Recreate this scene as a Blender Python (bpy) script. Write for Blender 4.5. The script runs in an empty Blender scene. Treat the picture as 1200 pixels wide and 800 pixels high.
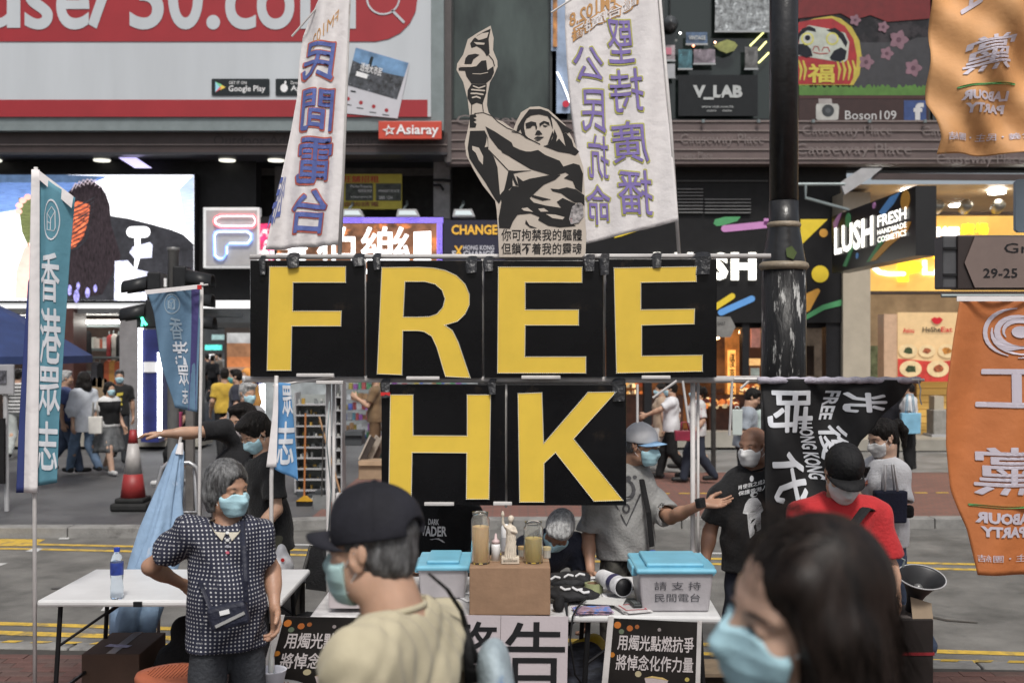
import bpy, math, random
import numpy as np
from mathutils import Vector, Matrix, geometry
from mathutils.bvhtree import BVHTree
random.seed(7); np.random.seed(7)
SC = bpy.context.scene
COL = SC.collection
# ---------------------------------------------------------------- camera, sky, sun
F, CX, CY, H = 1333.333, 600.0, 404.0, 2.05
cam = bpy.data.cameras.new('camera'); cam_o = bpy.data.objects.new('camera', cam); COL.objects.link(cam_o)
cam.lens = 40; cam.sensor_width = 36; cam.clip_start = 0.05; cam.clip_end = 3000
cam.shift_y = 4 / 1200
cam_o.location = (0, 0, H); cam_o.rotation_euler = (math.radians(90), 0, 0)
cam.dof.use_dof = True; cam.dof.focus_distance = 6.3; cam.dof.aperture_fstop = 3.0
SC.camera = cam_o
SUN_EL, SUN_AZ = 56, 170        # degrees; azimuth is the compass side the light comes from
w = bpy.data.worlds.new('World'); SC.world = w; w.use_nodes = True
nt = w.node_tree; bg = nt.nodes['Background']
sky = nt.nodes.new('ShaderNodeTexSky'); sky.sky_type = 'NISHITA'; sky.sun_disc = False
sky.sun_elevation = math.radians(SUN_EL); sky.sun_rotation = math.radians(SUN_AZ)
sky.air_density = 1.0; sky.dust_density = 4.0; sky.ozone_density = 1.0
hs = nt.nodes.new('ShaderNodeHueSaturation'); hs.inputs['Saturation'].default_value = 0.45
nt.links.new(sky.outputs[0], hs.inputs['Color']); nt.links.new(hs.outputs[0], bg.inputs[0])
bg.inputs[1].default_value = 0.085
sun = bpy.data.lights.new('sun', 'SUN'); sun.energy = 2.1; sun.angle = math.radians(12); sun.color = (1, .96, .9)
sun_o = bpy.data.objects.new('sun', sun); COL.objects.link(sun_o); sun_o.location = (0, 0, 30)
_el, _az = math.radians(SUN_EL), math.radians(SUN_AZ)
_d = Vector((math.sin(_az) * math.cos(_el), math.cos(_az) * math.cos(_el), math.sin(_el)))
sun_o.rotation_euler = _d.to_track_quat('Z', 'Y').to_euler()
SC.view_settings.view_transform = 'Standard'; SC.view_settings.look = 'None'
SC.view_settings.exposure = 0.42; SC.view_settings.gamma = 1.0
SC.cycles.max_bounces = 6; SC.cycles.transparent_max_bounces = 8; SC.cycles.sample_clamp_indirect = 4
# ---------------------------------------------------------------- helpers
def P(px, py, Y): return Vector(((px - CX) * Y / F, Y, H + (CY - py) * Y / F))
def GY(py): return F * H / (py - CY)
def lin(c):
    return tuple((x / 12.92 if x <= .04045 else ((x + .055) / 1.055) ** 2.4) for x in c)
def rgb(r, g, b): return lin((r / 255, g / 255, b / 255))
MATS = {}
def mat(name, col=(.5, .5, .5), rough=.6, metal=0, var=.12, vs=7, bump=0, bs=60, emit=0, ecol=None,
        trans=0, col2=None, c2s=3, c2t=.5, stretch=None, sss=0, sheen=0, spec=None, alpha=1, coat=0, ior=None):
    if name in MATS: return MATS[name]
    m = bpy.data.materials.new(name); m.use_nodes = True; t = m.node_tree; N = t.nodes; L = t.links
    b = N['Principled BSDF']; tc = N.new('ShaderNodeTexCoord')
    src = tc.outputs['Object']
    if stretch:
        mp = N.new('ShaderNodeMapping'); mp.inputs['Scale'].default_value = stretch; L.new(src, mp.inputs[0]); src = mp.outputs[0]
    base = None
    if var or col2:
        n = N.new('ShaderNodeTexNoise'); n.inputs['Scale'].default_value = vs; n.inputs['Detail'].default_value = 5
        n.inputs['Roughness'].default_value = .62; L.new(src, n.inputs['Vector'])
        r = N.new('ShaderNodeValToRGB'); r.color_ramp.elements[0].position = .3; r.color_ramp.elements[1].position = .7
        lo = tuple(max(0, c * (1 - var * 1.5)) for c in col); hi = tuple(min(1, c * (1 + var)) for c in col)
        r.color_ramp.elements[0].color = (*lo, 1); r.color_ramp.elements[1].color = (*hi, 1)
        L.new(n.outputs[0], r.inputs[0]); base = r.outputs[0]
        if col2:
            n2 = N.new('ShaderNodeTexNoise'); n2.inputs['Scale'].default_value = c2s; n2.inputs['Detail'].default_value = 8
            n2.inputs['Roughness'].default_value = .7; L.new(src, n2.inputs['Vector'])
            r2 = N.new('ShaderNodeValToRGB'); r2.color_ramp.elements[0].position = c2t; r2.color_ramp.elements[1].position = min(1, c2t + .08)
            L.new(n2.outputs[0], r2.inputs[0])
            mx = N.new('ShaderNodeMix'); mx.data_type = 'RGBA'; L.new(r2.outputs[0], mx.inputs[0]); L.new(base, mx.inputs[6])
            mx.inputs[7].default_value = (*col2, 1); base = mx.outputs[2]
        L.new(base, b.inputs['Base Color'])
    else: b.inputs['Base Color'].default_value = (*col, 1)
    b.inputs['Roughness'].default_value = rough; b.inputs['Metallic'].default_value = metal
    if spec is None and max(col) < .03 and rough > .35: spec = .22
    if spec is not None: b.inputs['Specular IOR Level'].default_value = spec
    if ior: b.inputs['IOR'].default_value = ior
    if trans: b.inputs['Transmission Weight'].default_value = trans
    if alpha < 1: b.inputs['Alpha'].default_value = alpha
    if coat: b.inputs['Coat Weight'].default_value = coat
    if sss:
        b.inputs['Subsurface Weight'].default_value = sss; b.inputs['Subsurface Radius'].default_value = (.02, .008, .004); b.inputs['Subsurface Scale'].default_value = .5
    if sheen: b.inputs['Sheen Weight'].default_value = sheen
    if emit:
        b.inputs['Emission Strength'].default_value = emit
        if ecol: b.inputs['Emission Color'].default_value = (*ecol, 1)
        elif base: L.new(base, b.inputs['Emission Color'])
        else: b.inputs['Emission Color'].default_value = (*col, 1)
    if bump:
        n3 = N.new('ShaderNodeTexNoise'); n3.inputs['Scale'].default_value = bs; n3.inputs['Detail'].default_value = 6; L.new(src, n3.inputs['Vector'])
        bp = N.new('ShaderNodeBump'); bp.inputs['Strength'].default_value = bump; bp.inputs['Distance'].default_value = .02
        L.new(n3.outputs[0], bp.inputs['Height']); L.new(bp.outputs[0], b.inputs['Normal'])
    MATS[name] = m; return m
WM = {}                                   # world matrices of the roots and parts
def thing(name, label, cat, loc=(0, 0, 0), rz=0, group=None, kind=None):
    o = bpy.data.objects.new(name, None); COL.objects.link(o); o.empty_display_size = .1
    o.location = loc; o.rotation_euler = (0, 0, rz); WM[o.name] = Matrix.Translation(loc) @ Matrix.Rotation(rz, 4, 'Z')
    return tag(o, label, cat, group, kind)
def tag(o, label=None, cat=None, group=None, kind=None):
    if label: o['label'] = label
    if cat: o['category'] = cat
    if group: o['group'] = group
    if kind: o['kind'] = kind
    return o
class B:
    def __init__(s): s.v = []; s.f = []; s.m = []
    def add(s, vs, fs, mi=0):
        k = len(s.v); s.v.extend([tuple(p) for p in vs]); s.f.extend([tuple(i + k for i in f) for f in fs]); s.m.extend([mi] * len(fs)); return s
    def box(s, c, d, R=None, mi=0):
        c = Vector(c); hx, hy, hz = d[0] / 2, d[1] / 2, d[2] / 2
        vs = [Vector((x * hx, y * hy, z * hz)) for z in (-1, 1) for y in (-1, 1) for x in (-1, 1)]
        if R is not None: vs = [R @ p for p in vs]
        return s.add([p + c for p in vs], [(0, 2, 3, 1), (4, 5, 7, 6), (0, 1, 5, 4), (2, 6, 7, 3), (0, 4, 6, 2), (1, 3, 7, 5)], mi)
    def pbox(s, x0, y0, x1, y1, Y, dep=.05, mi=0):     # front face fills a picture rectangle at distance Y
        a = P(x0, y1, Y); b = P(x1, y0, Y)
        return s.box(((a.x + b.x) / 2, Y + dep / 2, (a.z + b.z) / 2), (abs(b.x - a.x), dep, abs(b.z - a.z)), None, mi)
    def tube(s, pts, r, n=8, mi=0, cap=True, sq=1):
        pts = [Vector(p) for p in pts]; k = len(pts); rs = r if isinstance(r, (list, tuple)) else [r] * k
        vs = []; up = None
        for i, p in enumerate(pts):
            d = (pts[min(i + 1, k - 1)] - pts[max(i - 1, 0)])
            d = d.normalized() if d.length > 1e-9 else Vector((0, 0, 1))
            if up is None: up = Vector((0, 0, 1)) if abs(d.z) < .9 else Vector((0, 1, 0))
            a = d.cross(up)
            if a.length < 1e-6: a = d.cross(Vector((1, 0, 0)))
            a.normalize(); b = a.cross(d).normalized(); up = b
            for j in range(n):
                t = 2 * math.pi * j / n; vs.append(p + a * math.cos(t) * rs[i] + b * math.sin(t) * rs[i] * sq)
        fs = [(i * n + j, i * n + (j + 1) % n, (i + 1) * n + (j + 1) % n, (i + 1) * n + j) for i in range(k - 1) for j in range(n)]
        if cap: fs += [tuple(range(n - 1, -1, -1)), tuple(range((k - 1) * n, k * n))]
        return s.add(vs, fs, mi)
    def lathe(s, prof, c=(0, 0, 0), n=20, R=None, mi=0, sx=1, sy=1, cap=True):
        c = Vector(c); vs = []
        for r, z in prof:
            for j in range(n):
                t = 2 * math.pi * j / n; p = Vector((r * math.cos(t) * sx, r * math.sin(t) * sy, z)); vs.append((R @ p if R is not None else p) + c)
        k = len(prof)
        fs = [(i * n + j, i * n + (j + 1) % n, (i + 1) * n + (j + 1) % n, (i + 1) * n + j) for i in range(k - 1) for j in range(n)]
        if cap and prof[0][0] > 1e-5: fs.append(tuple(range(n - 1, -1, -1)))
        if cap and prof[-1][0] > 1e-5: fs.append(tuple(range((k - 1) * n, k * n)))
        return s.add(vs, fs, mi)
    def prism(s, loops, f, w0, w1, mi=0):
        if not isinstance(loops[0][0], (list, tuple)): loops = [loops]
        tess = geometry.tessellate_polygon([[Vector((u, v, 0)) for u, v in lp] for lp in loops])
        flat = [p for lp in loops for p in lp]; n = len(flat)
        vs = [f(u, v, w1) for u, v in flat] + [f(u, v, w0) for u, v in flat]
        fs = [tuple(t) for t in tess] + [tuple(i + n for i in reversed(t)) for t in tess]
        k = 0
        for lp in loops:
            m = len(lp); fs += [(k + i, k + (i + 1) % m, n + k + (i + 1) % m, n + k + i) for i in range(m)]; k += m
        return s.add(vs, fs, mi)
    def build(s, name, mats, parent=None, smooth=False, bevel=0, solid=0, local=False, fix=True):
        me = bpy.data.meshes.new(name); vs = [Vector(p) for p in s.v]
        o = bpy.data.objects.new(name, me); COL.objects.link(o)
        if parent is not None:
            PM = WM[parent.name]
            if not local:
                I = PM.inverted(); vs = [I @ p for p in vs]
            o.parent = parent; WM[o.name] = PM.copy()
        else:
            xs = [p.x for p in vs]; ys = [p.y for p in vs]; zs = [p.z for p in vs]
            c = Vector(((min(xs) + max(xs)) / 2, (min(ys) + max(ys)) / 2, min(zs)))
            vs = [p - c for p in vs]; o.location = c; WM[o.name] = Matrix.Translation(c)
        me.from_pydata(vs, [], s.f)
        for m in (mats if isinstance(mats, (list, tuple)) else [mats]): me.materials.append(m)
        if any(s.m): me.polygons.foreach_set('material_index', s.m)
        if smooth: me.polygons.foreach_set('use_smooth', [True] * len(me.polygons))
        me.validate(); me.update()
        if fix:
            import bmesh
            bm = bmesh.new(); bm.from_mesh(me); bmesh.ops.recalc_face_normals(bm, faces=bm.faces); bm.to_mesh(me); bm.free()
        if solid:
            md = o.modifiers.new('solid', 'SOLIDIFY'); md.thickness = solid; md.offset = 0
        if bevel:
            md = o.modifiers.new('bevel', 'BEVEL'); md.width = bevel; md.segments = 2; md.limit_method = 'ANGLE'; md.angle_limit = math.radians(40)
        return o
def copy_tree(o, loc=None, rz=None, parent=None, **tags):
    c = o.copy(); COL.objects.link(c)
    if parent is not None: c.parent = parent
    if loc is not None: c.location = loc
    if rz is not None: c.rotation_euler = (0, 0, rz)
    for k, v in tags.items(): c[k] = v
    for ch in list(KIDS.get(o.name, [])) or [x for x in bpy.data.objects if x.parent == o]: copy_tree(ch, parent=c)
    return c
KIDS = {}
def quad(a, b, c, d):                    # a lower left, b lower right, c upper right, d upper left
    a, b, c, d = map(Vector, (a, b, c, d)); n = (b - a).cross(d - a).normalized()
    return lambda u, v, w=0: a * (1 - u) * (1 - v) + b * u * (1 - v) + c * u * v + d * (1 - u) * v + n * w
def prect(x0, y0, x1, y1, Y): return quad(P(x0, y1, Y), P(x1, y1, Y), P(x1, y0, Y), P(x0, y0, Y))
def ppx(Y):                              # picture coordinates straight onto an upright plane at distance Y
    return lambda u, v, w=0: P(u, v, Y) + Vector((0, -w, 0))
_TX = {}
def textmesh(s, bold=0, res=2, shear=0, sub=0):
    k = (s, bold, res, shear, sub)
    if k in _TX: return _TX[k]
    c = bpy.data.curves.new('t', 'FONT'); c.body = s; c.resolution_u = res; c.offset = bold; c.shear = shear
    c.align_x = 'CENTER'; c.space_line = 1.0
    o = bpy.data.objects.new('t', c); COL.objects.link(o)
    me = bpy.data.meshes.new_from_object(o.evaluated_get(bpy.context.evaluated_depsgraph_get()))
    if sub:
        import bmesh
        bm = bmesh.new(); bm.from_mesh(me); bmesh.ops.remove_doubles(bm, verts=bm.verts, dist=1e-4); bmesh.ops.triangulate(bm, faces=bm.faces)
        for _ in range(sub):
            e = [x for x in bm.edges if x.calc_length() > .11]
            if e: bmesh.ops.subdivide_edges(bm, edges=e, cuts=1); bmesh.ops.triangulate(bm, faces=bm.faces)
        bm.to_mesh(me); bm.free()
    vs = [(v.co.x, v.co.y) for v in me.vertices]; fs = [tuple(p.vertices) for p in me.polygons]
    COL.objects.unlink(o); bpy.data.objects.remove(o); bpy.data.curves.remove(c); bpy.data.meshes.remove(me)
    x0 = min(v[0] for v in vs); x1 = max(v[0] for v in vs); y0 = min(v[1] for v in vs); y1 = max(v[1] for v in vs)
    vs = [((x - x0) / (x1 - x0), (y - y0) / (y1 - y0)) for x, y in vs]
    _TX[k] = (vs, fs); return _TX[k]
def put_text(b, f, s, u0, v0, u1, v1, w=.003, bold=0, mirror=False, mi=0, sub=0, shear=0, ext=0, res=2):
    if bold > .012 and any(ord(c) > 0x2e80 for c in s):      # heavy characters: the thin glyph laid down several times side by side
        n = max(len(q) for q in s.split(chr(10))); d = (bold - .008) * .9; nl = len(s.split(chr(10)))
        for k in range(9):
            a = k * math.pi / 4; dx, dy = (0, 0) if k == 8 else (math.cos(a) * d / n * (u1 - u0), math.sin(a) * d / nl * (v1 - v0))
            put_text(b, f, s, u0 + dx, v0 + dy, u1 + dx, v1 + dy, w + k * .00012, 0, mirror, mi, min(sub, 3), shear, ext if k == 8 else 0, res)
        return
    vs, fs = textmesh(s, bold, res, shear, sub)
    uv = [((1 - x if mirror else x) * (u1 - u0) + u0, y * (v1 - v0) + v0) for x, y in vs]
    b.add([f(u, v, w) for u, v in uv], fs, mi)
    if ext:                                # give raised letters their sides
        cnt = {}
        for t in fs:
            for i in range(len(t)):
                e = (t[i], t[(i + 1) % len(t)]); k = tuple(sorted(e)); cnt[k] = cnt.get(k, []) + [e]
        k = len(b.v); b.v.extend([tuple(f(u, v, w - ext)) for u, v in uv])
        k0 = k - len(uv)
        for es in cnt.values():
            if len(es) == 1:
                i, j = es[0]; b.f.append((k0 + i, k + i, k + j, k0 + j)); b.m.append(mi)
def sheet(f, nu, nv, both=False):
    b = B(); vs = [f(i / nu, j / nv, 0) for j in range(nv + 1) for i in range(nu + 1)]
    b.add(vs, [(j * (nu + 1) + i, j * (nu + 1) + i + 1, (j + 1) * (nu + 1) + i + 1, (j + 1) * (nu + 1) + i) for j in range(nv) for i in range(nu)]); return b
def circ(cx, cy, rx, ry=None, n=20, a0=0, a1=360):
    ry = ry or rx; full = abs(a1 - a0) >= 360; m = n if full else n + 1
    return [(cx + rx * math.cos(math.radians(a0 + (a1 - a0) * i / n)), cy + ry * math.sin(math.radians(a0 + (a1 - a0) * i / n))) for i in range(m)]
def stroke(pts, wd):                     # a thick open line as an outline polygon with round-ish ends
    pts = [Vector(p) for p in pts]; L = []; R = []
    for i, p in enumerate(pts):
        d = (pts[min(i + 1, len(pts) - 1)] - pts[max(i - 1, 0)]).normalized(); n = Vector((-d.y, d.x)); ww = wd[i] if isinstance(wd, (list, tuple)) else wd
        if i == 0: L.append(tuple(p - d * ww * .45 + n * ww * .25)); R.append(tuple(p - d * ww * .45 - n * ww * .25))
        L.append(tuple(p + n * ww / 2)); R.append(tuple(p - n * ww / 2))
        if i == len(pts) - 1: L.append(tuple(p + d * ww * .45 + n * ww * .25)); R.append(tuple(p + d * ww * .45 - n * ww * .25))
    return L + R[::-1]
def pill(x0, y0, x1, y1, wd, n=6):
    a = Vector((x0, y0)); b = Vector((x1, y1)); t = math.atan2(b.y - a.y, b.x - a.x); r = wd / 2; o = []
    for c, s0 in ((b, -90), (a, 90)):
        for i in range(n + 1):
            q = t + math.radians(s0 + 180 * i / n); o.append((c.x + r * math.cos(q), c.y + r * math.sin(q)))
    return o
WHITE = mat('white_print', (.75, .75, .76), .5, var=.04)
BLACK = mat('black_print', (.015, .015, .017), .5, var=.1)
# ---------------------------------------------------------------- setting: ground, road, pavements
YF = 22.5
M_asph = mat('asphalt', (.145, .14, .13), .85, var=.34, vs=1.6, bump=.5, bs=90, col2=(.095, .092, .086), c2s=1.1, c2t=.55)
M_asph2 = mat('asphalt_far', (.085, .086, .088), .6, var=.25, vs=.8, bump=.3, bs=60, col2=(.055, .055, .058), c2s=.5, c2t=.5)
M_conc = mat('kerb_concrete', (.23, .225, .215), .85, var=.2, vs=4, bump=.3, bs=50, col2=(.13, .125, .12), c2s=2.5, c2t=.56)
M_brick = mat('paving_brick', (.13, .065, .055), .8, var=.3, vs=2.5, bump=.4, bs=60, col2=(.08, .055, .05), c2s=3, c2t=.55)
M_brick2 = mat('paving_brick_brown', (.115, .07, .06), .8, var=.3, vs=3, bump=.4, bs=60)
M_yel = mat('yellow_road_paint', (.56, .37, .055), .7, var=.2, vs=12, col2=(.27, .2, .08), c2s=7, c2t=.53)
M_wpaint = mat('white_road_paint', (.5, .5, .49), .7, var=.15, vs=10, col2=(.25, .25, .24), c2s=9, c2t=.6)
def strip(b, x0, x1, y0, y1, z, sl=.115, n=12, mi=0):
    vs = []; fs = []
    for i in range(n + 1):
        x = x0 + (x1 - x0) * i / n; vs += [(x, y0 - sl * x, z), (x, y1 - sl * x, z)]
    for i in range(n): fs.append((2 * i, 2 * i + 2, 2 * i + 3, 2 * i + 1))
    b.add(vs, fs, mi)
b = B(); b.add([(-400, -60, -.13), (400, -60, -.13), (400, 900, -.13), (-400, 900, -.13)], [(0, 1, 2, 3)])
g = b.build('ground', M_conc); tag(g, kind='structure')
RZ = -.12                                                   # road surface, one kerb below the pavements
b = B(); b.add([(-60, 7.0, RZ), (60, 7.0, RZ), (60, 14.4, RZ), (-60, 14.4, RZ)], [(0, 1, 2, 3)])
tag(b.build('road', M_asph), kind='structure')
KS = .075; NK = 7.62
b = B(); strip(b, -30, 30, -6, NK - .16, -.012, KS, 4)
near = tag(b.build('near_pavement', mat('paving_joint', (.05, .045, .04), .9, var=.2)), kind='structure')
def brick_mesh(m):
    b = B(); b.box((0, 0, 0), (.196, .096, .05)); o = b.build('brick', m, near, local=True); o.modifiers.clear(); return o
mb0 = brick_mesh(M_brick); mb1 = brick_mesh(M_brick2)
cand = []
j = 0
y = 4.6
while y < 7.5:
    x = -4.6 + (.1 if j % 2 else 0)
    while x < 4.6:
        if y < NK - .24 - KS * x: cand.append((x, y))
        x += .2
    y += .1; j += 1
def vis(c):
    x, y = c; px = CX + F * x / y; py = CY + F * H / y
    return (0 if (px < 420 and py < 815) or (px > 1085 and py < 815) else 1, -y)
cand.sort(key=vis); rest = B()
ninv = WM[near.name].inverted()
for i, (x, y) in enumerate(cand):
    z = -.025 - random.random() * .004
    if i < 2:
        (mb0, mb1)[i].location = ninv @ Vector((x, y, z)); continue
    if i < 298:
        o = (mb0 if random.random() < .6 else mb1).copy(); COL.objects.link(o); o.parent = near; o.location = ninv @ Vector((x, y, z)); o.rotation_euler = (0, 0, random.uniform(-.012, .012))
    else: rest.box((x, y, z), (.196, .096, .05), None, random.random() < .4)
tag(rest.build('brick_paving', [M_brick, M_brick2], near), kind='stuff')
b = B(); strip(b, -30, -4.7, -6, NK - .17, -.004, KS, 4); strip(b, 4.7, 30, -6, NK - .17, -.004, KS, 4)
b.build('paving_edge', M_brick, near)
def kerb(name, x0, x1, fy, wd, mats_, step=1.0, hz=0):
    base = B(); base.box(((x0 + x1) / 2, fy((x0 + x1) / 2), RZ - .1), (.02, .02, .02)); k = base.build(name, mats_); tag(k, kind='structure')
    x = x0
    while x < x1 - .01:
        a = math.atan2(fy(x + step) - fy(x), step); xm = x + step / 2
        q = B(); q.box((xm, fy(xm), (RZ + hz) / 2 - .02), (step * .99, wd, hz - RZ + .04), Matrix.Rotation(a, 3, 'Z')); o = q.build('kerb_stone', mats_, k, bevel=.012)
        x += step
    return k
nk = kerb('near_kerb', -7, 7, lambda x: NK - KS * x - .07, .17, M_conc)
fk = kerb('far_kerb', -9, 11, lambda x: (12.9 if x < -3.6 else 13.5 + .012 * x if x > -2.4 else 12.9 + .5 * (x + 3.6)), .22, M_conc)
b = B(); x = -5
for i in range(60):                                        # yellow and black blocks on the kerb edge
    x = -5 + i * .21; y = NK - KS * x
    q = B(); q.add([(x, y - .045, .004), (x + .11, y - .045 - KS * .11, .004), (x + .15, y + .008 - KS * .15, .004), (x + .04, y + .008, .004)], [(0, 1, 2, 3)])
    q.build('kerb_paint', M_yel, nk)
M_slab = mat('far_slab', (.2, .2, .195), .7, var=.2, vs=1.5, bump=.2, bs=30, col2=(.13, .13, .125), c2s=.8, c2t=.5)
b = B(); b.add([(-60, 12.9, -.012), (-3.5, 12.9, -.012), (-2.4, 13.5, -.012), (-2.4, 60, -.012), (-60, 60, -.012)], [(0, 1, 2, 3, 4)])
tag(b.build('far_pavement_asphalt', M_asph2), kind='structure')
b = B(); b.add([(-2.4, 13.55, -.012), (60, 14.2, -.012), (60, 18.4, -.012), (-2.4, 18.4, -.012)], [(0, 1, 2, 3)])
m = mat('far_brick', (.2, .085, .065), .75, var=.2, vs=2)
t = m.node_tree; bt = t.nodes.new('ShaderNodeTexBrick'); bt.inputs['Scale'].default_value = 1; bt.inputs['Brick Width'].default_value = .22
bt.inputs['Row Height'].default_value = .11; bt.inputs['Mortar Size'].default_value = .008; bt.inputs['Color1'].default_value = (.2, .09, .07, 1)
bt.inputs['Color2'].default_value = (.155, .075, .06, 1); bt.inputs['Mortar'].default_value = (.1, .08, .07, 1)
tc = t.nodes.new('ShaderNodeTexCoord'); t.links.new(tc.outputs['Object'], bt.inputs['Vector']); t.links.new(bt.outputs[0], t.nodes['Principled BSDF'].inputs['Base Color'])
fp = tag(b.build('far_pavement_brick', m), kind='structure')
b = B(); b.add([(-2.4, 18.4, -.008), (60, 18.4, -.008), (60, 60, -.008), (-2.4, 60, -.008)], [(0, 1, 2, 3)])
tag(b.build('far_pavement_slabs', M_slab), kind='structure')
b = B()
for i in range(34):                                         # yellow dashes of the warning strip set in the brick
    x = 1.2 + i * .3; b.box((x, 15.75 + .02 * x, -.008), (.17, .05, .006))
b.build('warning_strip', M_yel, fp)
def paint(name, fn, m): b = B(); fn(b); o = b.build(name, m); tag(o, kind='structure'); return o
for y0, wd, nm in ((8.13, .12, 'near_yellow_line'), (8.4, .1, 'near_yellow_line'), (11.5, .1, 'far_yellow_line'), (11.78, .1, 'far_yellow_line')):
    paint(nm, lambda b: strip(b, -14, 16, y0 - wd / 2, y0 + wd / 2, RZ + .004), M_yel)
paint('far_white_line', lambda b: strip(b, -3, 2.6, 12.05, 12.13, RZ + .004), M_wpaint)
def qd(b, pts): b.add([(CX and (x - CX) * GY2(y) / F, GY2(y), RZ + .005) for x, y in pts], [tuple(range(len(pts)))])
def GY2(py): return F * (H - RZ) / (py - CY)
for pts, mm, nm in (([(-60, 640), (38, 640), (53, 632), (-60, 631)], M_yel, 'yellow_road_panel'),
                    ([(30, 646), (43, 647), (50, 643), (40, 642)], M_wpaint, 'white_road_dash'), ([(-30, 664), (-2, 664), (9, 660), (-20, 660)], M_wpaint, 'white_road_dash'),
                    ([(68, 632), (80, 632), (84, 628), (74, 628)], M_wpaint, 'white_road_dash'), ([(118, 716), (188, 716), (186, 707), (124, 708)], M_wpaint, 'white_road_dash')):
    paint(nm, lambda b: qd(b, pts), mm)
M_iron = mat('iron', (.06, .058, .055), .6, .6, var=.3, bump=.2)
for k, (x0, x1) in enumerate(((-4.6, -.2), (-.1, 4.6))):
    t = thing('drain_grating', ('long iron drain grating in the gutter below the folding table on the left', 'long iron drain grating in the gutter at the right, beyond the loudspeaker box')[k], 'drain grating', ((x0 + x1) / 2, NK + .16, RZ), 0, 'drain gratings in the near gutter')
    b = B(); strip(b, x0, x1, NK + .03, NK + .3, RZ + .003, KS + .02); b.build('channel', mat('drain_dark', (.012, .012, .012), .9, var=0), t)
    b = B(); n = int((x1 - x0) / .055)
    for i in range(n):
        x = x0 + i * .055; y = NK + .165 - (KS + .02) * x
        b.box((x, y, RZ + .008), (.018, .27, .012), Matrix.Rotation(.45, 3, 'Z'))
    o = b.build('bar', M_iron, t); tag(o, kind='stuff')
t = thing('manhole_cover', 'small dark round cover in the far asphalt near the traffic cone', 'manhole cover', (-4.0, 17.6, -.01))
B().lathe([(0, .006), (.3, .006), (.32, 0)], (-4.0, 16.6, -.012)).build('cover', M_iron, t)
# ---------------------------------------------------------------- far buildings
M_dark = mat('dark_wall', (.012, .012, .013), .5, var=.2)
M_brown = mat('brown_cladding', (.115, .085, .082), .5, var=.12, vs=2, bump=.1)
M_brownb = mat('brown_beam', (.055, .038, .036), .5, var=.15, vs=2)
M_grey = mat('grey_metal_frame', (.2, .235, .24), .45, .3, var=.1, vs=3)
M_lgrey = mat('light_grey_paint', (.36, .36, .37), .6, var=.1)
M_slat = mat('slat_edge', (.2, .165, .155), .5, var=.1)
M_glass = mat('dark_glass', (.02, .028, .026), .08, var=0, spec=.6)
M_glassg = mat('green_glass', (.05, .065, .06), .12, var=.6, vs=.7, spec=.5, stretch=(1, 1, .35), col2=(.1, .11, .1), c2s=.5, c2t=.6)  # pale upright streaks in the colour stand in for reflections
M_txtb = mat('ghost_lettering', (.165, .135, .13), .5, var=.05)
M_txtd = mat('dark_lettering', (.03, .02, .02), .5, var=.05)
M_lampw = mat('lamp_white', (1, 1, 1), .5, var=0, emit=14, ecol=(1, .96, .88))
M_lampc = mat('tube_white', (1, 1, 1), .5, var=0, emit=4, ecol=(.9, .95, 1))
M_lampv = mat('strip_violet', (1, 1, 1), .5, var=0, emit=1.1, ecol=(.55, .5, .95))
M_cream = mat('cream_stone', (.42, .37, .29), .55, var=.1, vs=2)
M_plinth = mat('plinth_stone', (.3, .28, .24), .6, var=.15, vs=2)
bl = thing('commercial_building', 'dark shop building on the left carrying the wide billboard and video screen', 'building', (-6.5, 24, 0))
B().pbox(-260, -520, 525, 190, 23.4, 4).build('upper_wall', M_dark, bl)
B().pbox(-260, 180, 300, 361, 23.05, .5).build('fascia_wall', M_dark, bl)
b = B(); b.pbox(-260, 155, 524, 181, 22.2, .5); o = b.build('beam', M_brownb, bl)
B().pbox(-260, 169, 524, 170.2, 22.17, .02).build('beam_trim', M_slat, bl)
b = B(); put_text(b, prect(250, 175, 524, 158, 22.19), 'Outdoor Advertising Enquiry 2804 1247', 0, 1, 1, 0, .004, .01); b.build('beam_lettering', M_txtd, bl)
B().pbox(-260, 352, 300, 361, 22.75, .3).build('white_fascia_strip', mat('fascia_lit', (.8, .8, .8), .5, var=.05, emit=.35, ecol=(1, 1, 1)), bl)
b = B(); a0 = P(-260, 181, 22.2); a1 = P(524, 181, 22.2); b.box(((a0.x + a1.x) / 2, 22.65, a0.z + .02), (a1.x - a0.x, .9, .05)); b.build('soffit', mat('soffit_dark', (.03, .03, .035), .4, var=.1), bl)
for px in (-5, 122, 268, 325):
    c = P(px, 189, 22.95); b = B(); b.lathe([(0, 0), (.16, 0), (.17, .03), (.12, .07)], c + Vector((0, -.12, -.02)), 16); o = b.build('downlight', mat('lamp_dim', (1, 1, .9), .5, var=0, emit=.9, ecol=(1, .98, .85)), bl, smooth=True)
B().prism([(132, 180.5), (153, 180.5), (178, 197), (158, 197)], ppx(22.6), 0, .03).build('violet_strip', M_lampv, bl)
B().pbox(-260, 508, 234, 523, 22.45, 1).build('plinth', M_plinth, bl)
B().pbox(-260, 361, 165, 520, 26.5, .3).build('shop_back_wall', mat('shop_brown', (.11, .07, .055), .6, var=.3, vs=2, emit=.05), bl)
B().pbox(71, 361, 86, 515, 22.7, .7).build('pillar', mat('wood_red', (.07, .03, .025), .4, var=.2), bl)
B().pbox(140, 372, 163, 516, 22.6, .5).build('pillar', mat('pillar_grey', (.19, .18, .18), .5, var=.1), bl)
B().pbox(-260, 361, 235, 367, 22.9, 3.6).build('shop_ceiling', mat('ceil_grey', (.25, .25, .25), .6), bl)
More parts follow.
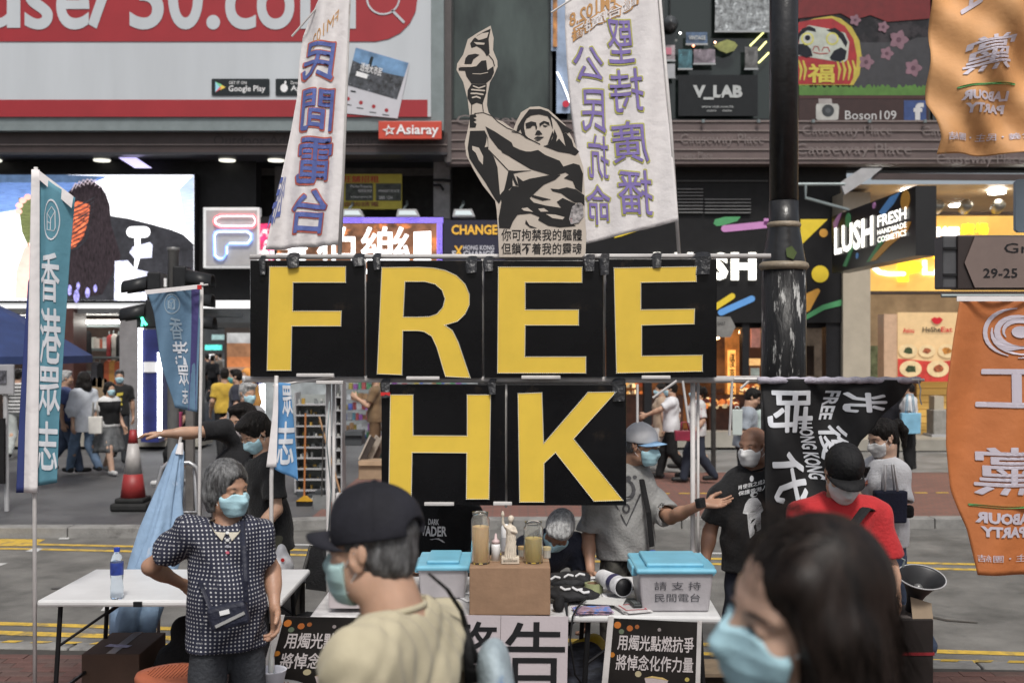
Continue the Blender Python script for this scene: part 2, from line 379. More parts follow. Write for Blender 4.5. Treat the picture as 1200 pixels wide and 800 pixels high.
for x0, x1, y0, y1, Y in ((88, 143, 375, 379, 24), (0, 60, 372, 375, 24.5), (182, 228, 371, 374, 24)):
    B().pbox(x0, y0, x1, y1, Y, .12).build('ceiling_tube', M_lampw, bl)
t = thing('shop_pillar', 'dark blue shop pillar with lit white edges and a small paper notice', 'pillar', (-7.1, 22.3, 0))
B().pbox(165, 386, 186, 518, 22.0, .6).build('panel', mat('navy_panel', (.015, .02, .1), .4, var=.3, vs=2, emit=.12), t)
for x in (162, 184.5): B().pbox(x, 378 if x < 170 else 413, x + 3.6, 512, 21.95, .1).build('light_strip', M_lampc, t)
B().pbox(168, 424, 184, 436, 21.97, .02).build('notice', WHITE, t)
B().pbox(190, 386, 236, 510, 25.6, .3).build('shop_back_wall', mat('brushed', (.25, .25, .25), .25, .8, var=.2, vs=2), bl)
B().pbox(190, 378, 300, 384, 22.85, 1.5).build('lintel', mat('lintel', (.03, .03, .03), .5), bl)
t = thing('picture_column', 'tall glossy column of blurred orange and brown pictures at the alley corner', 'advertising column', (-5.3, 22.5, 0))
cols = [(.3, .3, .3), (.25, .12, .06), (.4, .14, .05), (.22, .14, .1), (.3, .1, .05), (.12, .09, .08)]
B().pbox(263, 384, 300, 520, 22.3, .5).build('column', mat('col_brown', (.04, .03, .025), .3), t)
for i, (y0, y1) in enumerate(((390, 402), (402, 418), (418, 430), (430, 446), (452, 470))):
    B().pbox(266, y0, 296, y1, 22.27, .03).build('picture', mat('col_%d' % i, cols[i], .3, var=.5, vs=1.5, emit=.5), t)
al = thing('side_street_buildings', 'distant dim buildings closing the narrow side street on the left', 'building', (-13, 60, 0))
B().pbox(150, 180, 320, 470, 75, 2).build('end_wall', mat('far_wall', (.05, .055, .06), .8, var=.5, vs=.4), al)
for i, (x0, y0, x1, y1, c, s) in enumerate(((240, 404, 258, 410, (.1, .7, .6), ''), (241, 415, 256, 420, (.9, .9, .9), ''), (239, 426, 259, 431, (.1, .6, .55), ''), (244, 436, 260, 440, (.8, .6, .1), ''), (248, 392, 262, 398, (.2, .3, .3), ''))):
    b = B(); b.pbox(x0, y0, x1, y1, 48 + 3 * i, .3); o = b.build('shop_sign', mat('fs%d' % i, c, .5, var=.3, emit=.8), al)
# ---- upper billboard
bb = thing('billboard', 'wide red and white billboard with huge web address lettering', 'billboard', (-6, 22, 5))
B().pbox(-260, -90, 520, 153, 21.98, .3).build('frame', M_grey, bb)
M_vin = mat('billboard_vinyl', (.47, .5, .53), .45, var=.06, vs=1, stretch=(1, 1, .15)); M_red = mat('billboard_red', (.3, .018, .025), .45, var=.08, vs=1)
B().pbox(-255, -85, 505, 137, 21.94, .03).build('vinyl', M_vin, bb)
B().pbox(-255, 117, 501, 137, 21.93, .02).build('red_band', M_red, bb)
b = B(); f = ppx(21.93); b.prism([(-255, -60), (455, -60), (489, -30)] + [(489, 0), (487, 14), (480, 28), (469, 39), (455, 46), (440, 49)] + [(-255, 49)], f, 0, .006); b.build('red_panel', M_red, bb)
b = B(); f = ppx(21.92)
for s, x0, y0, x1, y1 in (('u', -28, -20, 24, 34), ('s', 29, -20, 62, 35), ('e', 66, -20, 105, 35), ('7', 100, -44, 141, 34), ('3', 152, -44, 192, 35), ('0', 197, -44, 238, 35), ('.', 242, 18, 258, 35), ('c', 264, -20, 300, 35), ('o', 301, -20, 345, 35), ('m', 352, -20, 417, 34)):
    b2 = B(); put_text(b2, f, s, x0, y1, x1, y0, .008, .018, res=7); b2.build('letter', M_vin, bb)
B().prism([circ(449, -2, 20, 20, 28), circ(449, -2, 18, 18, 28)], f, 0, .01).prism(pill(460, 13, 473, 26, 3), f, 0, .01).build('magnifier', M_vin, bb)
M_bdg = mat('badge_black', (.02, .025, .028), .4, var=.05)
for x0, x1 in ((248, 316), (323, 392)):
    B().prism([(x0 + 1, 92.5), (x1 - 1, 92.5), (x1, 93.5), (x1, 111), (x1 - 1, 112), (x0 + 1, 112), (x0, 111), (x0, 93.5)], f, 0, .005).build('badge', M_bdg, bb)
b = B(); put_text(b, f, 'GET IT ON', 268.5, 99, 289, 95.5, .009); put_text(b, f, 'Google Play', 268, 109.5, 311, 100.5, .009, .01); put_text(b, f, 'Download on the', 341, 99, 370, 95.5, .009); put_text(b, f, 'App Store', 341, 108.5, 382, 100.5, .009, .01)
b.prism(circ(333, 103.5, 4.3, 4.8), f, .005, .01); b.prism(circ(334.5, 97, 1.2, 2), f, .005, .01); b.build('badge_lettering', WHITE, bb)
for pts, c in (([(252.5, 96), (259, 102), (252.5, 108.5)], (.3, .6, .75)), ([(252.5, 96), (260, 99.5), (258, 102.5)], (.2, .6, .3)), ([(252.5, 108.5), (260, 104), (258, 102)], (.7, .1, .12)), ([(258, 99), (264.5, 102.5), (258, 106)], (.8, .6, .1))):
    B().prism(pts, f, .005, .009 + random.random() * .003).build('badge_mark', mat('bm%s' % str(c), c, .5, var=0), bb)
def tilt(x, y): return (x, y)
B().prism([(417, 54), (480, 74), (466, 139), (404, 133), (404, 120)], f, 0, .006).build('page', mat('page_white', (.5, .5, .54), .5, var=.03), bb)
m_city = mat('city_print', (.05, .055, .065), .5, var=.7, vs=9, col2=(.3, .32, .36), c2s=16, c2t=.6)
q = quad(P(406.5, 100, 21.915), P(465, 117, 21.915), P(479, 74, 21.915), P(417, 56, 21.915))
B().prism([(0, 0), (1, 0), (1, .62), (.6, .58), (.45, .7), (.3, .6), (0, .66)], q, 0, .004).build('city_picture', m_city, bb)
B().prism([(0, .66), (.3, .6), (.45, .7), (.6, .58), (1, .62), (1, 1), (0, 1)], q, 0, .004).build('sky_picture', mat('print_sky', (.13, .25, .42), .5, var=.35, vs=3), bb)
B().prism([(.3, .6), (.36, .6), (.36, .88), (.32, .9), (.3, .86)], q, .004, .006).build('tower_picture', M_bdg, bb)
b = B(); put_text(b, q, '透視大市民', .17, .46, .58, .68, .008, .02); b.prism([(.12, .3), (.34, .3), (.34, .42), (.12, .42)], q, .004, .007)
b.build('picture_caption', WHITE, bb)
for x, y in ((408, 116), (423, 120.5), (438, 125), (453, 129.5)): B().prism(circ(x, y, 2.3), f, .006, .01).build('round_icon', M_red, bb)
b = B()
for x, y in ((408, 122), (422, 126), (437, 131), (452, 134)): b.prism([(x - 4, y), (x + 4, y + 1), (x + 4, y + 2), (x - 4, y + 1.2)], f, .006, .009)
b.prism([(411, 106), (417, 107), (417, 109), (411, 108)], f, .006, .009); b.build('small_print', M_bdg, bb)
t = thing('company_sign', 'small red sign with white star and lettering hung under the billboard corner', 'sign', P(480, 163, 21.85))
B().pbox(443.5, 142, 517.5, 163, 21.85, .08).build('plate', mat('sign_red', (.5, .06, .035), .4, var=.05), t, bevel=.01)
b = B(); f = ppx(21.84); put_text(b, f, 'Asiaray', 464, 161, 514, 146, .006, .02); ss = []
for i in range(10):
    r = (8.2 if i % 2 == 0 else 3.4); a = math.radians(-90 + 36 * i - 8); ss.append((456 + r * math.cos(a), 153 + r * .85 * math.sin(a)))
b.prism([ss, [(456 + (x - 456) * .55, 153 + (y - 153) * .55) for x, y in ss]], f, 0, .006); b.build('lettering', WHITE, t)
# ---- video screen
vs_ = thing('video_screen', 'large glowing video screen showing a long haired skater and a dark skateboard', 'screen', (-8, 22.6, 3))
B().pbox(-120, 203, 229, 355, 22.72, .25).build('casing', M_dark, vs_)
def scr(nm, c, e, var=0, vs=5, col2=None, c2s=3, c2t=.5, st=None): return mat(nm, c, .6, var=var, vs=vs, emit=e, col2=col2, c2s=c2s, c2t=c2t, stretch=st)
f = ppx(22.70)
def scr_poly(pts, m, w, nm='picture_area'): b = B(); b.prism(pts, f, w - .004, w); return b.build(nm, m, vs_)
B().pbox(-118, 205, 227, 352, 22.70, .02).build('lit_area', scr('scr_white', (.95, .96, 1), 1.15), vs_)
sb = scr('scr_blue', (.16, .28, .62), .75, var=.35, vs=12, st=(.4, 1, 9)); sd = scr('scr_dark', (.022, .022, .026), 1, var=.3); ss_ = scr('scr_skin', (.85, .42, .36), 1, var=.1)
scr_poly([(-118, 205), (75, 205), (126, 207), (92, 222), (40, 243), (-118, 268)], sb, .006)
scr_poly([(-118, 205), (75, 205), (118, 207), (105, 214), (-118, 214)], scr('scr_navy', (.1, .17, .3), .6, var=.2), .009)
scr_poly([(210, 222), (227, 205), (227, 275), (216, 262)], scr('scr_lilac', (.45, .55, .95), .95, var=.2, vs=10, st=(.4, 1, 9)), .006)
scr_poly([(-118, 268), (10, 258), (-118, 300)], scr('scr_w2', (.75, .8, 1), 1.0), .009)
scr_poly([(118, 205 + 28), (124, 226), (130, 253), (150, 256), (178, 263), (200, 269), (215, 275), (227, 286), (227, 352), (70, 352), (70, 300), (80, 240)], sd, .012)
scr_poly([(70, 262), (74, 240), (80, 226), (88, 217), (97, 214), (104, 211), (111, 214), (119, 219), (125, 229), (129, 241), (130, 262), (142, 300), (120, 345), (84, 350), (78, 310), (66, 316), (72, 290)], scr('scr_hair', (.02, .014, .017), 1, var=.5, vs=14, st=(3, 1, .6), col2=(.22, .18, .2), c2s=9, c2t=.72), .016)
spw0 = scr('scr_glint', (.55, .45, .5), 1, var=.3); sk_ = scr('scr_face', (.62, .13, .05), 1, var=.55, vs=16, st=(.6, 1, 2.2), col2=(.03, .012, .01), c2s=9, c2t=.52)
scr_poly([(82, 240), (92, 236), (106, 240), (104, 258), (98, 278), (88, 290), (78, 293), (78, 260)], sk_, .02)
for i in range(11):
    y = 238 + i * 4.6; scr_poly(stroke([(112 - i * .8, y - 7), (100, y + 2 * math.sin(i)), (88 + i * .4, y + 6), (80, y + 12)], [.6, 1.9 - (i % 3) * .5, 1.5, .5]), sd, .024 + i * .0003)
for i in range(9):
    x = 84 + i * 4.6; scr_poly(stroke([(x, 224 - 8 * math.sin(i * .38)), (x + 5, 217 - 7 * math.sin(i * .38 + .3)), (x + 11, 219 - 4 * math.sin(i * .38))], [.5, 1.6, .4]), spw0, .022 + i * .0003)
scr_poly([(22, 232), (28, 233), (37, 233), (40, 262), (34, 290), (26, 272), (23, 250)], scr('scr_green', (.12, .14, .05), .9, var=.5, vs=30, st=(.3, 1, 6)), .012)
for i, (x, y) in enumerate(((22, 248), (23, 241), (27, 235), (33, 231))): scr_poly(circ(x, y, 4.2, 3.4), ss_, .014 + i * .001)
scr_poly([(18, 350), (19, 318), (28, 292), (34, 284), (40, 300), (40, 350)], ss_, .012)
spw = scr('scr_pw', (.96, .97, 1), 1.15); spl = scr('scr_pl', (.6, .62, .95), 1.05, var=.4, vs=8, col2=(.1, .1, .4), c2s=10, c2t=.6)
scr_poly([(135, 306), (150, 305), (158, 315), (180, 320), (182, 352), (134, 352)], spl, .018); scr_poly([(139, 312), (150, 314), (160, 322), (165, 352), (138, 352)], spw, .021)
scr_poly(pill(155, 272, 170, 272, 13), spw, .022); scr_poly([(158, 275), (165, 275), (165, 300), (160, 318), (157, 318), (159, 300)], spw, .025)
scr_poly([(152, 296), (156, 289), (176, 284), (179, 287), (178, 302), (158, 303)], spl, .02)
for x, y, r in ((82, 340, 4), (92, 335, 3), (103, 343, 4), (90, 347, 5), (112, 338, 3)): scr_poly(circ(x, y, r * .7, r * 1.6, 8), scr('scr_v', (.3, .28, .75), .9, var=.5, vs=20), .02)
# ---- framed neon sign
t = thing('neon_sign', 'square white sign box with red and blue outlined neon shapes', 'sign', P(270, 313, 22.4))
B().pbox(238, 243, 304, 314, 22.5, .2).build('case', mat('sign_case', (.6, .6, .6), .4, var=.05, emit=.3), t, bevel=.01)
B().pbox(241.5, 246.5, 301, 310.5, 22.48, .03).build('face', mat('sign_face', (.35, .34, .34), .5, var=.06, emit=.12), t)
def neon(pts, r, c, e, nm):
    B().tube([P(x, y, 22.43) for x, y in pts], r, 6).build(nm, mat(nm + '_glow', c, .4, var=0, emit=e), t)
for c, nm, sc in ((((1, .1, .12)), 'red_neon', 0), ((.15, .3, 1), 'blue_neon', 1)):
    if sc == 0: pts = [(258, 252), (297, 252), (300, 256), (300, 262), (297, 266), (258, 266), (252, 263), (250.5, 259), (252, 255), (258, 252)]
    else: pts = [(256, 270.5), (290, 270.5), (295, 274), (295, 281), (291, 286), (268, 286), (265, 289), (265, 298), (261, 303.5), (256, 304), (251, 300), (250.5, 276), (252, 272), (256, 270.5)]
    neon(pts, .018, c, 2.0, nm); neon([(x + (1.0 if x < 275 else -1.0), y + (1 if y < (259 if sc == 0 else 280) else -1)) for x, y in pts], .012, (1, .85, .9) if sc == 0 else (.7, .85, 1), 2.2, nm + '_core')
# ---- middle: recessed wall, notices, glowing restaurant sign
b = None; bm_ = thing('corner_building', 'middle building with recessed dark shopfronts beneath the tower window', 'building', (0, 25, 0))
B().pbox(300, 180, 592, 330, 24.4, .4).build('recess_wall', mat('recess', (.03, .028, .028), .6, var=.3), bm_)
B().pbox(300, 180, 526, 205, 24.2, .15).build('recess_ceiling_beam', mat('cement_dim', (.16, .15, .15), .7, var=.15), bm_)
B().pbox(508, 180, 527, 256, 23.3, .5).build('concrete_post', mat('cement', (.25, .245, .25), .7, var=.15), bm_)
B().pbox(322, 190, 330, 300, 24, .2).build('side_post', mat('cement', (.3, .3, .3), .7), bm_)
for pts, r in (([(536, 186), (531, 192), (529, 200), (529, 228)], .02), ([(508, 211), (520, 211), (528, 212)], .03), ([(508, 217), (516, 217), (520, 223)], .03)):
    B().tube([P(x, y, 23.2) for x, y in pts], r, 6).build('pipe', BLACK, bm_)
t = thing('rental_notice', 'yellow notice board with red characters and two small photographs high on the recessed wall', 'notice board', P(435, 245, 23.2))
B().pbox(396, 204, 471, 245, 23.2, .06).build('board', mat('notice_yellow', (.5, .42, .04), .5, var=.08), t)
f = ppx(23.19)
for x0, x1 in ((405, 437), (440.5, 470)): B().pbox(x0, 215, x1, 235, 23.18, .02).build('picture', mat('pic_dark', (.05, .06, .05), .5, var=.6, vs=10), t)
b = B(); put_text(b, f, '旺舖招租', 402, 214, 444, 206, .006, .01); b.build('red_lettering', mat('char_red', (.5, .02, .02), .5, var=0), t)
b = B(); put_text(b, f, '查詢請電', 402, 242, 444, 236.5, .006, .02); b.build('brown_lettering', mat('char_brown', (.2, .06, .02), .5, var=0), t)
b = B(); put_text(b, f, 'Market Property', 411, 221, 436, 217, .02); b.build('white_lettering', WHITE, t); b = B(); put_text(b, f, '租售部查詢', 420, 225.5, 436, 222, .02); b.build('white_lettering', WHITE, t); b = B(); put_text(b, f, 'www.property.hk', 411, 232.5, 436, 229.5, .02); b.build('white_lettering', WHITE, t); b = B(); put_text(b, f, 'MARKET PLACE', 444, 225.5, 468, 222.5, .02); b.build('white_lettering', WHITE, t); b = B(); put_text(b, f, '2880 1234', 444, 233.5, 460, 230, .02); b.build('white_lettering', WHITE, t)
for i, (x0, x1) in enumerate(((401, 425), (465, 491), (531, 556))):
    t = thing('flood_lamp', ('slim grey flood lamp nearest the white flag above the glowing sign', 'slim grey flood lamp above the right end of the glowing sign', 'slim grey flood lamp above the navy exchange sign')[i], 'lamp', P((x0 + x1) / 2, 254, 22.5), 0, 'flood lamps over the shop signs')
    B().prism([(x0 + 1, 245), (x1 - 3, 245), (x1 + 1, 254), (x0 - 1, 254)], ppx(22.5), -.3, 0).build('housing', M_lgrey, t, bevel=.01)
    B().prism([(x0 + 3, 247), (x1 - 5, 247), (x1 - 2, 252), (x0 + 2, 252)], ppx(22.5), 0, .01).build('lens', mat('lens', (.6, .68, .7), .2, var=0, emit=.2), t)
    B().tube([P(x0 + 8, 245, 22.6), P(x0 + 12, 240, 22.9), P(x0 + 12, 236, 23.4)], .025, 6).build('bracket', M_grey, t)
t = thing('restaurant_sign', 'glowing restaurant sign with big white characters inside a violet bulb border', 'sign', P(420, 330, 22.5))
B().pbox(303, 254, 520, 332, 22.6, .3).build('case', M_dark, t)
B().pbox(325, 262, 512, 330, 22.58, .03).build('face', mat('rest_face', (.16, .07, .035), .4, var=.6, vs=3, emit=.7, col2=(.5, .16, .05), c2s=2.2, c2t=.55), t)
B().pbox(303, 262, 321, 330, 22.56, .03).build('pink_panel', mat('rest_pink', (.6, .03, .12), .4, var=.6, vs=4, emit=.9, col2=(.9, .9, .9), c2s=3, c2t=.55), t)
f = ppx(22.57); M_sgw = mat('sign_white_glow', (1, 1, 1), .5, var=0, emit=1.6)
for s, x0, x1 in (('音', 318, 360), ('伯', 372, 416), ('樂', 422, 481)):
    b = B(); put_text(b, f, s, x0, 326 if s != '樂' else 325, x1, 266, .02, .014, ext=.02); b.build('character', M_sgw, t)
B().prism([(485, 272), (505, 271), (505, 330), (485, 330)], f, 0, .012).build('white_panel', M_sgw, t); B().prism([(338, 290), (358, 289), (358, 330), (338, 330)], f, 0, .012).build('white_panel', M_sgw, t)
b = B(); bd = [(x, y) for x in np.arange(330, 520, 1.7) for y in (255.5, 257.2, 258.9, 260.6)] + [(x, y) for x in (512.5, 514.2, 515.9, 517.6) for y in np.arange(262.5, 330, 1.7)]
for x, y in bd: b.pbox(x - .5, y - .5, x + .5, y + .5, 22.57, .02)
tag(b.build('bulb', mat('bulb_violet', (.35, .25, 1), .5, var=0, emit=1.3), t), kind='stuff')
t = thing('exchange_sign', 'navy money exchange sign with yellow and white capital lettering', 'sign', P(553, 308, 22.1))
B().pbox(520, 258, 592, 330, 22.1, .15).build('board', mat('sign_navy', (.018, .018, .04), .4, var=.05), t)
f = ppx(22.09); b = B(); put_text(b, f, 'CHANGE', 529, 275, 583, 263.5, .006, .03); b.build('yellow_lettering', mat('let_yel', (.65, .36, .04), .5, var=0, emit=.25), t); b = B(); put_text(b, f, 'X', 532, 301, 543, 288, .008, .02); b.build('yellow_lettering', mat('let_yel', (.65, .36, .04), .5, var=0, emit=.25), t)
b = B(); put_text(b, f, 'HONG KONG', 543, 293, 579, 287.5, .006, .012); b.build('white_lettering', mat('let_w', (.5, .5, .55), .5, var=0, emit=.15), t); b = B(); put_text(b, f, 'E', 530, 301, 534.5, 294, .006, .03); b.build('white_lettering', mat('let_w', (.5, .5, .55), .5, var=0, emit=.15), t); b = B(); put_text(b, f, 'CHANGE', 543, 301, 579, 294, .006, .02); b.build('white_lettering', mat('let_w', (.5, .5, .55), .5, var=0, emit=.15), t)
# ---- right upper building: windows and louvred band
br = thing('glass_front_building', 'right hand building with big shop windows above a brown louvred band', 'building', (7, 24, 0))
B().pbox(526, -520, 1500, -60, 22.9, 2).build('upper_wall', M_dark, br)
B().pbox(521, -90, 529, 190, 22.3, .6).build('edge_column', mat('edge_brown', (.08, .07, .07), .5), br)
B().pbox(526, -90, 1500, 200, 25.5, .4).build('inner_wall', mat('inner_dark', (.02, .02, .022), .6, var=.4, vs=1), br)
B().pbox(524, 139, 1500, 145, 22.6, 2.9).build('window_ledge', M_dark, br)
wins = [(529, 647, M_glassg), (665, 776, M_glassg), (776, 932, M_glass), (935, 1090, M_glass), (1093, 1420, M_glass)]
for x0, x1, gm in wins:
    fr = B(); fr.pbox(x0, -90, x0 + 2.5, 143, 22.55, .15); fr.pbox(x1 - 2.5, -90, x1, 143, 22.55, .15); fr.pbox(x0 + 2.6, 140, x1 - 2.6, 143.5, 22.56, .13); fo = fr.build('window', mat('frame_dark', (.05, .055, .055), .4, .4), br)
    pn = B(); pn.pbox(x0 + 2.5, -90, x1 - 2.5, 140, 22.72, .02); pn.build('pane', gm, fo)
for pts, c, e in (([(646, -60), (668, -60), (668, 133), (652, 133), (652, 60), (646, 60)], (.12, .16, .32), 0),):
    B().prism(pts, ppx(22.5), 0, .01).build('poster_strip', mat('blueprint', (.28, .36, .5), .5, var=.3, vs=2), br)
B().pbox(648, -60, 653, 55, 22.45, .02).build('poster_strip', mat('orangeprint', (.45, .2, .06), .5, var=.5, vs=4), br)
B().prism(stroke([(653, 85), (659, 97), (665, 112), (668, 120)], 2), ppx(22.45), 0, .01).build('neon_line', mat('wglow', (1, 1, 1), .5, var=0, emit=1.2), br)
B().prism(circ(663, 122, 4), ppx(22.44), 0, .01).build('red_spot', mat('rspot', (.5, .02, .05), .5, var=0), br)
b = B(); b.pbox(527, 141, 1500, 192, 22.36, .4); lo = b.build('louvre_band', M_brown, br)
for i in range(5):
    y = 141.5 + i * 11; B().pbox(527, y, 1500, y + 1.4, 22.33, .03).build('slat', M_slat, lo)
f = ppx(22.34)
for s, x0, y0, x1, y1 in (('Causeway Place', 797, 172, 895, 157), ('Causeway Place', 932, 185, 1068, 168), ('Causeway Place', 1097, 196, 1200, 180), ('Causeway Place', 780, 188, 835, 178), ('Causeway', 535, 149, 640, 133 + 2), ('Causeway Place', 940, 161, 1045, 147), ('Causeway Place', 1080, 162, 1180, 148)):
    b = B(); put_text(b, f, s, x0, y0, x1, y1, .012, 0); b.build('lettering', M_txtb, lo)
for px in (824, 889, 953, 1019, 1084, 1150): B().lathe([(0, 0), (.035, 0), (.035, .06), (0, .06)], P(px, 144, 22.26), 8).build('stud', M_grey, lo)
pw = thing('studio_window_poster', 'dark studio poster with pale lettering in the upper window', 'poster', P(838, 139, 22.5))
B().pbox(795, 88, 888, 136, 22.5, .03).build('sheet', mat('poster_dark', (.016, .018, .02), .4, var=.1), pw)
f = ppx(22.49); b = B(); put_text(b, f, 'V_LAB', 812, 117, 870, 100, .006, .05); b.build('lettering', mat('let_grey', (.4, .42, .42), .5, var=.1), pw); b = B(); put_text(b, f, 'www.vlab.com.hk', 822, 126.5, 860, 123.5, .006); b.build('lettering', mat('let_grey', (.4, .42, .42), .5, var=.1), pw); b = B(); put_text(b, f, 'vlabhk     vlabhk', 828, 131, 858, 128.5, .006); b.build('lettering', mat('let_grey', (.4, .42, .42), .5, var=.1), pw)
for k, (x0, y0, x1, y1, c, lab) in enumerate(((838, -30, 905, 36, (.25, .27, .28), 'grey crowd photograph at the top of the upper window'), (804, 38, 829, 51, (.08, .13, .22), 'small blue card in the upper window'), (776, 53, 791, 70, (.35, .3, .32), 'small white and pink card beside the white flag in the upper window'), (776, 75, 791, 90, (.33, .34, .36), 'small blank pale card below the white and pink card'), (795, 58, 811, 80, (.05, .14, .17), 'small teal picture of a face in the upper window'), (813, 58, 838, 74, (.2, .17, .2), 'small greyish group photograph in the upper window'), (873, 55, 888, 80, (.12, .12, .12), 'narrow black and white photograph next to the neon bars'))):
    t = thing('window_card', lab, 'poster', P((x0 + x1) / 2, y1, 22.5))
    B().pbox(x0, y0, x1, y1, 22.5, .02).build('card', mat('wcard%d' % k, c, .4, var=.6 if k not in (3,) else .1, vs=5 if k else 10, col2=tuple(min(1, q * 2.2) for q in c) if k in (0, 4, 5, 6) else None, c2s=8, c2t=.55), t)
    B().pbox(x0 - .6, y1, x1 + .6, y1 + 2, 22.49, .03).build('lower_edge', mat('card_edge', (.3, .32, .33), .5, var=.1), t)
    if k == 2: B().pbox(779, 56, 787, 64, 22.48, .01).build('pink_square', mat('pinksq', (.45, .15, .2), .5, var=0), t)
    if k == 1: b = B(); put_text(b, ppx(22.49), 'VINTAGE', 807, 47, 827, 42, .006, .03); b.build('lettering', mat('let_grey'), t)
for i, (x0, y0, x1, y1) in enumerate(((879, 54, 896, 37), (889, 59, 898, 49), (889, 74, 901, 62))):
    t = tag(B().tube([P(x0, y0, 22.6), P(x1, y1, 22.6)], .02, 6).build('neon_bar', mat('neon_yel', (.8, .8, .3), .5, var=0, emit=1.5)), ('top neon bar slanting beside the black lamp post', 'short middle neon bar beside the lamp post', 'lowest neon bar beside the lamp post')[i], 'neon light')
t = thing('round_window_lamp', 'round pale glass lamp hanging in the upper window', 'lamp', P(785, 38, 22.6))
B().lathe([(0, -.17), (.12, -.12), (.17, 0), (.12, .12), (0, .17)], P(785, 28, 22.62), 16, Matrix.Rotation(math.radians(90), 3, 'X')).build('globe', mat('globe', (.06, .065, .07), .25, var=.2), t, smooth=True)
B().tube([P(785, 18, 22.62), P(785, -40, 22.62)], .01, 6).build('cord', BLACK, t)
t = tag(B().prism([(836, 54), (843, 50), (852, 47), (861, 50), (864, 54), (860, 60), (851, 63), (843, 60)], ppx(22.55), 0, .03).build('hanging_leaf', mat('leaf_yel', (.25, .27, .08), .5, var=.4, vs=4)), 'yellow green leaf shaped decoration in the upper window', 'decoration')
for i, (x, y) in enumerate(((812.5, 54), (838, 50), (797, 39))):
    t = thing('spot_bulb', ('red orange bulb glowing between the window cards', 'pale orange bulb next to the leaf decoration', 'white bulb below the round lamp')[i], 'lamp', P(x, y, 22.5))
    B().lathe([(0, -.03), (.03, 0), (0, .03)], P(x, y, 22.45), 10).build('bulb', mat('bulb%d' % i, (1, 1, 1), .5, var=0, emit=3, ecol=((1, .25, .1), (1, .5, .3), (1, .95, .9))[i]), t); B().tube([P(x, y - 1, 22.47), P(x, y - 5, 22.6)], .006, 5).build('wire', BLACK, t)
dp = thing('doll_window_poster', 'poster of a round red lucky doll over grass, upper right window', 'poster', P(1010, 139, 22.5))
B().pbox(937, -60, 1088, 142, 22.5, .03).build('sheet', mat('poster_black', (.02, .02, .023), .4, var=.4, vs=2, col2=(.045, .04, .045), c2s=1.5, c2t=.5), dp)
f = ppx(22.49)
def dpoly(pts, c, w, nm): B().prism(pts, f, w - .004, w).build(nm, mat('dp_%s' % nm, c, .45, var=.15, vs=6), dp)
dpoly([(935, -60), (1090, -60), (1090, 22), (1040, 26), (1020, 18), (1000, 24), (985, 16), (935, 22)], (.14, .008, .01), .006, 'red_cloth')
dpoly([(936, 100), (1000, 100), (1007, 88), (1010, 68), (1007, 48), (998, 32), (985, 22), (974, 19), (955, 22), (936, 28)], (.42, .34, .05), .008, 'gold_rim')
dpoly([(933, 99), (996, 99), (1003, 84), (1004, 66), (1000, 46), (990, 31), (975, 22), (955, 23), (933, 27)], (.3, .015, .02), .012, 'body')
dpoly([(934, 66), (938, 36), (948, 30), (975, 35), (990, 39), (995, 50), (993, 70), (988, 74), (940, 66)], (.4, .43, .38), .016, 'face')
for x in (946, 975): dpoly(circ(x, 46, 7.5), (.5, .48, .12), .02 + x * 1e-6, 'eye_ring'); dpoly(circ(x, 46, 5.5), (.42, .43, .38), .023 + x * 1e-6, 'eye_white')
dpoly(circ(946, 45, 3.2), (.01, .012, .02), .026, 'pupil')
for pts in ([(934, 42), (940, 34), (948, 31), (955, 34), (956, 38), (946, 36), (938, 42), (935, 50)], [(968, 36), (978, 33), (988, 40), (993, 50), (991, 56), (985, 46), (976, 39)], [(934, 52), (944, 52), (950, 58), (952, 66), (945, 68), (934, 64)], [(972, 68), (977, 60), (985, 56), (992, 60), (990, 70), (984, 73), (974, 71)]): dpoly(pts, (.012, .014, .02), .02, 'brow')
b = B(); put_text(b, f, '福', 947, 97, 977, 76, .02, .04); b.build('gold_character', mat('dp_gold', (.5, .42, .06), .5, var=.1), dp)
for x in (936, 941, 981, 987, 993, 999): dpoly(stroke([(x, 72), (x + 3, 82), (x + 1, 94)], [2, 3.4, 1.4]), (.45, .38, .06), .018, 'gold_stroke')
for pts in ([(952, 60), (954, 55), (958, 55), (960, 60)], [(963, 60), (965, 56), (970, 56), (972, 61)], [(953, 62), (961, 63.5), (970, 63)]): dpoly(stroke(pts, 1), (.3, .02, .02), .022, 'mouth_line')
for i, (x, y, r) in enumerate(((1002, 24, 6), (1035, 32, 6), (1053, 47, 10), (1039, 63, 7), (1015, 73, 8), (1070, 80, 9))):
    pt = []
    for k in range(20): a = 2 * math.pi * k / 20; rr = r * (1 + .22 * math.cos(5 * a)); pt.append((x + rr * math.cos(a), y + rr * math.sin(a)))
    dpoly(pt, (.2, .11, .14), .01, 'blossom'); dpoly(circ(x, y, r * .3), (.09, .04, .06), .014, 'blossom_heart')
dpoly([(1000, 110), (1000, 60), (1005, 60), (1005, 50), (1060, 50), (1075, 44), (1090, 44), (1090, 110)], (.035, .035, .04), .005, 'temple')
g = [(936, 112)] + [(936 + i * 2.2, 101 + random.uniform(-2, 3)) for i in range(70)] + [(1090, 112)]
dpoly(g, (.07, .17, .03), .02, 'grass_strip')
dpoly([(936, 112), (1090, 112), (1090, 116), (936, 116)], (.05, .015, .015), .018, 'dark_band'); dpoly([(936, 116), (1088, 116), (1088, 142), (936, 142)], (.032, .013, .012), .012, 'brown_band')
b = B(); put_text(b, f, 'Boson109', 990, 140.5, 1050, 130, .02, .0); b.build('lettering', mat('let_w3', (.5, .5, .5), .5, var=.05), dp); b = B(); put_text(b, f, 'f', 1070, 141, 1082, 121, .024, .05); b.build('lettering', mat('let_w3', (.5, .5, .5), .5, var=.05), dp)
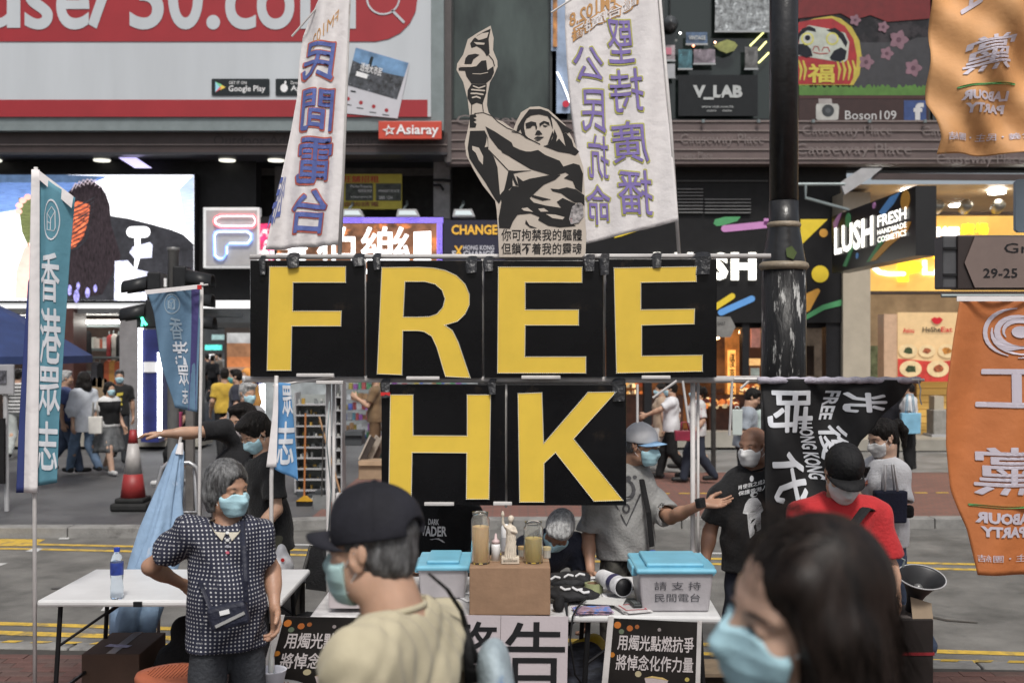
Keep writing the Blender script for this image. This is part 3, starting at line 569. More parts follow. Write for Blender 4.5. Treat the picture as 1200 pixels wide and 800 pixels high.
dpoly([(1059, 118), (1085, 118), (1085, 141.5), (1059, 141.5)], (.03, .06, .18), .018, 'blue_square')
dpoly([(957, 122), (981, 122), (983, 125), (982, 140), (979, 141), (958, 141), (956, 139), (956, 125)], (.4, .4, .38), .018, 'camera_body'); dpoly([(959, 116), (974, 116), (975, 122), (959, 122)], (.3, .28, .27), .018, 'camera_top'); dpoly(circ(970, 130, 7.2), (.03, .035, .04), .022, 'camera_lens'); dpoly(circ(970, 130, 3), (.08, .09, .1), .026, 'lens_glass')
# ---- cosmetics shop front
ls = thing('cosmetics_shop', 'black cosmetics shop front with bright confetti strokes and warm lit interior', 'shop', (3.5, 22.4, 0))
B().pbox(585, 191, 992, 270, 22.95, .5).build('upper_wall', mat('lush_upper', (.014, .014, .015), .5, var=.15), ls)
B().pbox(588, 211, 900, 213, 22.9, .06).build('ledge', mat('ledge', (.05, .05, .05), .5), ls)
for x0, x1, y0, n in ((760, 824, 221, 8), (826, 880, 233, 5)):
    for i in range(n): B().pbox(x0, y0 + i * 3.9, x1, y0 + i * 3.9 + 1.2, 22.88, .06).build('vent_slat', mat('vent', (.2, .2, .2), .5), ls)
B().pbox(592, 270, 995, 378, 22.3, .5).build('fascia', mat('lush_fascia', (.013, .013, .014), .4, var=.1), ls)
for c, nm, pts in (((.45, .2, .42), 'pink', pill(849, 268, 900, 263, 8)), ((.06, .25, .1), 'green', [(836, 262), (838, 257), (850, 254), (868, 254), (864, 259), (848, 264), (840, 265)]), ((.62, .46, .03), 'yellow', [(720, 277), (728, 270), (736, 270), (750, 266), (748, 270), (728, 277), (720, 279)]), ((.62, .46, .03), 'yellow', pill(838, 360, 858, 347, 7)), ((.1, .28, .6), 'blue', pill(845, 366, 881, 350, 7.5)),
                   ((.62, .46, .03), 'yellow', [(938, 257), (970, 257), (938, 288)]), ((.5, .25, .04), 'orange', circ(965, 273, 5)), ((.62, .46, .03), 'yellow', circ(961, 321, 10)), ((.55, .25, .04), 'orange', stroke([(943, 360), (950, 348), (958, 341)], [14, 13, 6])), ((.05, .22, .12), 'green', stroke([(944, 372), (965, 360), (995, 352)], [5, 6, 7])), ((.45, .2, .42), 'pink', [(895, 256), (903, 256), (903, 264), (895, 264)])):
    B().prism(pts, ppx(22.29), 0, .006).build('confetti_stroke', mat('conf_' + nm, c, .45, var=.05, emit=.12), ls)
for s, x0, x1 in (('L', 766, 786), ('U', 791, 812), ('S', 834, 853), ('H', 857, 886)):
    b = B(); put_text(b, ppx(22.24), s, x0, 328, x1, 296, .02, .05, ext=.06); b.build('lit_letter', mat('letter_glow', (1, .97, .88), .5, var=0, emit=1.5), ls)
B().pbox(594, 378, 1000, 384, 22.6, 3.5).build('ceiling', M_dark, ls)
B().pbox(594, 378, 1000, 525, 26, .2).build('back_wall', mat('lush_wall', (.16, .06, .02), .6, var=.5, vs=1.5, col2=(.05, .02, .012), c2s=.9, c2t=.5, emit=.6), ls)  # wall glows on its own, standing in for warm lamplight on it
B().pbox(600, 506, 992, 524, 22.3, .5).build('step', M_plinth, ls)
B().box((4, 24.3, .12), (9, 3.6, .04)).build('shop_floor', mat('wood_floor', (.12, .05, .025), .4, var=.3), ls)
for x0, x1, y1 in ((755, 764, 524), (870, 878, 440), (895, 900, 440), (968, 991, 524)): B().pbox(x0, 378, x1, y1, 22.35, .3).build('mullion', BLACK, ls)
for i, (x0, y0, x1, y1, c, e, Y) in enumerate(((850, 382, 868, 480, (.5, .2, .05), .35, 24.6), (853, 410, 862, 470, (.8, .35, .08), 1.3, 24.3), (880, 378, 895, 407, (.55, .25, .2), .3, 23.5), (876, 420, 893, 428, (.9, .5, .2), .8, 24.5), (880, 431, 890, 440, (.4, .45, .4), .3, 23.2), (932, 380, 968, 520, (.22, .17, .13), .2, 23.6), (945, 405, 954, 440, (.05, .03, .02), 0, 23.4))):
    B().pbox(x0, y0, x1, y1, Y, .05).build('display_panel', mat('lp%d' % i, c, .5, var=.3, vs=4, emit=e), ls)
b = B(); put_text(b, ppx(24.25), '優\n惠\n中', 854.5, 466, 861, 414, .02, .02); b.build('panel_lettering', BLACK, ls)
for i in range(2): b = B(); b.box((2.9 + 1.9 * i, 24.0 + i * .4, .55), (1.3, .8, .9)); o = b.build('display_table', mat('wood_disp', (.09, .035, .02), .5, var=.3), ls)
mglow = [mat('pr%d' % i, c, .5, var=.2, emit=e) for i, (c, e) in enumerate((((.7, .35, .1), .8), ((.75, .2, .05), .6), ((.6, .5, .3), .5), ((.4, .08, .03), .3), ((.85, .6, .3), 1.2), ((.2, .06, .05), .1)))]  # goods carry their own glow in place of warm shop light
b = B()
for i in range(150):
    k = i % 6
    if i < 50: x, y, Y = 820 + random.random() * 48, 470 + random.random() * 9, 23.7 + random.random() * .3
    elif i < 110: x, y, Y = 738 + random.random() * 16 - (0 if i % 2 else 8), 452 + (i % 7) * 9.5 + random.random() * 3, 25.6
    else: x, y, Y = 868 + random.random() * 20, 455 + random.random() * 10, 24.3
    c = P(x, y, Y); b.lathe([(0, 0), (.05, .01), (.055, .07), (.02, .1)], c, 7, None, k)
tag(b.build('soap_product', mglow, ls), kind='stuff')
for y in (457, 467, 477, 487, 497): B().pbox(728, y, 756, y + 1, 25.7, .25).build('shelf', mat('shelf_br', (.2, .09, .04), .5), ls)
for x, y, Y in ((760, 392, 24), (828, 390, 24), (869, 389, 23.5), (840, 395, 25), (905, 390, 24), (800, 388, 24), (740, 388, 24)):
    B().lathe([(0, -.05), (.05, -.03), (.05, .03), (0, .05)], P(x, y, Y), 8).build('spotlight', mat('warm_bulb', (1, 1, 1), .5, var=0, emit=22, ecol=(1, .5, .2)), ls)
t = thing('street_arrow_sign', 'small faded arrow shaped street name plate behind the last black letter panel', 'sign', P(850, 395, 18))
B().prism([(838, 371), (856, 371), (862, 383), (856, 395), (838, 395)], ppx(18), -.03, 0).build('plate', mat('arrow_plate', (.2, .2, .19), .6, var=.25, vs=5), t)
B().tube([P(836, 365, 18.1), Vector((P(836, 0, 18.1).x, 18.1, 0))], .04, 8).build('post', M_iron, t)
b = B(); put_text(b, ppx(17.99), 'EAST', 841, 381, 850, 377, .006); b.build('lettering', BLACK, t)
pj = thing('projecting_sign', 'black box sign jutting over the pavement with glowing white lettering and confetti', 'sign', (6.1, 19.5, 3.3))
A = P(975, 254, 21.5); Bq = P(1073, 216.5, 17.3); C_ = P(1073, 300.5, 17.3); D = P(975, 320, 21.5)
hgt = A.z - D.z
a = Vector((A.x, A.y, D.z)); bq = Vector((Bq.x, Bq.y, D.z))
f = quad(a, bq, bq + Vector((0, 0, hgt)), a + Vector((0, 0, hgt)))
nrm = (f(0, 0, 1) - f(0, 0, 0));
if nrm.x > 0: fl = lambda u, v, w=0, g=f: g(u, v, -w)
else: fl = f
B().prism([(0, 0), (1, 0), (1, 1), (0, 1)], fl, -.32, 0).build('box', mat('lush_box', (.012, .012, .013), .35, var=.1), pj)
for c, nm, pts in (((.45, .2, .42), 'pink', [(.02, .88), (.04, .7), (.12, .93), (.14, 1), (.1, 1)]), ((.06, .25, .1), 'green', circ(.23, .84, .035, .12)), ((.1, .28, .6), 'blue', [(.62, .8), (.66, .72), (.78, .85), (.85, .99), (.74, .97)]), ((.5, .25, .04), 'orange', circ(.9, .84, .045, .14)), ((.55, .25, .04), 'orange', [(.5, .06), (.58, .06), (.75, .24), (.92, .38), (.96, .5), (.93, .52), (.78, .4), (.76, .46), (.7, .32)]), ((.05, .22, .12), 'green', [(.16, .08), (.21, .06), (.3, .32), (.28, .4)]), ((.05, .22, .12), 'green', [(.47, .06), (.52, .06), (.66, .3), (.66, .4)]), ((.45, .2, .42), 'pink', circ(.56, .93, .018, .05)), ((.1, .28, .6), 'blue', circ(.35, .2, .015, .05))):
    B().prism(pts, fl, 0, .01).build('confetti_stroke', mat('conf_' + nm), pj)
b = B(); put_text(b, fl, 'LUSH', .05, .3, .56, .78, .02, .03); b.build('lit_lettering', mat('letter_glow'), pj)
b = B(); put_text(b, fl, 'FRESH', .61, .56, .92, .74, .02, .02); b.build('small_lettering', mat('letter_glow'), pj); b = B(); put_text(b, fl, 'HANDMADE', .61, .44, .92, .52, .02, .01); b.build('small_lettering', mat('letter_glow'), pj); b = B(); put_text(b, fl, 'COSMETICS', .61, .32, .92, .41, .02, .01); b.build('small_lettering', mat('letter_glow'), pj)
B().tube([P(930, 216, 21), P(990, 216, 21)], .03, 6).tube([P(944, 216, 21), P(944, 232, 21), P(995, 246, 21)], .03, 6).build('bracket', M_grey, pj)
# ---- food shop on the right
fs_ = thing('food_plaza', 'brightly lit food arcade with yellow fascia and warm ceiling lights', 'shop', (9.5, 22.6, 0))
B().pbox(988, 225, 1020, 530, 22.2, .8).build('cream_pillar', M_cream, fs_)
b = B(); a0 = P(985, 205, 21.5); b.prism([(985, 214), (1010, 197), (1034, 197), (1022, 207), (990, 228)], ppx(21.6), -.1, 0); b.build('canopy_end', M_lgrey, fs_); B().prism([(1026, 203), (1500, 206), (1500, 213), (1022, 210)], ppx(21.65), -.1, 0).build('canopy_edge', M_brownb, fs_)
cz = P(1100, 207, 21.6).z
B().add([P(985, 216, 21.7), P(1500, 216, 21.7), P(1500, 262, 27), P(985, 262, 27)], [(0, 1, 2, 3)]).build('ceiling', mat('warm_ceiling', (.5, .42, .32), .5, var=.1), fs_)
for x, y, Y in ((1066, 222, 22.3), (1168, 224, 22.3), (1029, 238, 24.2), (1122, 239, 24.2), (1200, 236, 24), (1240, 225, 22.3)):
    B().lathe([(0, 0), (.16, 0), (.17, .03)], P(x, y, Y) + Vector((0, 0, -.05)), 16).build('downlight', M_lampw, fs_)
for x in (1098, 1131, 1169, 1215):
    o = B().lathe([(.02, -.16), (.11, -.1), (.12, .12), (.08, .16)], P(x, 243, 22.4), 12, Matrix.Rotation(math.radians(65), 3, 'X')).build('spot_head', mat('spot_metal', (.3, .29, .25), .35, .6), fs_, smooth=True)
B().pbox(1020, 248, 1500, 252, 23.2, .1).build('track_rail', M_brownb, fs_)
B().pbox(1020, 253, 1500, 341, 23.0, .4).build('yellow_fascia', mat('fascia_yellow', (.72, .43, .1), .5, var=.1, vs=1, emit=.6), fs_)  # fascia brightened by a glow of its own
B().pbox(1020, 341, 1500, 344, 22.95, .45).build('fascia_edge', M_brownb, fs_)
f = ppx(22.96); M_ly = mat('let_glow_yellow', (1, .68, .03), .5, var=0, emit=1.1)
b = B(); put_text(b, f, 'P', 1052, 330, 1081, 305, .05, .07, ext=.06); b.build('raised_letter', M_ly, fs_)
b = B(); put_text(b, f, 'CAUSEWAY', 975, 304, 1150, 288, .05, .05, ext=.06); b.build('raised_lettering', M_ly, fs_)
b = B(); put_text(b, f, 'LAZA', 1081, 322, 1150, 305, .05, .03, ext=.06); b.prism(stroke([(1024, 314), (1030, 319), (1040, 321), (1058, 321)], 5), f, 0, .06); b.build('raised_lettering', mat('sgw2', (1, 1, 1), .5, var=0, emit=1.2), fs_)
b = B(); put_text(b, f, '銅鑼', 1080, 282, 1123, 266, .05, .05); b.build('raised_lettering', mat('sgw2'), fs_)
b = B(); put_text(b, f, '廣場', 1125, 275, 1157, 262, .05, .05); b.build('raised_lettering', M_ly, fs_)
B().pbox(1020, 344, 1500, 545, 26.5, .2).build('back_wall', mat('warm_wall', (.36, .26, .16), .6, var=.3, vs=1, emit=.4), fs_)  # own glow makes the wall look lit
b = B(); b.pbox(1075, 446, 1500, 524, 23.4, 1); ct = b.build('counter', mat('counter_edge', (.3, .18, .08), .5), fs_)
for i in range(8): B().pbox(1075, 447 + i * 8.2, 1500, 454.4 + i * 8.2, 23.36, .05).build('counter_board', mat('counter_yellow', (.62, .38, .1), .5, var=.12, vs=2, stretch=(.2, 1, 3), emit=.22), ct)
B().pbox(990, 515, 1500, 528, 21.9, 1.5).build('step', M_plinth, fs_)
B().pbox(1020, 405, 1037, 445, 24, .05).build('glass_case', mat('gcase', (.2, .24, .14), .2, var=.5, vs=4, emit=.2), fs_)
mn = thing('menu_board', 'tall food menu board with red lips emblem and rows of dishes', 'menu board', P(1090, 447, 23.1))
B().pbox(1052, 366, 1145, 447, 23.0, .1).build('upper_sheet', mat('menu_cream', (.6, .42, .22), .4, var=.06, emit=.28), mn)
B().prism([(1052, 447), (1145, 447), (1145, 418), (1100, 424), (1052, 420)], ppx(22.99), 0, .006).build('red_sheet', mat('menu_red', (.45, .04, .03), .4, var=.2, emit=.25), mn)
B().pbox(1036, 368, 1051.5, 447, 23.02, .4).build('side_panel', mat('menu_side', (.45, .3, .2), .4, var=.1, emit=.2), mn)
f = ppx(22.98)
b = B(); put_text(b, f, 'HeShe', 1081, 389, 1102, 383, .01, .02); b.build('black_lettering', BLACK, mn)
b = B(); put_text(b, f, 'Eat', 1102.5, 389, 1116, 383, .01, .02); put_text(b, f, 'Aeiou', 1058, 390, 1071, 384, .01, .02); b.prism([(1091, 374), (1095, 371.5), (1098, 372.5), (1101, 371.5), (1105, 374.5), (1101, 379), (1098, 380), (1094, 378.5)], f, 0, .01); b.build('red_lettering', mat('lips', (.5, .01, .02), .5, var=0, emit=.1), mn)
for i, (x, y, rx) in enumerate(((1064, 411, 11), (1086, 411, 10), (1110, 411, 11), (1067, 432, 13), (1099, 432, 13), (1130, 432, 12))):
    B().prism(circ(x, y, rx, rx * .75), f, 0, .01).build('plate_picture', mat('plate_pic', (.6, .45, .25), .4, var=.1, emit=.3), mn)
    B().prism([(x + r_ * rx * .65 * math.cos(a_), y + r_ * rx * .45 * math.sin(a_)) for a_, r_ in [(k * .7, .6 + .4 * random.random()) for k in range(9)]], f, .01, .014).build('dish_picture', mat('dish%d' % (i % 3), ((.04, .06, .02), (.3, .08, .03), (.45, .18, .03))[i % 3], .5, var=.5, vs=20, emit=.15), mn)
t = thing('waste_bin', 'grey bin standing before the yellow boarded counter', 'bin', P(1100, 515, 22.6))
B().pbox(1094, 480, 1116, 510, 22.6, .4).build('body', mat('bin_grey', (.25, .24, .22), .5, var=.2), t, bevel=.02); B().pbox(1092, 509, 1117, 513, 22.55, .5).build('base', M_lgrey, t); B().pbox(1095, 464, 1106, 480, 22.65, .3).build('tissue_box', M_cream, t)
M_tar = mat('tar_dark', (.05, .048, .046), .6, var=.3, vs=6)
def wear(nm, pts, m, z=.006): b = B(); b.add([((x - CX) * GY2(y) / F, GY2(y), RZ + z) for x, y in pts], [tuple(range(len(pts)))]); tag(b.build(nm, m), kind='structure')
for L_ in ([(905, 712), (960, 705), (1010, 722), (1060, 716), (1110, 727), (1145, 730)], [(60, 690), (150, 684), (260, 692), (330, 688)], [(590, 668), (650, 676), (700, 671)]): wear('tar_seam', [(x + .6 * math.sin(x), y) for x, y in stroke([p for p in L_], [1.2, 2.4, 1.6, 2.6, 2.0, .8][:len(L_)])], M_tar)
wear('utility_cover', [(560, 612), (600, 612), (602, 617), (560, 617)], M_iron, .008)
# ---------------------------------------------------------------- organic modelling: distance fields meshed by surface nets
def V(*a): return np.array(a, dtype=np.float32)
class SDF:
    def __init__(s): s.ops = []
    def cone(s, a, b, ra, rb=None, k=.02, op='u', flat=None):
        a = V(*a); b = V(*b); rb = ra if rb is None else rb; r = max(ra, rb) + k
        s.ops.append(('c', a, b, ra, rb, k, op, flat, np.minimum(a, b) - r, np.maximum(a, b) + r)); return s
    def chain(s, pts, rs, k=.015, op='u'):
        for i in range(len(pts) - 1): s.cone(pts[i], pts[i + 1], rs[i], rs[i + 1], k, op)
        return s
    def ell(s, c, r, R=None, k=.02, op='u'):
        c = V(*c); r = V(*r); R = np.eye(3, dtype=np.float32) if R is None else np.array(R, dtype=np.float32)
        e = np.sqrt(((R * r[None, :]) ** 2).sum(1)) + k
        s.ops.append(('e', c, r, R, 0, k, op, None, c - e, c + e)); return s
    def cut(s, p, n, k=0):              # keep the side the normal points away from
        s.ops.append(('p', V(*p), V(*n) / np.linalg.norm(n), 0, 0, k, 'i', None, None, None)); return s
    def disp(s, fn): s.ops.append(('f', fn, None, 0, 0, 0, 'f', None, None, None)); return s
    def inflate(s, d): s.ops.append(('n', d, None, 0, 0, 0, 'n', None, None, None)); return s
    def eval(s, vox, fine=(), pad=.02):
        us = [o for o in s.ops if o[6] == 'u']
        lo = np.min([o[8] for o in us], 0) - pad; hi = np.max([o[9] for o in us], 0) + pad
        ax = []
        for d in range(3):
            g = [float(lo[d])]
            while g[-1] < hi[d]:
                st = vox
                for fl, fh, fv in fine:
                    if fl[d] - st < g[-1] < fh[d]: st = min(st, fv)
                g.append(g[-1] + st)
            ax.append(np.array(g, dtype=np.float32))
        X, Y, Z = ax; D = np.full((len(X), len(Y), len(Z)), .06, dtype=np.float32)
        for o in s.ops:
            t = o[0]
            if t == 'p':
                p, n, k = o[1], o[2], o[5]
                d = (X[:, None, None] - p[0]) * n[0] + (Y[None, :, None] - p[1]) * n[1] + (Z[None, None, :] - p[2]) * n[2]
                D = np.maximum(D, d); continue
            if t == 'f': D = D + o[1](X[:, None, None], Y[None, :, None], Z[None, None, :]).astype(np.float32); continue
            if t == 'n': D = D - o[1]; continue
            m = .05 if o[6] == 'u' else .01
            i0 = [max(0, int(np.searchsorted(ax[d], o[8][d] - m)) - 1) for d in range(3)]; i1 = [min(len(ax[d]), int(np.searchsorted(ax[d], o[9][d] + m)) + 1) for d in range(3)]
            if any(i0[d] >= i1[d] for d in range(3)): continue
            sl = tuple(slice(i0[d], i1[d]) for d in range(3))
            x = X[sl[0]][:, None, None]; y = Y[sl[1]][None, :, None]; z = Z[sl[2]][None, None, :]
            if t == 'c':
                a, b, ra, rb = o[1:5]; ba = b - a; L2 = float(ba @ ba) + 1e-12
                px, py, pz = x - a[0], y - a[1], z - a[2]
                h = np.clip((px * ba[0] + py * ba[1] + pz * ba[2]) / L2, 0, 1)
                qx, qy, qz = px - ba[0] * h, py - ba[1] * h, pz - ba[2] * h
                if o[7] is not None:
                    fx, fy, fz = o[7]; d = np.sqrt((qx / fx) ** 2 + (qy / fy) ** 2 + (qz / fz) ** 2)
                    d = (d - (ra + (rb - ra) * h)) * min(fx, fy, fz)
                else: d = np.sqrt(qx * qx + qy * qy + qz * qz) - (ra + (rb - ra) * h)
            else:
                c, r, R = o[1:4]; px, py, pz = x - c[0], y - c[1], z - c[2]
                u = [px * R[0, j] + py * R[1, j] + pz * R[2, j] for j in range(3)]
                k0 = np.sqrt(sum((u[j] / r[j]) ** 2 for j in range(3))); k1 = np.sqrt(sum((u[j] / r[j] ** 2) ** 2 for j in range(3))) + 1e-9
                d = k0 * (k0 - 1) / k1
            A = D[sl]; k = max(o[5], 1e-5)
            if o[6] == 'u':
                hh = np.clip(.5 + .5 * (A - d) / k, 0, 1); D[sl] = A * (1 - hh) + d * hh - k * hh * (1 - hh)
            elif o[6] == 's':
                hh = np.clip(.5 - .5 * (A + d) / k, 0, 1); D[sl] = A * (1 - hh) - d * hh + k * hh * (1 - hh)
        return ax, D
def nets(ax, D):
    X, Y, Z = ax; ins = D < 0
    c = [ins[i:ins.shape[0] - 1 + i, j:ins.shape[1] - 1 + j, k:ins.shape[2] - 1 + k] for i in (0, 1) for j in (0, 1) for k in (0, 1)]
    sm = sum(q.astype(np.int8) for q in c); act = np.argwhere((sm > 0) & (sm < 8))
    if len(act) == 0: return np.zeros((0, 3)), np.zeros((0, 4), int)
    idx = -np.ones(sm.shape, dtype=np.int64); idx[tuple(act.T)] = np.arange(len(act))
    acc = np.zeros((len(act), 3)); cnt = np.zeros(len(act)); I, J, K = act.T
    for d in range(3):
        o1, o2 = [e for e in range(3) if e != d]
        for p in (0, 1):
            for q in (0, 1):
                off = np.zeros(3, int); off[o1] = p; off[o2] = q; o2_ = off.copy(); o2_[d] = 1
                i0 = (I + off[0], J + off[1], K + off[2]); i1 = (I + o2_[0], J + o2_[1], K + o2_[2])
                a = D[i0]; b = D[i1]; mk = (a < 0) != (b < 0); t = np.where(mk, a / np.where(mk, a - b, 1), 0)
                for e in range(3):
                    ca = ax[e][i0[e]]; cb = ax[e][i1[e]]; acc[:, e] += np.where(mk, ca + (cb - ca) * t, 0)
                cnt += mk
    vs = acc / cnt[:, None]; faces = []
    for d in range(3):
        o1, o2 = [(d + 1) % 3, (d + 2) % 3]
        s0 = [slice(None)] * 3; s1 = [slice(None)] * 3; s0[d] = slice(0, -1); s1[d] = slice(1, None)
        A = ins[tuple(s0)]; Bb = ins[tuple(s1)]; e = np.argwhere(A != Bb)
        e = e[(e[:, o1] > 0) & (e[:, o2] > 0) & (e[:, o1] < D.shape[o1] - 1) & (e[:, o2] < D.shape[o2] - 1)]
        if len(e) == 0: continue
        u = np.zeros(3, int); u[o1] = 1; v = np.zeros(3, int); v[o2] = 1
        q = np.stack([idx[tuple((e - u - v).T)], idx[tuple((e - v).T)], idx[tuple(e.T)], idx[tuple((e - u).T)]], 1)
        fl = A[tuple(e.T)]; q[~fl] = q[~fl][:, ::-1]; faces.append(q)
    return vs, np.concatenate(faces)
def sdf_obj(s, name, m, parent, vox=.008, fine=(), smooth=True, pat=None):
    ax, D = s.eval(vox, fine); vs, fs = nets(ax, D)
    me = bpy.data.meshes.new(name); me.vertices.add(len(vs)); me.vertices.foreach_set('co', vs.astype(np.float32).ravel())
    me.loops.add(len(fs) * 4); me.loops.foreach_set('vertex_index', fs.astype(np.int32).ravel())
    me.polygons.add(len(fs)); me.polygons.foreach_set('loop_start', np.arange(0, len(fs) * 4, 4, dtype=np.int32))
    me.update(calc_edges=True); me.validate()
    if pat is not None:
        nn = np.zeros(len(me.vertices) * 3, dtype=np.float32); me.vertex_normals.foreach_get('vector', nn)
        at = me.attributes.new('pat', 'FLOAT_VECTOR', 'POINT'); at.data.foreach_set('vector', pat(vs, nn.reshape(-1, 3)).astype(np.float32).ravel())
    me.polygons.foreach_set('use_smooth', [True] * len(me.polygons))
    for q in (m if isinstance(m, (list, tuple)) else [m]): me.materials.append(q)
    o = bpy.data.objects.new(name, me); COL.objects.link(o); o.parent = parent
    if parent is not None: WM[o.name] = WM[parent.name].copy()
    return o
def folds(A, f, seed=0, ax=(1, 1, 1)):
    r = np.random.RandomState(seed); p = r.rand(8) * 6.28
    def fn(X, Y, Z):
        a = np.sin(f * (ax[0] * X + .5 * ax[1] * Y + .35 * ax[2] * Z) + 1.6 * np.sin(f * .45 * (Z * ax[2] + .4 * X) + p[0]) + p[1])
        b = np.sin(f * .62 * (ax[1] * Y - .6 * ax[0] * X + .8 * ax[2] * Z) + 1.9 * np.sin(f * .3 * (X - Z) + p[2]) + p[3])
        return A * (a * .6 + b * .6)
    return fn
# ---------------------------------------------------------------- people
SK = {}
def skin(k='a'):
    c = {'a': (.45, .275, .19), 'b': (.37, .21, .14), 'c': (.5, .325, .24), 'd': (.27, .145, .095)}[k]
    return mat('skin_' + k, c, .5, var=.13, vs=9, sss=.12, bump=.06, bs=160)
HAIRB = mat('hair_black', (.012, .01, .009), .42, var=.5, vs=60, bump=.9, bs=120, stretch=(1, 1, .15))
HAIRG = mat('hair_grey', (.11, .11, .112), .55, var=.7, vs=70, bump=.4, bs=160, stretch=(1, 1, .2), col2=(.03, .028, .028), c2s=14, c2t=.52)
HAIRW = mat('hair_silver', (.4, .4, .4), .6, var=.4, vs=60, bump=.9, bs=130, stretch=(1, 1, .25), col2=(.2, .2, .2), c2s=14, c2t=.62)
MASKB = mat('mask_blue', (.36, .56, .63), .75, var=.06, vs=14, bump=.12, bs=120)
MASKW = mat('mask_white', (.6, .6, .6), .8, var=.06, vs=14, bump=.12, bs=120)
MASKS = mat('mask_pink', (.5, .45, .46), .8, var=.15, vs=22, bump=.12)
LOOP = mat('ear_loop', (.7, .7, .7), .7, var=0)
EYEW = mat('eye_white', (.62, .58, .55), .25, var=0); EYEB = mat('eye_iris', (.015, .008, .005), .1, var=0)
DEN = mat('denim', (.06, .085, .14), .85, var=.35, vs=5, bump=.4, bs=140)
BLKC = mat('black_cloth', (.014, .014, .015), .85, var=.3, vs=6, bump=.3, bs=70)
TROU = mat('dark_trousers', (.022, .024, .028), .85, var=.3, vs=6, bump=.3, bs=60)
SHOE = mat('dark_shoe', (.02, .02, .02), .5, var=.3); SHOEW = mat('white_shoe', (.5, .5, .5), .6, var=.2)
def rot(yaw=0, pitch=0, roll=0):
    return Matrix.Rotation(math.radians(yaw), 3, 'Z') @ Matrix.Rotation(math.radians(pitch), 3, 'X') @ Matrix.Rotation(math.radians(roll), 3, 'Y')
class Pose: pass
def person(label, loc, yaw, h=1.7, j=None, head=(0, 0, 0), lean=0, skin_='a', vox=.012, hvox=None, handvox=None, build=1., belly=0, female=False,
           shirt=None, pants=None, skirt=None, hair='short', hairm=None, mask=None, cap=None, capm=None, brimm=None, shoes=None, hands=('relax', 'relax'),
           group=None, glasses=False, legs=True, face=True, extra=None, eyeopen=.5, long=.30, headoff=(0, 0, 0), legpose=None, neckr=.056, maskback=.028):
    """yaw: degrees, 0 faces away from the camera (+Y). j: joints in local metres, or ('w', px, py, Y) picture points."""
    root = thing('person', label, 'person', (loc[0], loc[1], loc[2] if len(loc) > 2 else 0), math.radians(yaw), group)
    Wi = WM[root.name].inverted(); S = h / 1.7
    J = dict(pel=(0, 0, .93), waist=(0, 0, 1.06), chest=(0, 0, 1.25), neck=(0, -.01, 1.43), sR=(.168, -.01, 1.355), sL=(-.168, -.01, 1.355), head=(0, .02, 1.585),
             eR=(.225, -.03, 1.10), eL=(-.225, -.03, 1.10), wR=(.235, .05, .87), wL=(-.235, .05, .87), hR=(.09, 0, .90), hL=(-.09, 0, .90),
             kR=(.10, .02, .49), kL=(-.10, .02, .49), aR=(.10, -.02, .085), aL=(-.10, -.02, .085))
    if legpose == 'walk': J.update(kR=(.09, .13, .50), aR=(.09, .22, .10), kL=(-.09, -.02, .49), aL=(-.09, -.27, .14), wR=(.24, -.06, .86), wL=(-.24, .14, .88), eR=(.22, -.1, 1.1))
    if legpose == 'walk2': J.update(kL=(-.09, .15, .50), aL=(-.09, .3, .11), kR=(.09, -.04, .49), aR=(.09, -.33, .17), wL=(-.24, -.06, .86), wR=(.24, .14, .88))
    if female:
        for k_ in ('sR', 'sL'): J[k_] = (J[k_][0] * .88, J[k_][1], J[k_][2])
        for k_ in ('eR', 'eL', 'wR', 'wL'): J[k_] = (J[k_][0] * .92, J[k_][1], J[k_][2])
    LM = Matrix.Rotation(math.radians(-lean), 3, 'X'); pv = Vector(J['pel'])
    J = {k_: Vector(v) for k_, v in J.items()}
    for k_ in ('waist', 'chest', 'neck', 'sR', 'sL', 'head', 'eR', 'eL', 'wR', 'wL'): J[k_] = pv + LM @ (J[k_] - pv)
    J = {k_: v * S for k_, v in J.items()}
    for k_, v in (j or {}).items(): J[k_] = (Wi @ P(v[1], v[2], v[3])) if v[0] == 'w' else Vector(v) * S
    if j and 'neck' in j and 'head' not in j: J['head'] = J['neck'] + LM @ Vector((0, .03, .155)) * S
    J['head'] = J['head'] + Vector(headoff)
    A = Pose(); A.J = J; A.root = root; A.S = S; A.LM = LM; A.W = WM[root.name]
    HR = LM @ rot(*head) if not (j and 'abs_head' in j) else rot(*head); HO = J['head']; A.HR = HR; A.HO = HO
    def hp(x, y, z): return tuple(HO + HR @ (Vector((x, y, z)) * S))
    def hell(s, c, r, k=.015, op='u', R=None): s.ell(hp(*c), [q * S for q in r], np.array(HR @ R if R else HR), k, op)
    A.hp = hp; A.hell = hell
    up = (J['neck'] - J['pel']).normalized(); fw = (LM @ Vector((0, 1, 0))); side = (J['sR'] - J['sL']).normalized()
    fw = up.cross(side).normalized();
    TR = np.array(Matrix((side, fw, up)).transposed()); A.TR = TR; A.fw = fw; A.up = up
    b = build
    def torso(s, g, chestz=1, k=.045):
        c = J['chest'] + fw * .005; wst = J['waist']; pl = J['pel']
        s.ell(c, (.155 * b + g, .105 * b + g, .17 + g), TR, k)
        s.ell((J['chest'] + J['neck']) * .5, (.13 * b + g, .075 * b + g, .09 + g), TR, k)
        s.ell(wst + fw * (.01 + belly * .5), (.14 * b + g + belly * .4, .1 * b + g + belly, .16 + g), TR, k)
        s.ell(pl, (.155 * b + g, .11 * b + g + belly * .3, .12 + g), TR, k)
        for sd in ('sR', 'sL'): s.cone(J['neck'] - up * .035, J[sd], .045 * b + g, .052 * b + g, k)
        if female:
            for sg in (-1, 1): s.ell(c + side * sg * .065 + fw * .075 + up * .0, (.055 + g, .05 + g, .055 + g), TR, .04)
    A.torso = torso
    # ---- body: one continuous surface
    s = SDF(); torso(s, -.012)
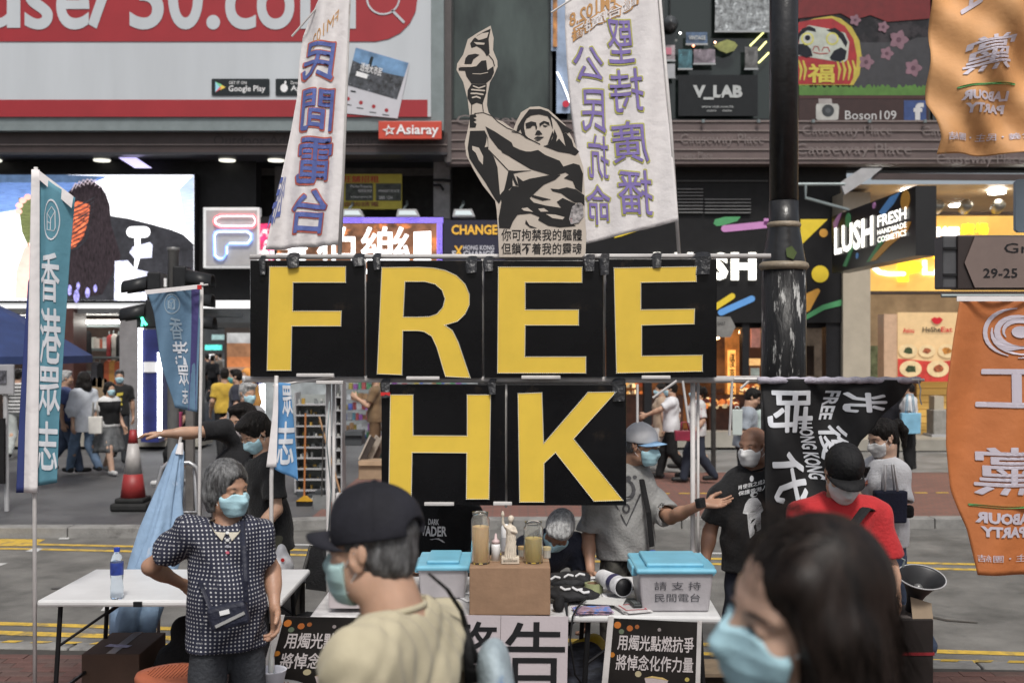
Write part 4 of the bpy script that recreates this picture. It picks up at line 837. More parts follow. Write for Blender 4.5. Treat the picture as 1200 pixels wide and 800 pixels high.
    hs_ = .5 if h < 1.4 else 1
    s.cone(J['neck'] - up * .03, hp(0, -.028, -.06), neckr * 1.1 * b, neckr * b, .03)
    hell(s, (0, .008, .05), (.066, .076, .062), .02)
    hell(s, (0, -.02, .045), (.0745, .094, .082), .02)
    hell(s, (0, .03, -.02), (.066, .064, .085), .02)
    hell(s, (0, .048, -.082), (.045, .042, .032), .025); hell(s, (0, .07, -.1), (.018, .016, .014), .02)
    for sg in (-1, 1):
        hell(s, (sg * .045, .058, -.03), (.024, .024, .024), .02)
        hell(s, (sg * .048, .0, -.07), (.02, .03, .03), .025)
        s.cone(hp(sg * .012, .080, .026), hp(sg * .05, .062, .028), .009 * S, .009 * S, .02)
        if hvox and hvox < .0062:
            hell(s, (sg * .033, .099, .005), (.019, .014, .011), .014, 's')
            hell(s, (sg * .032, .0745, .005), (.0165, .0135, .0135), .005)
            if eyeopen: hell(s, (sg * .032, .0895, .0025), (.0135, .0075, .0052 * eyeopen), .002, 's')
        hell(s, (sg * .0775, -.012, -.006), (.0075, .0175, .031), .006, 'u', Matrix.Rotation(math.radians(sg * -24), 3, 'Z') @ Matrix.Rotation(math.radians(-8), 3, 'X'))
        hell(s, (sg * .082, -.03, .008), (.005, .011, .022), .005, 'u', Matrix.Rotation(math.radians(sg * -30), 3, 'Z'))
        if hvox and hvox < .0062: hell(s, (sg * .0875, -.008, .002), (.006, .008, .015), .006, 's')
    s.cone(hp(0, .084, .012), hp(0, .108, -.026), .0085 * S, .0115 * S, .014)
    for sg in (-1, 1): hell(s, (sg * .012, .1, -.032), (.008, .01, .007), .008)
    hell(s, (0, .094, -.06), (.024, .009, .0055), .006); hell(s, (0, .092, -.07), (.02, .009, .006), .006)
    fineb = []
    if hvox:
        q = Vector(HO); fineb.append((q - Vector((.12, .13, .15)), q + Vector((.12, .13, .13)), hvox))
    for sd, sg in (('R', 1), ('L', -1)):
        sh, el, wr = J['s' + sd], J['e' + sd], J['w' + sd]
        s.cone(sh, el, .047 * b, .037 * b, .03); s.cone(el, wr, .039 * b, .026 * b, .02)
        d = (wr - el).normalized(); s.ell(el + (wr - el) * .3, (.04 * b, .04 * b, .07), np.array(d.to_track_quat('Z', 'Y').to_matrix()), .02)
        hand(s, wr, d, sg, hands[0 if sd == 'R' else 1], A, vox, S)
        if handvox: fineb.append((wr - Vector((.12, .12, .12)) + d * .08, wr + Vector((.12, .12, .12)) + d * .08, handvox))
    if legs:
        for sd in 'RL':
            hp_, kn, an = J['h' + sd], J['k' + sd], J['a' + sd]
            s.cone(hp_, kn, .075 * b, .052 * b, .03); s.cone(kn, an, .052 * b, .034 * b, .02); s.ell(kn + (an - kn) * .28 + Vector((0, -.015, 0)), (.052, .055, .1), None, .02)
            ft = foot_dir(J, sd); s.cone(an - Vector((0, 0, .035)), an + ft * .13 - Vector((0, 0, .05)), .034, .028, .02)
    sdf_obj(s, 'body', skin(skin_), root, vox, fineb)
    # ---- eyes
    if hvox and hvox < .0062 and eyeopen:
        for sg in (-1, 1):
            bb_ = B(); R = HR.to_3x3(); c = Vector(hp(sg * .032, .0745, .004))
            prof = [(0, -.0115), (.006, -.0098), (.0098, -.006), (.0115, 0), (.0098, .006), (.0085, .0078), (.0062, .0097)]
            Rz = HR @ Matrix.Rotation(math.radians(-90), 3, 'X')
            bb_.lathe([(r * S, z * S) for r, z in prof], c, 14, Rz, 0); bb_.lathe([(.0062 * S, .0097 * S), (.003 * S, .0112 * S), (0, .0115 * S)], c, 14, Rz, 1)
            bb_.build('eye', [EYEW, EYEB], root, smooth=True, local=True)
    # ---- shirt
    if shirt:
        g = shirt.get('g', .016); m = shirt['m']; sl = shirt.get('sl', .55); hem = shirt.get('hem', .88) * S; loose = shirt.get('loose', 1)
        s = SDF(); nk_ = shirt.get('neck', .0)
        for sd in 'RL':
            sh, el, wr = J['s' + sd], J['e' + sd], J['w' + sd]
            e = sh + (el - sh) * min(1, sl); s.cone(sh, e, (.047 * b + g * .9), (.045 * b + g * 1.4) * loose, .035)
            if sl > 1: e = el + (wr - el) * (sl - 1); s.cone(el, e, .045 * b + g, .034 * b + g, .03)
        for sd in 'RL':
            sh, el, wr = J['s' + sd], J['e' + sd], J['w' + sd]
            if sl <= 1: e = sh + (el - sh) * sl; d = (el - sh).normalized()
            else: e = el + (wr - el) * (sl - 1); d = (wr - el).normalized()
            s.cone(e - d * .008, e + d * .035, (.045 * b + g * 1.4) * loose - max(.019, vox * 1.8) if sl <= 1 else .034 * b + g - .01, None, .004, 's')
            s.ell(e + d * .075, (.14, .14, .07), np.array(d.to_track_quat('Z', 'Y').to_matrix()), .003, 's')
        torso(s, g); s.cone(J['pel'] + up * .05, J['pel'] - up * max(.06, .93 * S - hem + .05), .15 * b + g, .162 * b + g, .03, flat=(1, .74, 1))
        s.disp(folds(shirt.get('fold', .0045), shirt.get('ff', 38), shirt.get('seed', len(label)), (1, 1, 1)))
        if shirt.get('fold2'): s.disp(folds(shirt['fold2'], 90, 3, (1.4, 1, .7)))
        s.cone(J['neck'] + up * .0 + fw * .01, J['neck'] + up * .12 + fw * .03, .066 * b + nk_, .09 + nk_, .012, 's')
        s.cut(J['pel'] + up * (hem - .93 * S), -up)
        so = sdf_obj(s, shirt.get('name', 't_shirt'), m, root, shirt.get('vox', max(vox, .008)), pat=shirt.get('pat')); A.shirt = so
        if shirt.get('band') and vox < .011:      # ribbed neck band
            bb_ = B(); c = J['neck'] + up * .022 + fw * .012; R = Matrix((side, fw, up)).transposed()
            rr = .07 * b + nk_; pts = [c + R @ Vector((rr * math.cos(t), rr * .92 * math.sin(t), -.012 * math.sin(t) - .004)) for t in [i * math.pi / 12 for i in range(25)]]
            bb_.tube(pts, shirt['band'], 8, cap=False, sq=1); bb_.build('neck_band', shirt.get('bm', m), root, smooth=True, local=True)
    if pants and legs:
        g = pants.get('g', .02); s = SDF(); top = .98 * S
        s.ell(J['pel'], (.155 * b, .105 * b + belly * .3, .12), TR, .02)
        lg = pants.get('len', 1)
        for sd in 'RL':
            hp_, kn, an = J['h' + sd], J['k' + sd], J['a' + sd]; e = kn + (an - kn) * min(1, max(0, lg * 2 - 1)) if lg > .5 else hp_ + (kn - hp_) * lg * 2
            if lg > .5: s.cone(hp_, kn, .074 * b + g * .4, .062 * b + g, .02); s.cone(kn, e + (an - kn).normalized() * .02, .062 * b + g, .045 * b + g * pants.get('flare', .8), .02)
            else: s.cone(hp_, e, .08 * b + g * .6, .075 * b + g, .02)
        s.disp(folds(.004, 34, 5, (1, 1, 1.2)))
        if lg >= 1: s.cut((0, 0, .03), (0, 0, -1))
        sdf_obj(s, pants.get('name', 'trousers'), pants['m'], root, max(vox, .01))
    if skirt:
        bb_ = B(); n = 48; prof = []
        z0, z1 = skirt.get('top', 1.0) * S, skirt.get('hem', .45) * S; w0, w1 = skirt.get('w0', .13), skirt.get('w1', .3)
        vs = []; K = 8
        for i in range(K + 1):
            t = i / K; r = w0 + (w1 - w0) * t ** .8
            for q in range(n):
                a = 2 * math.pi * q / n; rr = r * (1 + .1 * t * math.sin(a * 12)); vs.append((rr * math.cos(a), rr * .8 * math.sin(a) - .04 * t, z0 + (z1 - z0) * t))
        bb_.add(vs, [(i * n + q, i * n + (q + 1) % n, (i + 1) * n + (q + 1) % n, (i + 1) * n + q) for i in range(K) for q in range(n)]); bb_.build('skirt', skirt['m'], root, smooth=True, local=True, solid=.004)
    if legs:
        for sd in 'RL':
            an = J['a' + sd]; ft = foot_dir(J, sd); s = SDF(); z0 = an - Vector((0, 0, .045))
            s.cone(an - Vector((0, 0, .03)) - ft * .03, an - Vector((0, 0, .045)) - ft * .035, .044, .042, .02); s.cone(z0, z0 + ft * .15, .042, .036, .03); s.cut(an - Vector((0, 0, .083)), (0, 0, -1))
            sdf_obj(s, 'shoe', shoes or SHOE, root, max(vox, .01))
    # ---- hair
    hm = hairm or HAIRB
    hv = min(vox, max(.0045, (hvox or vox) * 1.3))
    def strands(A_, f):
        def fn(X, Y, Z):
            return A_ * (np.sin(f * (X + .3 * Y) + 2.2 * np.sin(f * .16 * Z + 40 * Y)) * .6 + np.sin(f * .7 * (Y - .4 * X) + 1.7 * np.sin(f * .12 * Z + 2)) * .6)
        return fn
    if hair in ('short', 'bob', 'long', 'pony', 'undercap', 'fringe', 'buzz'):
        s = SDF(); g = {'short': .014, 'bob': .022, 'long': .022, 'pony': .012, 'undercap': .006, 'fringe': .02, 'buzz': .005}[hair]
        hell(s, (0, -.02, .047), (.0745 + g, .094 + g, .084 + g), .01)
        hell(s, (0, -.05, -.015), (.066 + g * .6, .058 + g, .055 + g * .5), .025)
        if hair in ('short', 'fringe'):
            for sg in (-1, 1): hell(s, (sg * .02, .045, .105), (.055, .05, .028), .02)
        if hair == 'bob':
            for sg in (-1, 1): s.chain([hp(sg * .062, -.03, .045), hp(sg * .078, -.03, -.02), hp(sg * .075, -.03, -.075)], [.035, .034, .024], .02)
            s.cone(hp(0, -.09, 0), hp(0, -.09, -.08), .05, .045, .03);
        if hair == 'long':
            for sg in (-1, 1): s.chain([hp(sg * .065, -.02, .04), hp(sg * .088, -.01, -.04), hp(sg * .1, .0, -.14), hp(sg * .1, -.01, -.08 - long)], [.04, .042, .045, .03], .03)
            s.chain([hp(0, -.07, 0), hp(0, -.085, -.12), hp(0, -.085, -.1 - long)], [.07, .075, .05], .05)
        if hair == 'pony': s.chain([hp(0, -.1, .06), hp(0, -.15, .06), hp(0, -.175, 0), hp(0, -.15, -.11)], [.025, .03, .03, .012], .02)
        fz = {'fringe': .085, 'bob': .088}.get(hair, .07)
        hell(s, (0, .125, -.045), (.082, .085, .05 + fz), .012, 's')
        if hair not in ('long',):
            hell(s, (0, .06, -.09), (.11, .075 if hair != 'bob' else .055, .07), .012, 's')
            if hair != 'bob':
                for sg in (-1, 1): hell(s, (sg * .092, .004, -.022), (.03, .03, .034), .01, 's')
                s.cut(hp(0, -.05, -.075 if hair != 'undercap' else -.044), tuple(HR @ Vector((0, .25, -1)))) if hair != 'pony' else None
        s.disp(strands(.0022 if hair != 'buzz' else .0008, 330 if hv < .008 else 150))
        sdf_obj(s, 'hair', hm, root, hv)
    # ---- cap
    if cap:
        s = SDF(); g = .02 if hair != 'none' else .014
        hell(s, (0, -.018, .055), (.0745 + g, .094 + g, (.087 if cap == 'dad' else .083) + g), .01)
        if cap == 'dad': hell(s, (0, .03, .095), (.05, .05, .05), .03)
        s.cut(hp(0, 0, .028), tuple(HR @ Vector((0, -.12 if cap == 'dad' else .0, -1))))
        if cap == 'dad' and hvox and hvox < .0062: hell(s, (0, -.125, .055), (.034, .05, .026), .004, 's')
        s.disp(folds(.0022, 46, 9))
        co = sdf_obj(s, 'cap', capm, root, hv if hvox else max(vox * .8, .008))
        if hvox and hvox < .0062:
            bv_ = BVHTree.FromPolygons([v.co.copy() for v in co.data.vertices], [tuple(p.vertices) for p in co.data.polygons]); bb_ = B(); c_ = Vector(hp(0, -.018, .05))
            for k in range(6):
                a = math.radians(30 + 60 * k); pts = []
                for q in range(9):
                    e = math.radians(8 + 80 * q / 8); d_ = HR @ Vector((math.cos(a) * math.cos(e), math.sin(a) * math.cos(e), math.sin(e))); r_ = bv_.ray_cast(c_ + d_ * .4, -d_)
                    if r_[0] is not None: pts.append(r_[0] + d_ * .0003)
                if len(pts) > 3: bb_.tube(pts, .0013, 5)
            bb_.build('cap_seams', capm, root, local=True)
            bb_ = B(); d_ = HR @ Vector((0, 0, 1)); r_ = bv_.ray_cast(c_ + d_ * .4, -d_)
            if r_[0] is not None: bb_.lathe([(.008, -.002), (.007, .003), (0, .005)], r_[0], 12, HR); bb_.build('cap_button', capm, root, local=True)
        bb_ = B(); n = 14; vs = []
        for i in range(2):
            for q in range(n + 1):
                a = math.radians(15 + 150 * q / n); r0 = .0745 + g, .094 + g
                ex = (0 if i == 0 else .072) * math.sin(a) ** .6
                x = r0[0] * math.cos(a); y = -.018 + r0[1] * math.sin(a) + ex; z = (.046 if i == 0 else .04) - .022 * (x / .08) ** 2
                vs.append(hp(x * (1 if i == 0 else .95), y, z))
        bb_.add(vs, [(q, q + 1, n + 2 + q, n + 1 + q) for q in range(n)]); bb_.build('cap_brim', brimm or capm, root, smooth=True, local=True, solid=.005)
    # ---- mask with ear loops
    if mask:
        s = SDF(); g = .0085
        hell(s, (0, .03, -.02), (.066 + g, .064 + g, .085 + g), .02); hell(s, (0, .048, -.082), (.045 + g, .042 + g, .032 + g), .025)
        hell(s, (0, .062, -.055), (.05, .051, .056), .02)
        s.cone(hp(0, .1, .0), hp(0, .116, -.036), .012, .0165, .022); hell(s, (0, .07, -.1), (.025, .022, .02), .02)
        for sg in (-1, 1): hell(s, (sg * .048, .05, -.04), (.026, .026, .03), .02)
        if hvox and hvox < .0062:
            zz = HR @ Vector((0, 0, 1)); o0 = HO
            def pleat(X, Y, Z):
                t = (X - o0.x) * zz.x + (Y - o0.y) * zz.y + (Z - o0.z) * zz.z
                return -.0013 * (np.abs(((t * 34) % 1) * 2 - 1) ** 2) - .0008 * np.sin(60 * X + 40 * Z)
            s.disp(pleat)
        top = HR @ Vector((0, .18, 1)); s.cut(hp(0, .105, -.004), tuple(top))
        s.cut(hp(0, .06, -.118), tuple(HR @ Vector((0, .25, -1)))); s.cut(hp(0, maskback, 0), tuple(HR @ Vector((0, -1, -.08))))
        for sg in (-1, 1): s.cut(hp(sg * .05, .085, -.008), tuple(HR @ Vector((sg * .6, .1, .8))))
        sdf_obj(s, 'mask', mask, root, hvox or max(.008, vox * .75))
        for sg in (-1, 1):
            bb_ = B(); bb_.tube([hp(sg * .066, maskback, -.024), hp(sg * .074, .012, -.008), hp(sg * .0825, -.012, .012)], .0016 * S if hvox else .0025, 5, cap=False)
            bb_.tube([hp(sg * .06, maskback, -.085), hp(sg * .07, .008, -.055), hp(sg * .08, -.012, -.034)], .0016 * S if hvox else .0025, 5, cap=False); bb_.build('ear_loop', LOOP, root, local=True)
    if face and hvox and hvox < .0062:
        bw = HAIRG if hm in (HAIRG, HAIRW) else HAIRB
        for sg in (-1, 1):
            bb_ = B(); bb_.tube([hp(sg * .014, .0885, .023), hp(sg * .03, .0865, .028), hp(sg * .046, .0755, .027), hp(sg * .056, .062, .021)], [q * (1.5 if female else 1) for q in (.0025, .0038, .0032, .0015)], 6, sq=.5); bb_.build('eyebrow', bw, root, local=True)
            bb_ = B(); bb_.tube([hp(sg * .0195, .084, .002), hp(sg * .026, .0885, .0075), hp(sg * .034, .0885, .0082), hp(sg * .0455, .079, .004)], [q * (2 if female else 1) for q in (.0006, .0013, .0015, .0008)], 5); bb_.build('eyelashes', HAIRB, root, local=True)
    return A
def foot_dir(J, sd):
    d = Vector((J['a' + sd].x * .3, 1, 0)); k = J['k' + sd] - J['a' + sd]
    d = Vector((0, 1, 0)) + Vector((.15 if sd == 'R' else -.15, 0, 0)); return d.normalized()
def hand(s, wr, d, sg, kind, A, vox, S):
    """palm, four fingers with knuckle bends and a thumb from the side of the palm"""
    if isinstance(kind, tuple): kind, dv, nv = kind; d = (A.W.to_3x3().inverted() @ Vector(dv)).normalized() if dv else d; n = (A.W.to_3x3().inverted() @ Vector(nv))
    else: n = Vector((-sg, .15, 0))
    n = (n - d * n.dot(d)).normalized(); sd = d.cross(n) * (1 if sg > 0 else -1); f = 1.0 if vox < .009 else 1.15
    cl = {'relax': (.28, .42, .35), 'open': (.04, .08, .08), 'fist': (1.1, 1.4, 1.0), 'grip': (.75, 1.0, .7), 'point': (1.1, 1.4, 1.0), 'reach': (.12, .22, .2)}[kind]
    kn = []
    for i, q in enumerate((.030, .010, -.010, -.028)):
        a = wr + d * .012 + sd * q * .55; k_ = wr + d * (.088, .092, .088, .08)[i] + sd * q; kn.append(k_)
        s.cone(a, k_, .0145 * f, .0125 * f, .012)
    L = (.072, .08, .074, .058)
    for i in range(4):
        c = (0.04, .06, .05) if kind == 'point' and i == 0 else cl
        p = kn[i]; a = 0; dd = (d + sd * (.10, .02, -.05, -.12)[i] * (1.6 if kind in ('open', 'reach') else 1)).normalized(); r = .0095 * f
        for q, fr in enumerate((.45, .31, .24)):
            a += c[q] * (1 + .15 * i); v = dd * math.cos(a) + n * math.sin(a); e = p + v * L[i] * fr * 1.05
            s.cone(p, e, r, r * .9, .004); p = e; r *= .9
    t0 = wr + d * .028 + sd * .022; t1 = t0 + (d * .55 + sd * .75 + n * .3).normalized() * .036; t2 = t1 + (d * .85 + sd * .38 + n * .3).normalized() * .031; t3 = t2 + (d * .95 + sd * .12 + n * .35).normalized() * .026
    s.chain([t0, t1, t2, t3], [.0155 * f, .0125 * f, .0105 * f, .009 * f], .006)
def shirt_print(A, fn, m, name='shirt_print', back=False, off=.003, parent=None):
    """fn(B) draws in (u = metres to the wearer's left-to-right as seen, v = metres up from the chest); wrapped on the shirt by rays"""
    me = A.shirt.data; bv = BVHTree.FromPolygons([v.co.copy() for v in me.vertices], [tuple(p.vertices) for p in me.polygons])
    side = Vector(A.TR[:, 0]); up = A.up; fw = A.fw * (-1 if back else 1); c = A.J['chest']
    sx = -1 if not back else 1
    def f(u, v, w=0):
        o = c + side * (u * sx) + up * v + fw * .5
        h = bv.ray_cast(o, -fw)
        return (h[0] + fw * (off + w)) if h[0] else c + side * u * sx + up * v + fw * .1
    b = B(); fn(b, f); return b.build(name, m, A.root, local=True)
# ---------------------------------------------------------------- the people of the photograph
def at(px, Y, z=0): return ((px - CX) * Y / F, Y, z)
def tee(nm, c, var=.12, **k): return dict(m=mat('cloth_' + nm, c, .85, var=var, vs=7, bump=.35, bs=60, sheen=.1), **k)
def strap(A, pts, r, m, name='strap', parent=None):
    b = B(); b.tube([A.W.inverted() @ Vector(p) for p in pts], r, 6, sq=.35); return b.build(name, m, parent or A.root, local=True)
dm = bpy.data.materials.new('dotted_shirt'); dm.use_nodes = True; t_ = dm.node_tree; N_ = t_.nodes; L_ = t_.links
an = N_.new('ShaderNodeAttribute'); an.attribute_name = 'pat'; vo = N_.new('ShaderNodeTexVoronoi'); vo.voronoi_dimensions = '2D'; vo.inputs['Scale'].default_value = 60; vo.inputs['Randomness'].default_value = .0
L_.new(an.outputs['Vector'], vo.inputs['Vector']); cr = N_.new('ShaderNodeValToRGB'); cr.color_ramp.elements[0].position = .17; cr.color_ramp.elements[0].color = (.5, .5, .52, 1)
cr.color_ramp.elements[1].position = .235; cr.color_ramp.elements[1].color = (.012, .014, .032, 1); L_.new(vo.outputs['Distance'], cr.inputs[0]); L_.new(cr.outputs[0], N_['Principled BSDF'].inputs['Base Color'])
N_['Principled BSDF'].inputs['Roughness'].default_value = .8
def patf(v, n):          # the print runs flat over front, sides and shoulders
    a = np.abs(n); x, y, z = v.T; top = a[:, 2] > .78; sd = (a[:, 0] > a[:, 1] * 1.1) & ~top
    return np.stack([np.where(sd, y + .003, x), np.where(top, y, z), z * 0], 1)
Y1 = 4.9
d1 = person('grey haired person in white dotted navy shirt, hand on hip, beside the folding table', at(266, Y1), -150, 1.53, hvox=.0032, vox=.007, handvox=.005, skin_='b', build=.9, belly=.03,
    head=(22, -5, 3), hair='bob', hairm=HAIRG, mask=MASKB, eyeopen=.35, hands=('relax', 'relax'),
    j=dict(sR=('w', 222, 624, 4.88), eR=('w', 176, 664, 4.93), wR=('w', 214, 684, 5.12), eL=('w', 319, 668, 5.0), wL=('w', 322, 712, 4.9), sL=('w', 302, 624, 4.95)),
    shirt=dict(m=dm, sl=.62, hem=.83, g=.02, fold=.009, ff=34, fold2=.002, pat=patf, name='dotted_shirt', loose=1.0, neck=.004), pants=dict(m=mat('trousers_charcoal', (.03, .033, .04), .85, var=.3, vs=5, bump=.4), g=.03))
shirt_print(d1, lambda b, f: b.prism([(-.012, .17), (.012, .17), (.014, .0), (-.006, .0)], f, 0, .002), mat('placket', (.04, .045, .08), .8), 'placket')
mc = mat('collar_cream', (.5, .46, .38), .85, var=.1)
shirt_print(d1, lambda b, f: [b.prism([(sg * .074, .172), (sg * .062, .19), (sg * .03, .168), (sg * .006, .128), (sg * .02, .098), (sg * .05, .13)], f, 0, .006) for sg in (-1, 1)], mc, 'collar')
for i, (v_, c) in enumerate(((.13, (.5, .5, .5)), (.1, (.5, .5, .5)), (.075, (.3, .3, .35)), (.05, (.5, .1, .15)))): shirt_print(d1, lambda b, f: b.prism(circ(.002, v_, .008, .006, 10), f, 0, .005), mat('badge%d' % i, c, .4), 'badge')
Y2 = 2.6
d2 = person('man in khaki T-shirt and dark cap walking past closest on the left', at(464, Y2), 68, 1.70, hvox=.0024, vox=.007, skin_='a', build=1.02, belly=.03, neckr=.066, head=(-4, -3, 0), headoff=(0, .045, -.012), hair='undercap', hairm=HAIRG,
    mask=mat('mask_pale_teal', (.36, .52, .52), .75, var=.06, bump=.1), cap='dad', capm=mat('cap_ink', (.018, .018, .024), .8, var=.3, bump=.12, bs=90), glasses=True, eyeopen=.4, handvox=.006,
    shirt=dict(m=mat('cloth_khaki', (.41, .365, .255), .88, var=.1, vs=8, bump=.12, bs=260, sheen=.1), sl=.62, hem=.76, g=.024, fold=.0125, ff=34, fold2=.0042, band=.0075, seed=11, vox=.006), pants=dict(m=mat('trousers_olive', (.05, .05, .04), .85, var=.3)))
W2 = d2.W
b = B(); b.tube([W2.inverted() @ Vector(p) for p in []] or [d2.hp(-.07, .02, .012), d2.hp(-.066, .075, .012)], .0016, 6); b.tube([d2.hp(.07, .02, .012), d2.hp(.066, .075, .012)], .0016, 6)
for sg in (-1, 1): b.tube([d2.hp(sg * .034 + .024 * math.cos(a), .108 - .02 * abs(sg * .034 + .024 * math.cos(a)) / .06, .004 + .017 * math.sin(a)) for a in [i * math.pi / 8 for i in range(17)]], .0013, 5, cap=False)
b.build('glasses', mat('glass_frame', (.2, .2, .2), .3, .6), d2.root, local=True)
Y3 = 1.7
d3 = person('woman in pale blue mask with long dark hair passing closest on the right', at(960, Y3), 104, 1.785, hvox=.0025, vox=.009, skin_='c', female=True, head=(-2, -4, -20), j=dict(head=('w', 938, 717, 1.66)), hair=None, mask=MASKB, maskback=.045, eyeopen=.75,
    shirt=dict(m=BLKC, sl=.5, hem=.85), pants=dict(m=DEN))
s = SDF(); hl = d3.hell; hp = d3.hp
hl(s, (0, -.02, .048), (.088, .1, .097), .01)
hl(s, (0, -.04, -.02), (.088, .08, .09), .03)
s.chain([hp(-.055, .03, .08), hp(-.085, .0, .02), hp(-.097, -.025, -.07), hp(-.11, -.05, -.2), hp(-.12, -.06, -.36)], [.036, .036, .046, .058, .05], .03)
s.chain([hp(.07, .0, .03), hp(.085, -.02, -.06), hp(.09, -.03, -.2), hp(.09, -.03, -.34)], [.034, .034, .04, .03], .03)
s.chain([hp(0, -.04, .02), hp(0, -.05, -.08), hp(0, -.1, -.2), hp(0, -.16, -.36)], [.08, .085, .085, .07], .05)
s.chain([hp(-.07, -.03, -.02), hp(-.08, -.04, -.14), hp(-.09, -.09, -.34)], [.05, .06, .06], .05)
hl(s, (.012, .125, -.03), (.092, .1, .118), .012, 's'); hl(s, (-.035, .11, -.06), (.07, .09, .11), .012, 's')
hr = np.array(d3.HR); o3 = np.array(d3.HO)
def st3(X, Y, Z):
    x, y, z = X - o3[0], Y - o3[1], Z - o3[2]
    u = x * hr[0, 0] + y * hr[1, 0] + z * hr[2, 0]; v = x * hr[0, 1] + y * hr[1, 1] + z * hr[2, 1]; t = x * hr[0, 2] + y * hr[1, 2] + z * hr[2, 2]
    a = np.arctan2(v + .02, u) + .25 * np.sin(9 * t + 1) + .1 * np.sin(31 * t)
    q = np.clip((.12 - t) / .1, 0, 1); return q * (.0028 * np.sin(13 * a + 2 * np.sin(4 * a)) + .0011 * np.sin(36 * a + 3 * np.sin(5 * a + 6 * t)))
s.disp(st3)
hair3 = sdf_obj(s, 'hair', mat('hair_dark_brown', (.014, .009, .007), .5, var=.6, vs=40, bump=.12, bs=160, stretch=(1, 1, .1), spec=.25), d3.root, .0045)
me = hair3.data; bv = BVHTree.FromPolygons([v.co.copy() for v in me.vertices], [tuple(p.vertices) for p in me.polygons])
bs_ = B(); rs = random.Random(3)
for i in range(260):
    a = rs.uniform(0, 2 * math.pi); u = .085 * math.cos(a); v = -.022 + .105 * math.sin(a)
    if v > .0: continue
    z0 = rs.uniform(-.04, .05); pts = []; n = 15; ln = rs.uniform(.12, .34); c0 = Vector(hp(0, -.02, .03)); out = rs.uniform(.001, .006)
    for q in range(n):
        z = z0 - ln * q / (n - 1); aa = a + .1 * math.sin(q * .35 + i); d = Vector(hp(.12 * math.cos(aa), -.022 + .14 * math.sin(aa), z)); c = Vector(hp(0, -.03, z))
        r = bv.ray_cast(d + (d - c) * 1.2, (c - d).normalized())
        if r[0] is None: continue
        pts.append(r[0] + (d - c).normalized() * out)
    if len(pts) > 3 and all((pts[k + 1] - pts[k]).length < .09 for k in range(len(pts) - 1)): bs_.tube(pts, [.0008] * (len(pts) - 1) + [.0003], 3, cap=False)
for i in range(46):        # wisps lifted off the crown and over the brow
    x0 = rs.uniform(-.05, .05); q0 = rs.uniform(.0, .05); h0 = rs.uniform(.004, .03)
    bs_.tube([hp(x0, -.02 + q0, .142), hp(x0 - .005, .02 + q0, .142 + h0), hp(x0 - .015, .055 + q0, .125 + h0), hp(x0 - .03, .075 + q0 * .8, .085 + h0 * .5)], [.0007, .0011, .0009, .0003], 3, cap=False)
for i in range(60):
    z0 = rs.uniform(-.1, .08); o_ = rs.uniform(.0, .035); yy = -.115 - .28 * max(0, -z0 - .05)
    bs_.tube([hp(-.03 * rs.random(), yy + .02, z0), hp(-.02, yy - .01 - o_ * .5, z0 - .06), hp(-.03, yy - .03 - o_, z0 - .13), hp(-.02, yy - .07 - o_, z0 - .2)], [.0008, .0012, .001, .0003], 3, cap=False)
tag(bs_.build('hair_strands', MATS['hair_dark_brown'], d3.root, smooth=True, local=True, fix=False), kind='stuff')
d4 = person('man in black T-shirt stretching one arm out to the left', at(286, 8.1), 150, 1.61, vox=.009, hvox=.0055, handvox=.006, build=1.05, head=(-4, -8, 0), hair='fringe', mask=MASKS, eyeopen=0, skin_='a', hands=(('reach', (-1, 0, 0), (0, 0, -1)), 'relax'),
    j=dict(sR=('w', 262, 503, 8.0), eR=('w', 224, 507, 7.85), wR=('w', 193, 508, 7.75)), shirt=dict(tee('ink', (.016, .016, .018)), sl=.62, hem=.84), pants=dict(m=TROU))
shirt_print(d4, lambda b, f: (put_text(b, f, '攰', .03, .03, .09, .07, bold=.02), put_text(b, f, '香港', .03, -.03, .09, .02, bold=.02)), WHITE)
d5 = person('black clad person with bent head behind the dotted shirt', at(318, 7.35), 122, 1.60, vox=.009, hvox=.0055, head=(8, -28, 0), lean=8, hair='fringe', mask=MASKB, eyeopen=0, skin_='a',
    shirt=dict(tee('coal', (.015, .015, .016)), sl=.7, hem=.78, loose=1.15), pants=dict(m=mat('olive_cloth', (.05, .05, .035), .85, var=.3), g=.035), j=dict(eL=(-.23, .05, 1.08), wL=(-.2, .2, .92)))
d6 = person('grey haired man in pale top far behind the pointing man', at(289, 12.6), -130, 1.62, vox=.012, hvox=.008, head=(0, -10, 0), hair='short', hairm=HAIRW, mask=MASKB, face=False, shirt=tee('greyish', (.25, .25, .26)), pants=dict(m=TROU))
d7 = person('seated person in black sweatshirt with white block lettering, head behind the letter panels', at(520, 7.25), 172, 1.7, vox=.009, lean=4, hair='short', mask=MASKW, face=False, shirt=dict(tee('night', (.012, .012, .013)), sl=1.9, hem=.86, g=.024),
    pants=dict(m=TROU), j=dict(pel=(0, 0, .56), waist=(0, .01, .68), chest=(0, .02, .86), neck=(0, .01, 1.04), sR=(.17, .01, .97), sL=(-.17, .01, .97), eR=(.25, .06, .72), eL=(-.25, .06, .72), wR=(.16, .3, .7), wL=(-.16, .3, .7),
    hR=(.09, 0, .54), hL=(-.09, 0, .54), kR=(.13, .42, .52), kL=(-.13, .42, .52), aR=(.13, .42, .09), aL=(-.13, .42, .09)))
shirt_print(d7, lambda b, f: (put_text(b, f, 'DARK', -.07, .07, .0, .105, bold=.02), put_text(b, f, 'VADER', -.12, .0, .05, .062, bold=.03), b.prism([(-.06, -.02), (.0, -.01), (.04, -.04), (.02, -.02)], f, 0, .001)), WHITE)
